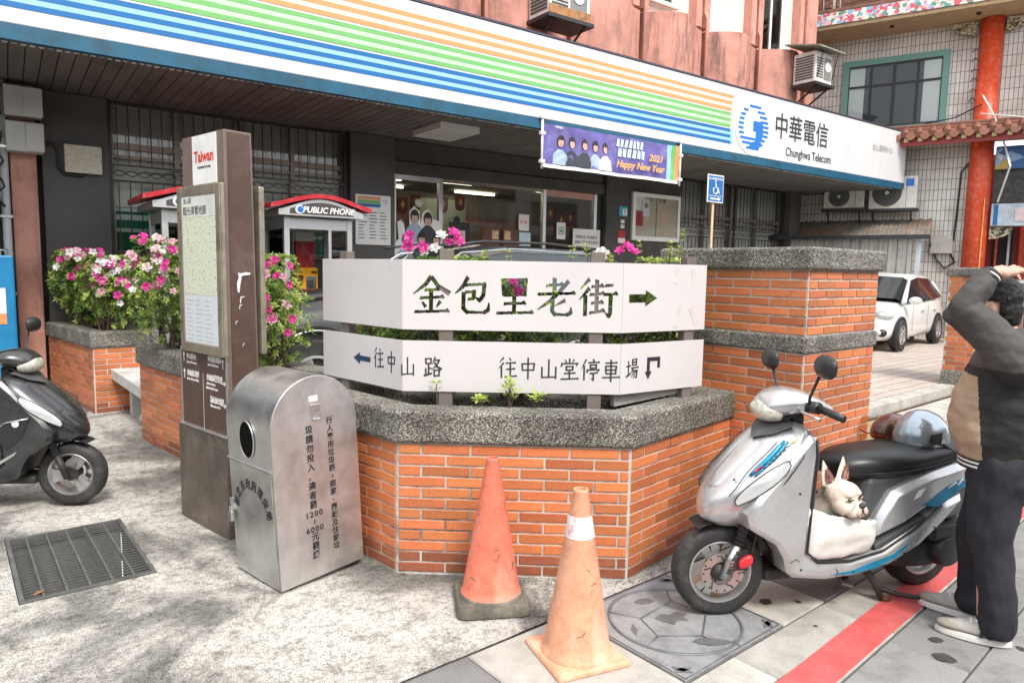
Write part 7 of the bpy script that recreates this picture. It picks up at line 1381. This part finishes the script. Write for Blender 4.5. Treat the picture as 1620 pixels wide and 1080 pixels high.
for w_, e in ((WRI, ELB), (WRR, ELR)):
    d = (w_-e).normalized(); q = e.lerp(w_, .86); cu = MB(); M_, l_ = frame_between(q, q+d*.028)
    for z0, z1, m in ((0, .012, M_JBLK), (.012, .019, M_WHITE), (.019, .03, M_JBLK)): MB().lathe([(.043, z0), (.043, z1)], 20, M_).build('cuff', m, pm, smooth=True)
# trousers
tr = MB()
cap(tr, (.0, -.07, .78), (.0, .07, .78), .125, .125); cap(tr, (-.01, -.06, .72), (-.01, .06, .72), .13, .13)
for s, fx_ in ((1, -.02), (-1, .075)):
    cap(tr, (0, s*.085, .76), (.02+fx_*.5, s*.095, .46), .112, .084); cap(tr, (.02+fx_*.5, s*.095, .46), (-.03+fx_, s*.105, .12), .084, .074); cap(tr, (-.03+fx_, s*.105, .12), (-.025+fx_, s*.105, .085), .076, .08)
me = blob_mesh(tr, .007, 6)
for v in me.vertices: v.co.z = max(v.co.z, .045)
crease(me, .013, 8, 7.7, .6); crease(me, .005, 18, 2.2, .45); put('trousers', me, M_TROU, pm)
# trainers
for s, fx_ in ((1, -.02), (-1, .075)):
    F0 = xf((fx_-.075, s*.105, 0), s*R(4)); u_ = MB()
    for z, prof in ((0, None),): pass
    def foot(sc, z0, z1): return [[((.13+.15*math.cos(a*math.pi/12)*sc*(1 if math.cos(a*math.pi/12) > 0 else .95))-.0, .052*sc*math.sin(a*math.pi/12)*(1.0-.12*math.cos(a*math.pi/12)**2*(1 if math.cos(a*math.pi/12) < 0 else -.3)), z) for a in range(24)] for z in (z0, z1)]
    so = MB().loft(foot(1.0, .004, .022)+foot(.97, .026, .032), True, F0).build('shoe', M_SOLE, pm, auto=50, bevel=.003)
    u_.loft([foot(.95, .03, .03)[0], [(x-.01, y*.95, z+.03) for x, y, z in foot(.9, .03, .03)[0]], [(x*.78+.0, y*.8, z+(.045 if x > .16 else .065)) for x, y, z in foot(.85, .03, .03)[0]], [(x*.5-.015, y*.72, z+(.075 if x > .1 else .085)) for x, y, z in foot(.8, .03, .03)[0]]], True, F0); u_.build('upper', M_SHOE, so, sub=2)
    MB().loft([[(x*.6+.125, y*1.0, z) for x, y, z in foot(.93, .028, .028)[0]], [(x*.55+.13, y*.93, z+.025) for x, y, z in foot(.9, .03, .03)[0]], [(x*.4+.15, y*.55, z+.036) for x, y, z in foot(.85, .03, .03)[0]]], True, F0).build('toe_cap', M_SUEDE, so, sub=1); MB().loft([[(x*.42-.008, y*1.02, z) for x, y, z in foot(.95, .03, .03)[0]], [(x*.36-.006, y*.9, z+.05) for x, y, z in foot(.9, .03, .03)[0]]], True, F0).build('heel_counter', M_SUEDE, so, sub=1)
    for k in range(4): MB().tube([(.125-.022*k+.02, -.026, .083+.008*k), (.125-.022*k+.02, 0, .094+.008*k), (.125-.022*k+.02, .026, .083+.008*k)], .004, 6, M=F0).build('lace', M_WHITE, so, smooth=True)
    text('side_mark', 'N', .055, M_TROU, so, F0 @ basis((.09, .0495 if s > 0 else -.0495, .056), (-1 if s > 0 else 1, 0, 0), (0, -.22 if s > 0 else .22, 1)), bold=.004, shear=.2)
# ------------------------------------------------------------------ white carrier bag on the scooter floor
M_TARP = mat('white_tarpaulin', (.72, .72, .69), .55, var=.06, vs=8, bump=.5, bs=14, dirt=((.5, .47, .4), .4, 8, None))
bg_ = thing('carrier_bag', 'white tarpaulin bag on the scooter floor holding the dog', 'bag', M=SCM @ xf((.672, .032, .272)))
def bagring(z0, s, tilt=0): return [(sx*(.215*s), sy*(.172*s), z0+tilt*sx) for sx, sy in ((-1, -1), (-.4, -1.02), (.4, -1.02), (1, -1), (1.02, 0), (1, 1), (.5, 1.08), (0, 1.12), (-.5, 1.08), (-1, 1), (-1.02, 0))]
mb = MB().loft([bagring(.0, .93), bagring(.05, 1.0), bagring(.13, 1.04, .02), bagring(.215, 1.03, .055), bagring(.225, 1.0, .056), bagring(.2, .97, .05), bagring(.1, .96)], False)
mb.f.append(tuple(range(10, -1, -1)))
o = mb.build('sack', M_TARP, bg_, sub=2); o = applied(o); crease(o.data, .013, 9, 3.3); crease(o.data, .006, 22, 5.5)
MB().tube([(-.2, -.17, .17), (0, -.18, .215), (.2, -.17, .275)], .006, 6).build('rim', M_TARP, bg_, smooth=True)
# ------------------------------------------------------------------ french bulldog
M_FUR = mat('cream_fur', (.76, .65, .54), .85, var=.14, vs=14, bump=.3, bs=170, dirt=((.66, .47, .33), .45, 5, None)); M_EARIN = mat('pink_inner_ear', (.62, .3, .25), .7); M_DKSK = mat('dark_muzzle_skin', (.05, .035, .035), .5); M_MUZ = mat('pinkish_muzzle', (.5, .37, .33), .6, var=.15, vs=30)
DGM = SCM @ xf((.655, .15, .572), R(104), s=1.12)
dg_o = thing('dog', 'cream french bulldog sitting in the white bag on the scooter, eyes half shut', 'dog', M=DGM)
d = MB(); d.ell((0, 0, .005), (.072, .072, .064)); d.ell((.025, 0, .03), (.05, .058, .036))
for s in (-1, 1): d.ell((.028, s*.034, -.03), (.05, .038, .042)); d.ell((.078, s*.023, -.042), (.03, .027, .03)); d.ell((.052, s*.028, .024), (.024, .022, .016))
d.ell((.08, 0, -.028), (.026, .03, .022)); d.ell((.068, 0, -.066), (.028, .03, .014)); cap(d, (-.02, 0, -.03), (-.10, 0, -.13), .066, .09); d.ell((-.15, 0, -.17), (.15, .105, .115)); d.ell((-.095, 0, -.12), (.075, .085, .09)); d.ell((-.27, .0, -.16), (.12, .10, .10))
for s in (-1, 1):
    for k in range(9): q = k/8; d.ell((-.028-.012*q, s*(.047+.022*q), .052+.085*q), (.012*(1-.5*q), .036*(1-q**1.6)+.006, .017))
me = blob_mesh(d, .005, 4); put('body', me, M_FUR, dg_o)
for s in (-1, 1):
    MB().loft([[(-.010-.010*q, s*(.047+.022*q)+dy*(.026*(1-q**1.6)+.002), .058+.07*q) for dy in (-1, -.5, 0, .5, 1)] for q in (0, .25, .5, .75, .95)], False).build('inner_ear', M_EARIN, dg_o, smooth=True)
    MB().ell((.072, s*.036, .006), (.008, .015, .0055)).build('eye', M_DKSK, dg_o, smooth=True); MB().tube([(.062, s*.054, .0), (.078, s*.037, .0125), (.08, s*.022, .006)], .0022, 6).build('eyelid', M_MUZ, dg_o, smooth=True)
    MB().tube([(.108, s*.006, -.045), (.106, s*.026, -.058), (.085, s*.047, -.066), (.062, s*.055, -.055)], .002, 6).build('lip_line', M_DKSK, dg_o, smooth=True); MB().tube([(.078, s*.018, .004), (.092, s*.033, -.012), (.088, s*.046, -.03)], .0018, 6).build('wrinkle', M_MUZ, dg_o, smooth=True)
    MB().ell((.1, s*.022, -.042), (.012, .017, .016)).build('flew', M_MUZ, dg_o, smooth=True)
MB().ell((.101, 0, -.014), (.012, .018, .012)).build('nose', M_DKSK, dg_o, smooth=True); MB().ell((.102, 0, -.034), (.008, .006, .012)).build('nose_groove', M_DKSK, dg_o, smooth=True)
co_ = thing('dog_collar', 'red collar round the neck of the bulldog with its leash', 'collar', M=DGM)
Mc = basis((-.058, 0, -.082), (0, 1, 0), (.75, 0, -.66)); MB().tube([(.074*math.cos(a*math.pi/14), .074*math.sin(a*math.pi/14), 0) for a in range(28)], .008, 8, True, Mc).build('band', MATS['red_notice'], co_, smooth=True)
MB().tube([(-.07, -.05, -.0), (-.13, -.1, .06), (-.2, -.12, .13), (-.28, -.13, .2)], .006, 6).build('leash', MATS['red_notice'], co_, smooth=True)
# ------------------------------------------------------------------ helmet on the seat
M_HELM = mat('silver_blue_helmet', (.42, .48, .55), .22, .55, var=.08, coat=1); M_VIS = glass('smoked_visor', (.88, .9, .88), .05, .8, 1.3); M_VIS2 = glass('amber_visor', (.75, .6, .42), .05, .8, 1.3)
hm = thing('helmet', 'silver open face helmet with clear visor resting on the scooter seat', 'helmet', M=SCM @ xf((.02, .0, .775), R(8)))
pr = [(.132*math.cos(a*math.pi/24), .132*math.sin(a*math.pi/24)*1.12) for a in range(0, 12)]+[(.001, .148)]
MB().lathe([(.128, -.03), (.134, -.015)]+pr, 36, xf(s=(1.12, .95, 1)), cap=False).build('shell', M_HELM, hm, smooth=True); MB().tube([(.15*math.cos(a*math.pi/18), .127*math.sin(a*math.pi/18), -.03) for a in range(36)], .006, 8, True).build('edge_trim', M_BLKPL, hm, smooth=True); MB().lathe([(.12, -.025), (.1, .05), (.02, .09)], 24, cap=False).build('liner', M_BLACK, hm, smooth=True)
def visor(mat_, r0, nm, lift=0.):
    mb = MB(); n, k = 18, 8
    for i in range(k+1):
        el = R(-22+56*i/k)
        for q in range(n+1):
            az = R(-70+140*q/n); rr = r0*(1+.14*math.cos(az)*max(0, 1-i/k)); mb.v.append((rr*1.13*math.cos(az)*math.cos(el)+.012, rr*.99*math.sin(az)*math.cos(el), rr*1.05*math.sin(el)*(1 if el > 0 else .9)+.015+lift))
    for i in range(k):
        for q in range(n): mb.f.append((i*(n+1)+q, i*(n+1)+q+1, (i+1)*(n+1)+q+1, (i+1)*(n+1)+q))
    return mb.build(nm, mat_, hm, smooth=True, recalc=False)
visor(M_VIS, .146, 'visor')
for s in (-1, 1):
    MB().lathe([(.014, 0), (.012, .008)], 16, basis((.02, s*.132, .01), (1, 0, 0), (0, 0, 1))).build('visor_pivot', M_STEEL, hm); MB().loft([[(.03, s*.125, .06), (.09, s*.115, .05), (.10, s*.112, .01), (.03, s*.127, -.01)], [(.03, s*.13, .06), (.09, s*.12, .05), (.10, s*.117, .01), (.03, s*.132, -.01)]]).build('hinge_plate', M_BLKPL, hm)
MB().tube([(.02, .128, -.0), (-.02, .15, -.03), (-.07, .18, -.085), (-.085, .187, -.13)], .007, 6).build('chin_strap', M_BLKPL, hm); MB().box(-.097, -.075, .182, .194, -.165, -.125).build('buckle', M_REDC, hm, bevel=.003)
MB().tube([(-.06, .12, -.03), (-.07, .16, -.06), (-.07, .185, -.1)], .006, 6).build('chin_strap', M_BLKPL, hm)
hv = thing('helmet', 'amber visored helmet mostly hidden behind the silver one on the seat', 'helmet', M=SCM @ xf((.03, -.17, .755), R(14)))
_hm = hm; hm = hv; visor(M_VIS2, .15, 'visor'); MB().lathe([(.128, -.03)]+pr, 30, xf((-.02, 0, 0), s=(.95, .85, .75)), cap=False).build('shell', mat('dark_red_helmet', (.1, .02, .02), .3, coat=1), hv, smooth=True); MB().tube([(.165*math.cos(R(a))+.012, .145*math.sin(R(a)), .02+.11*math.cos(R(a))*.0) for a in range(-78, 79, 12)], .004, 6).build('edge_trim', M_REDC, hv, smooth=True); hm = _hm
# ------------------------------------------------------------------ link everything
for o in PENDING: COL.objects.link(o)
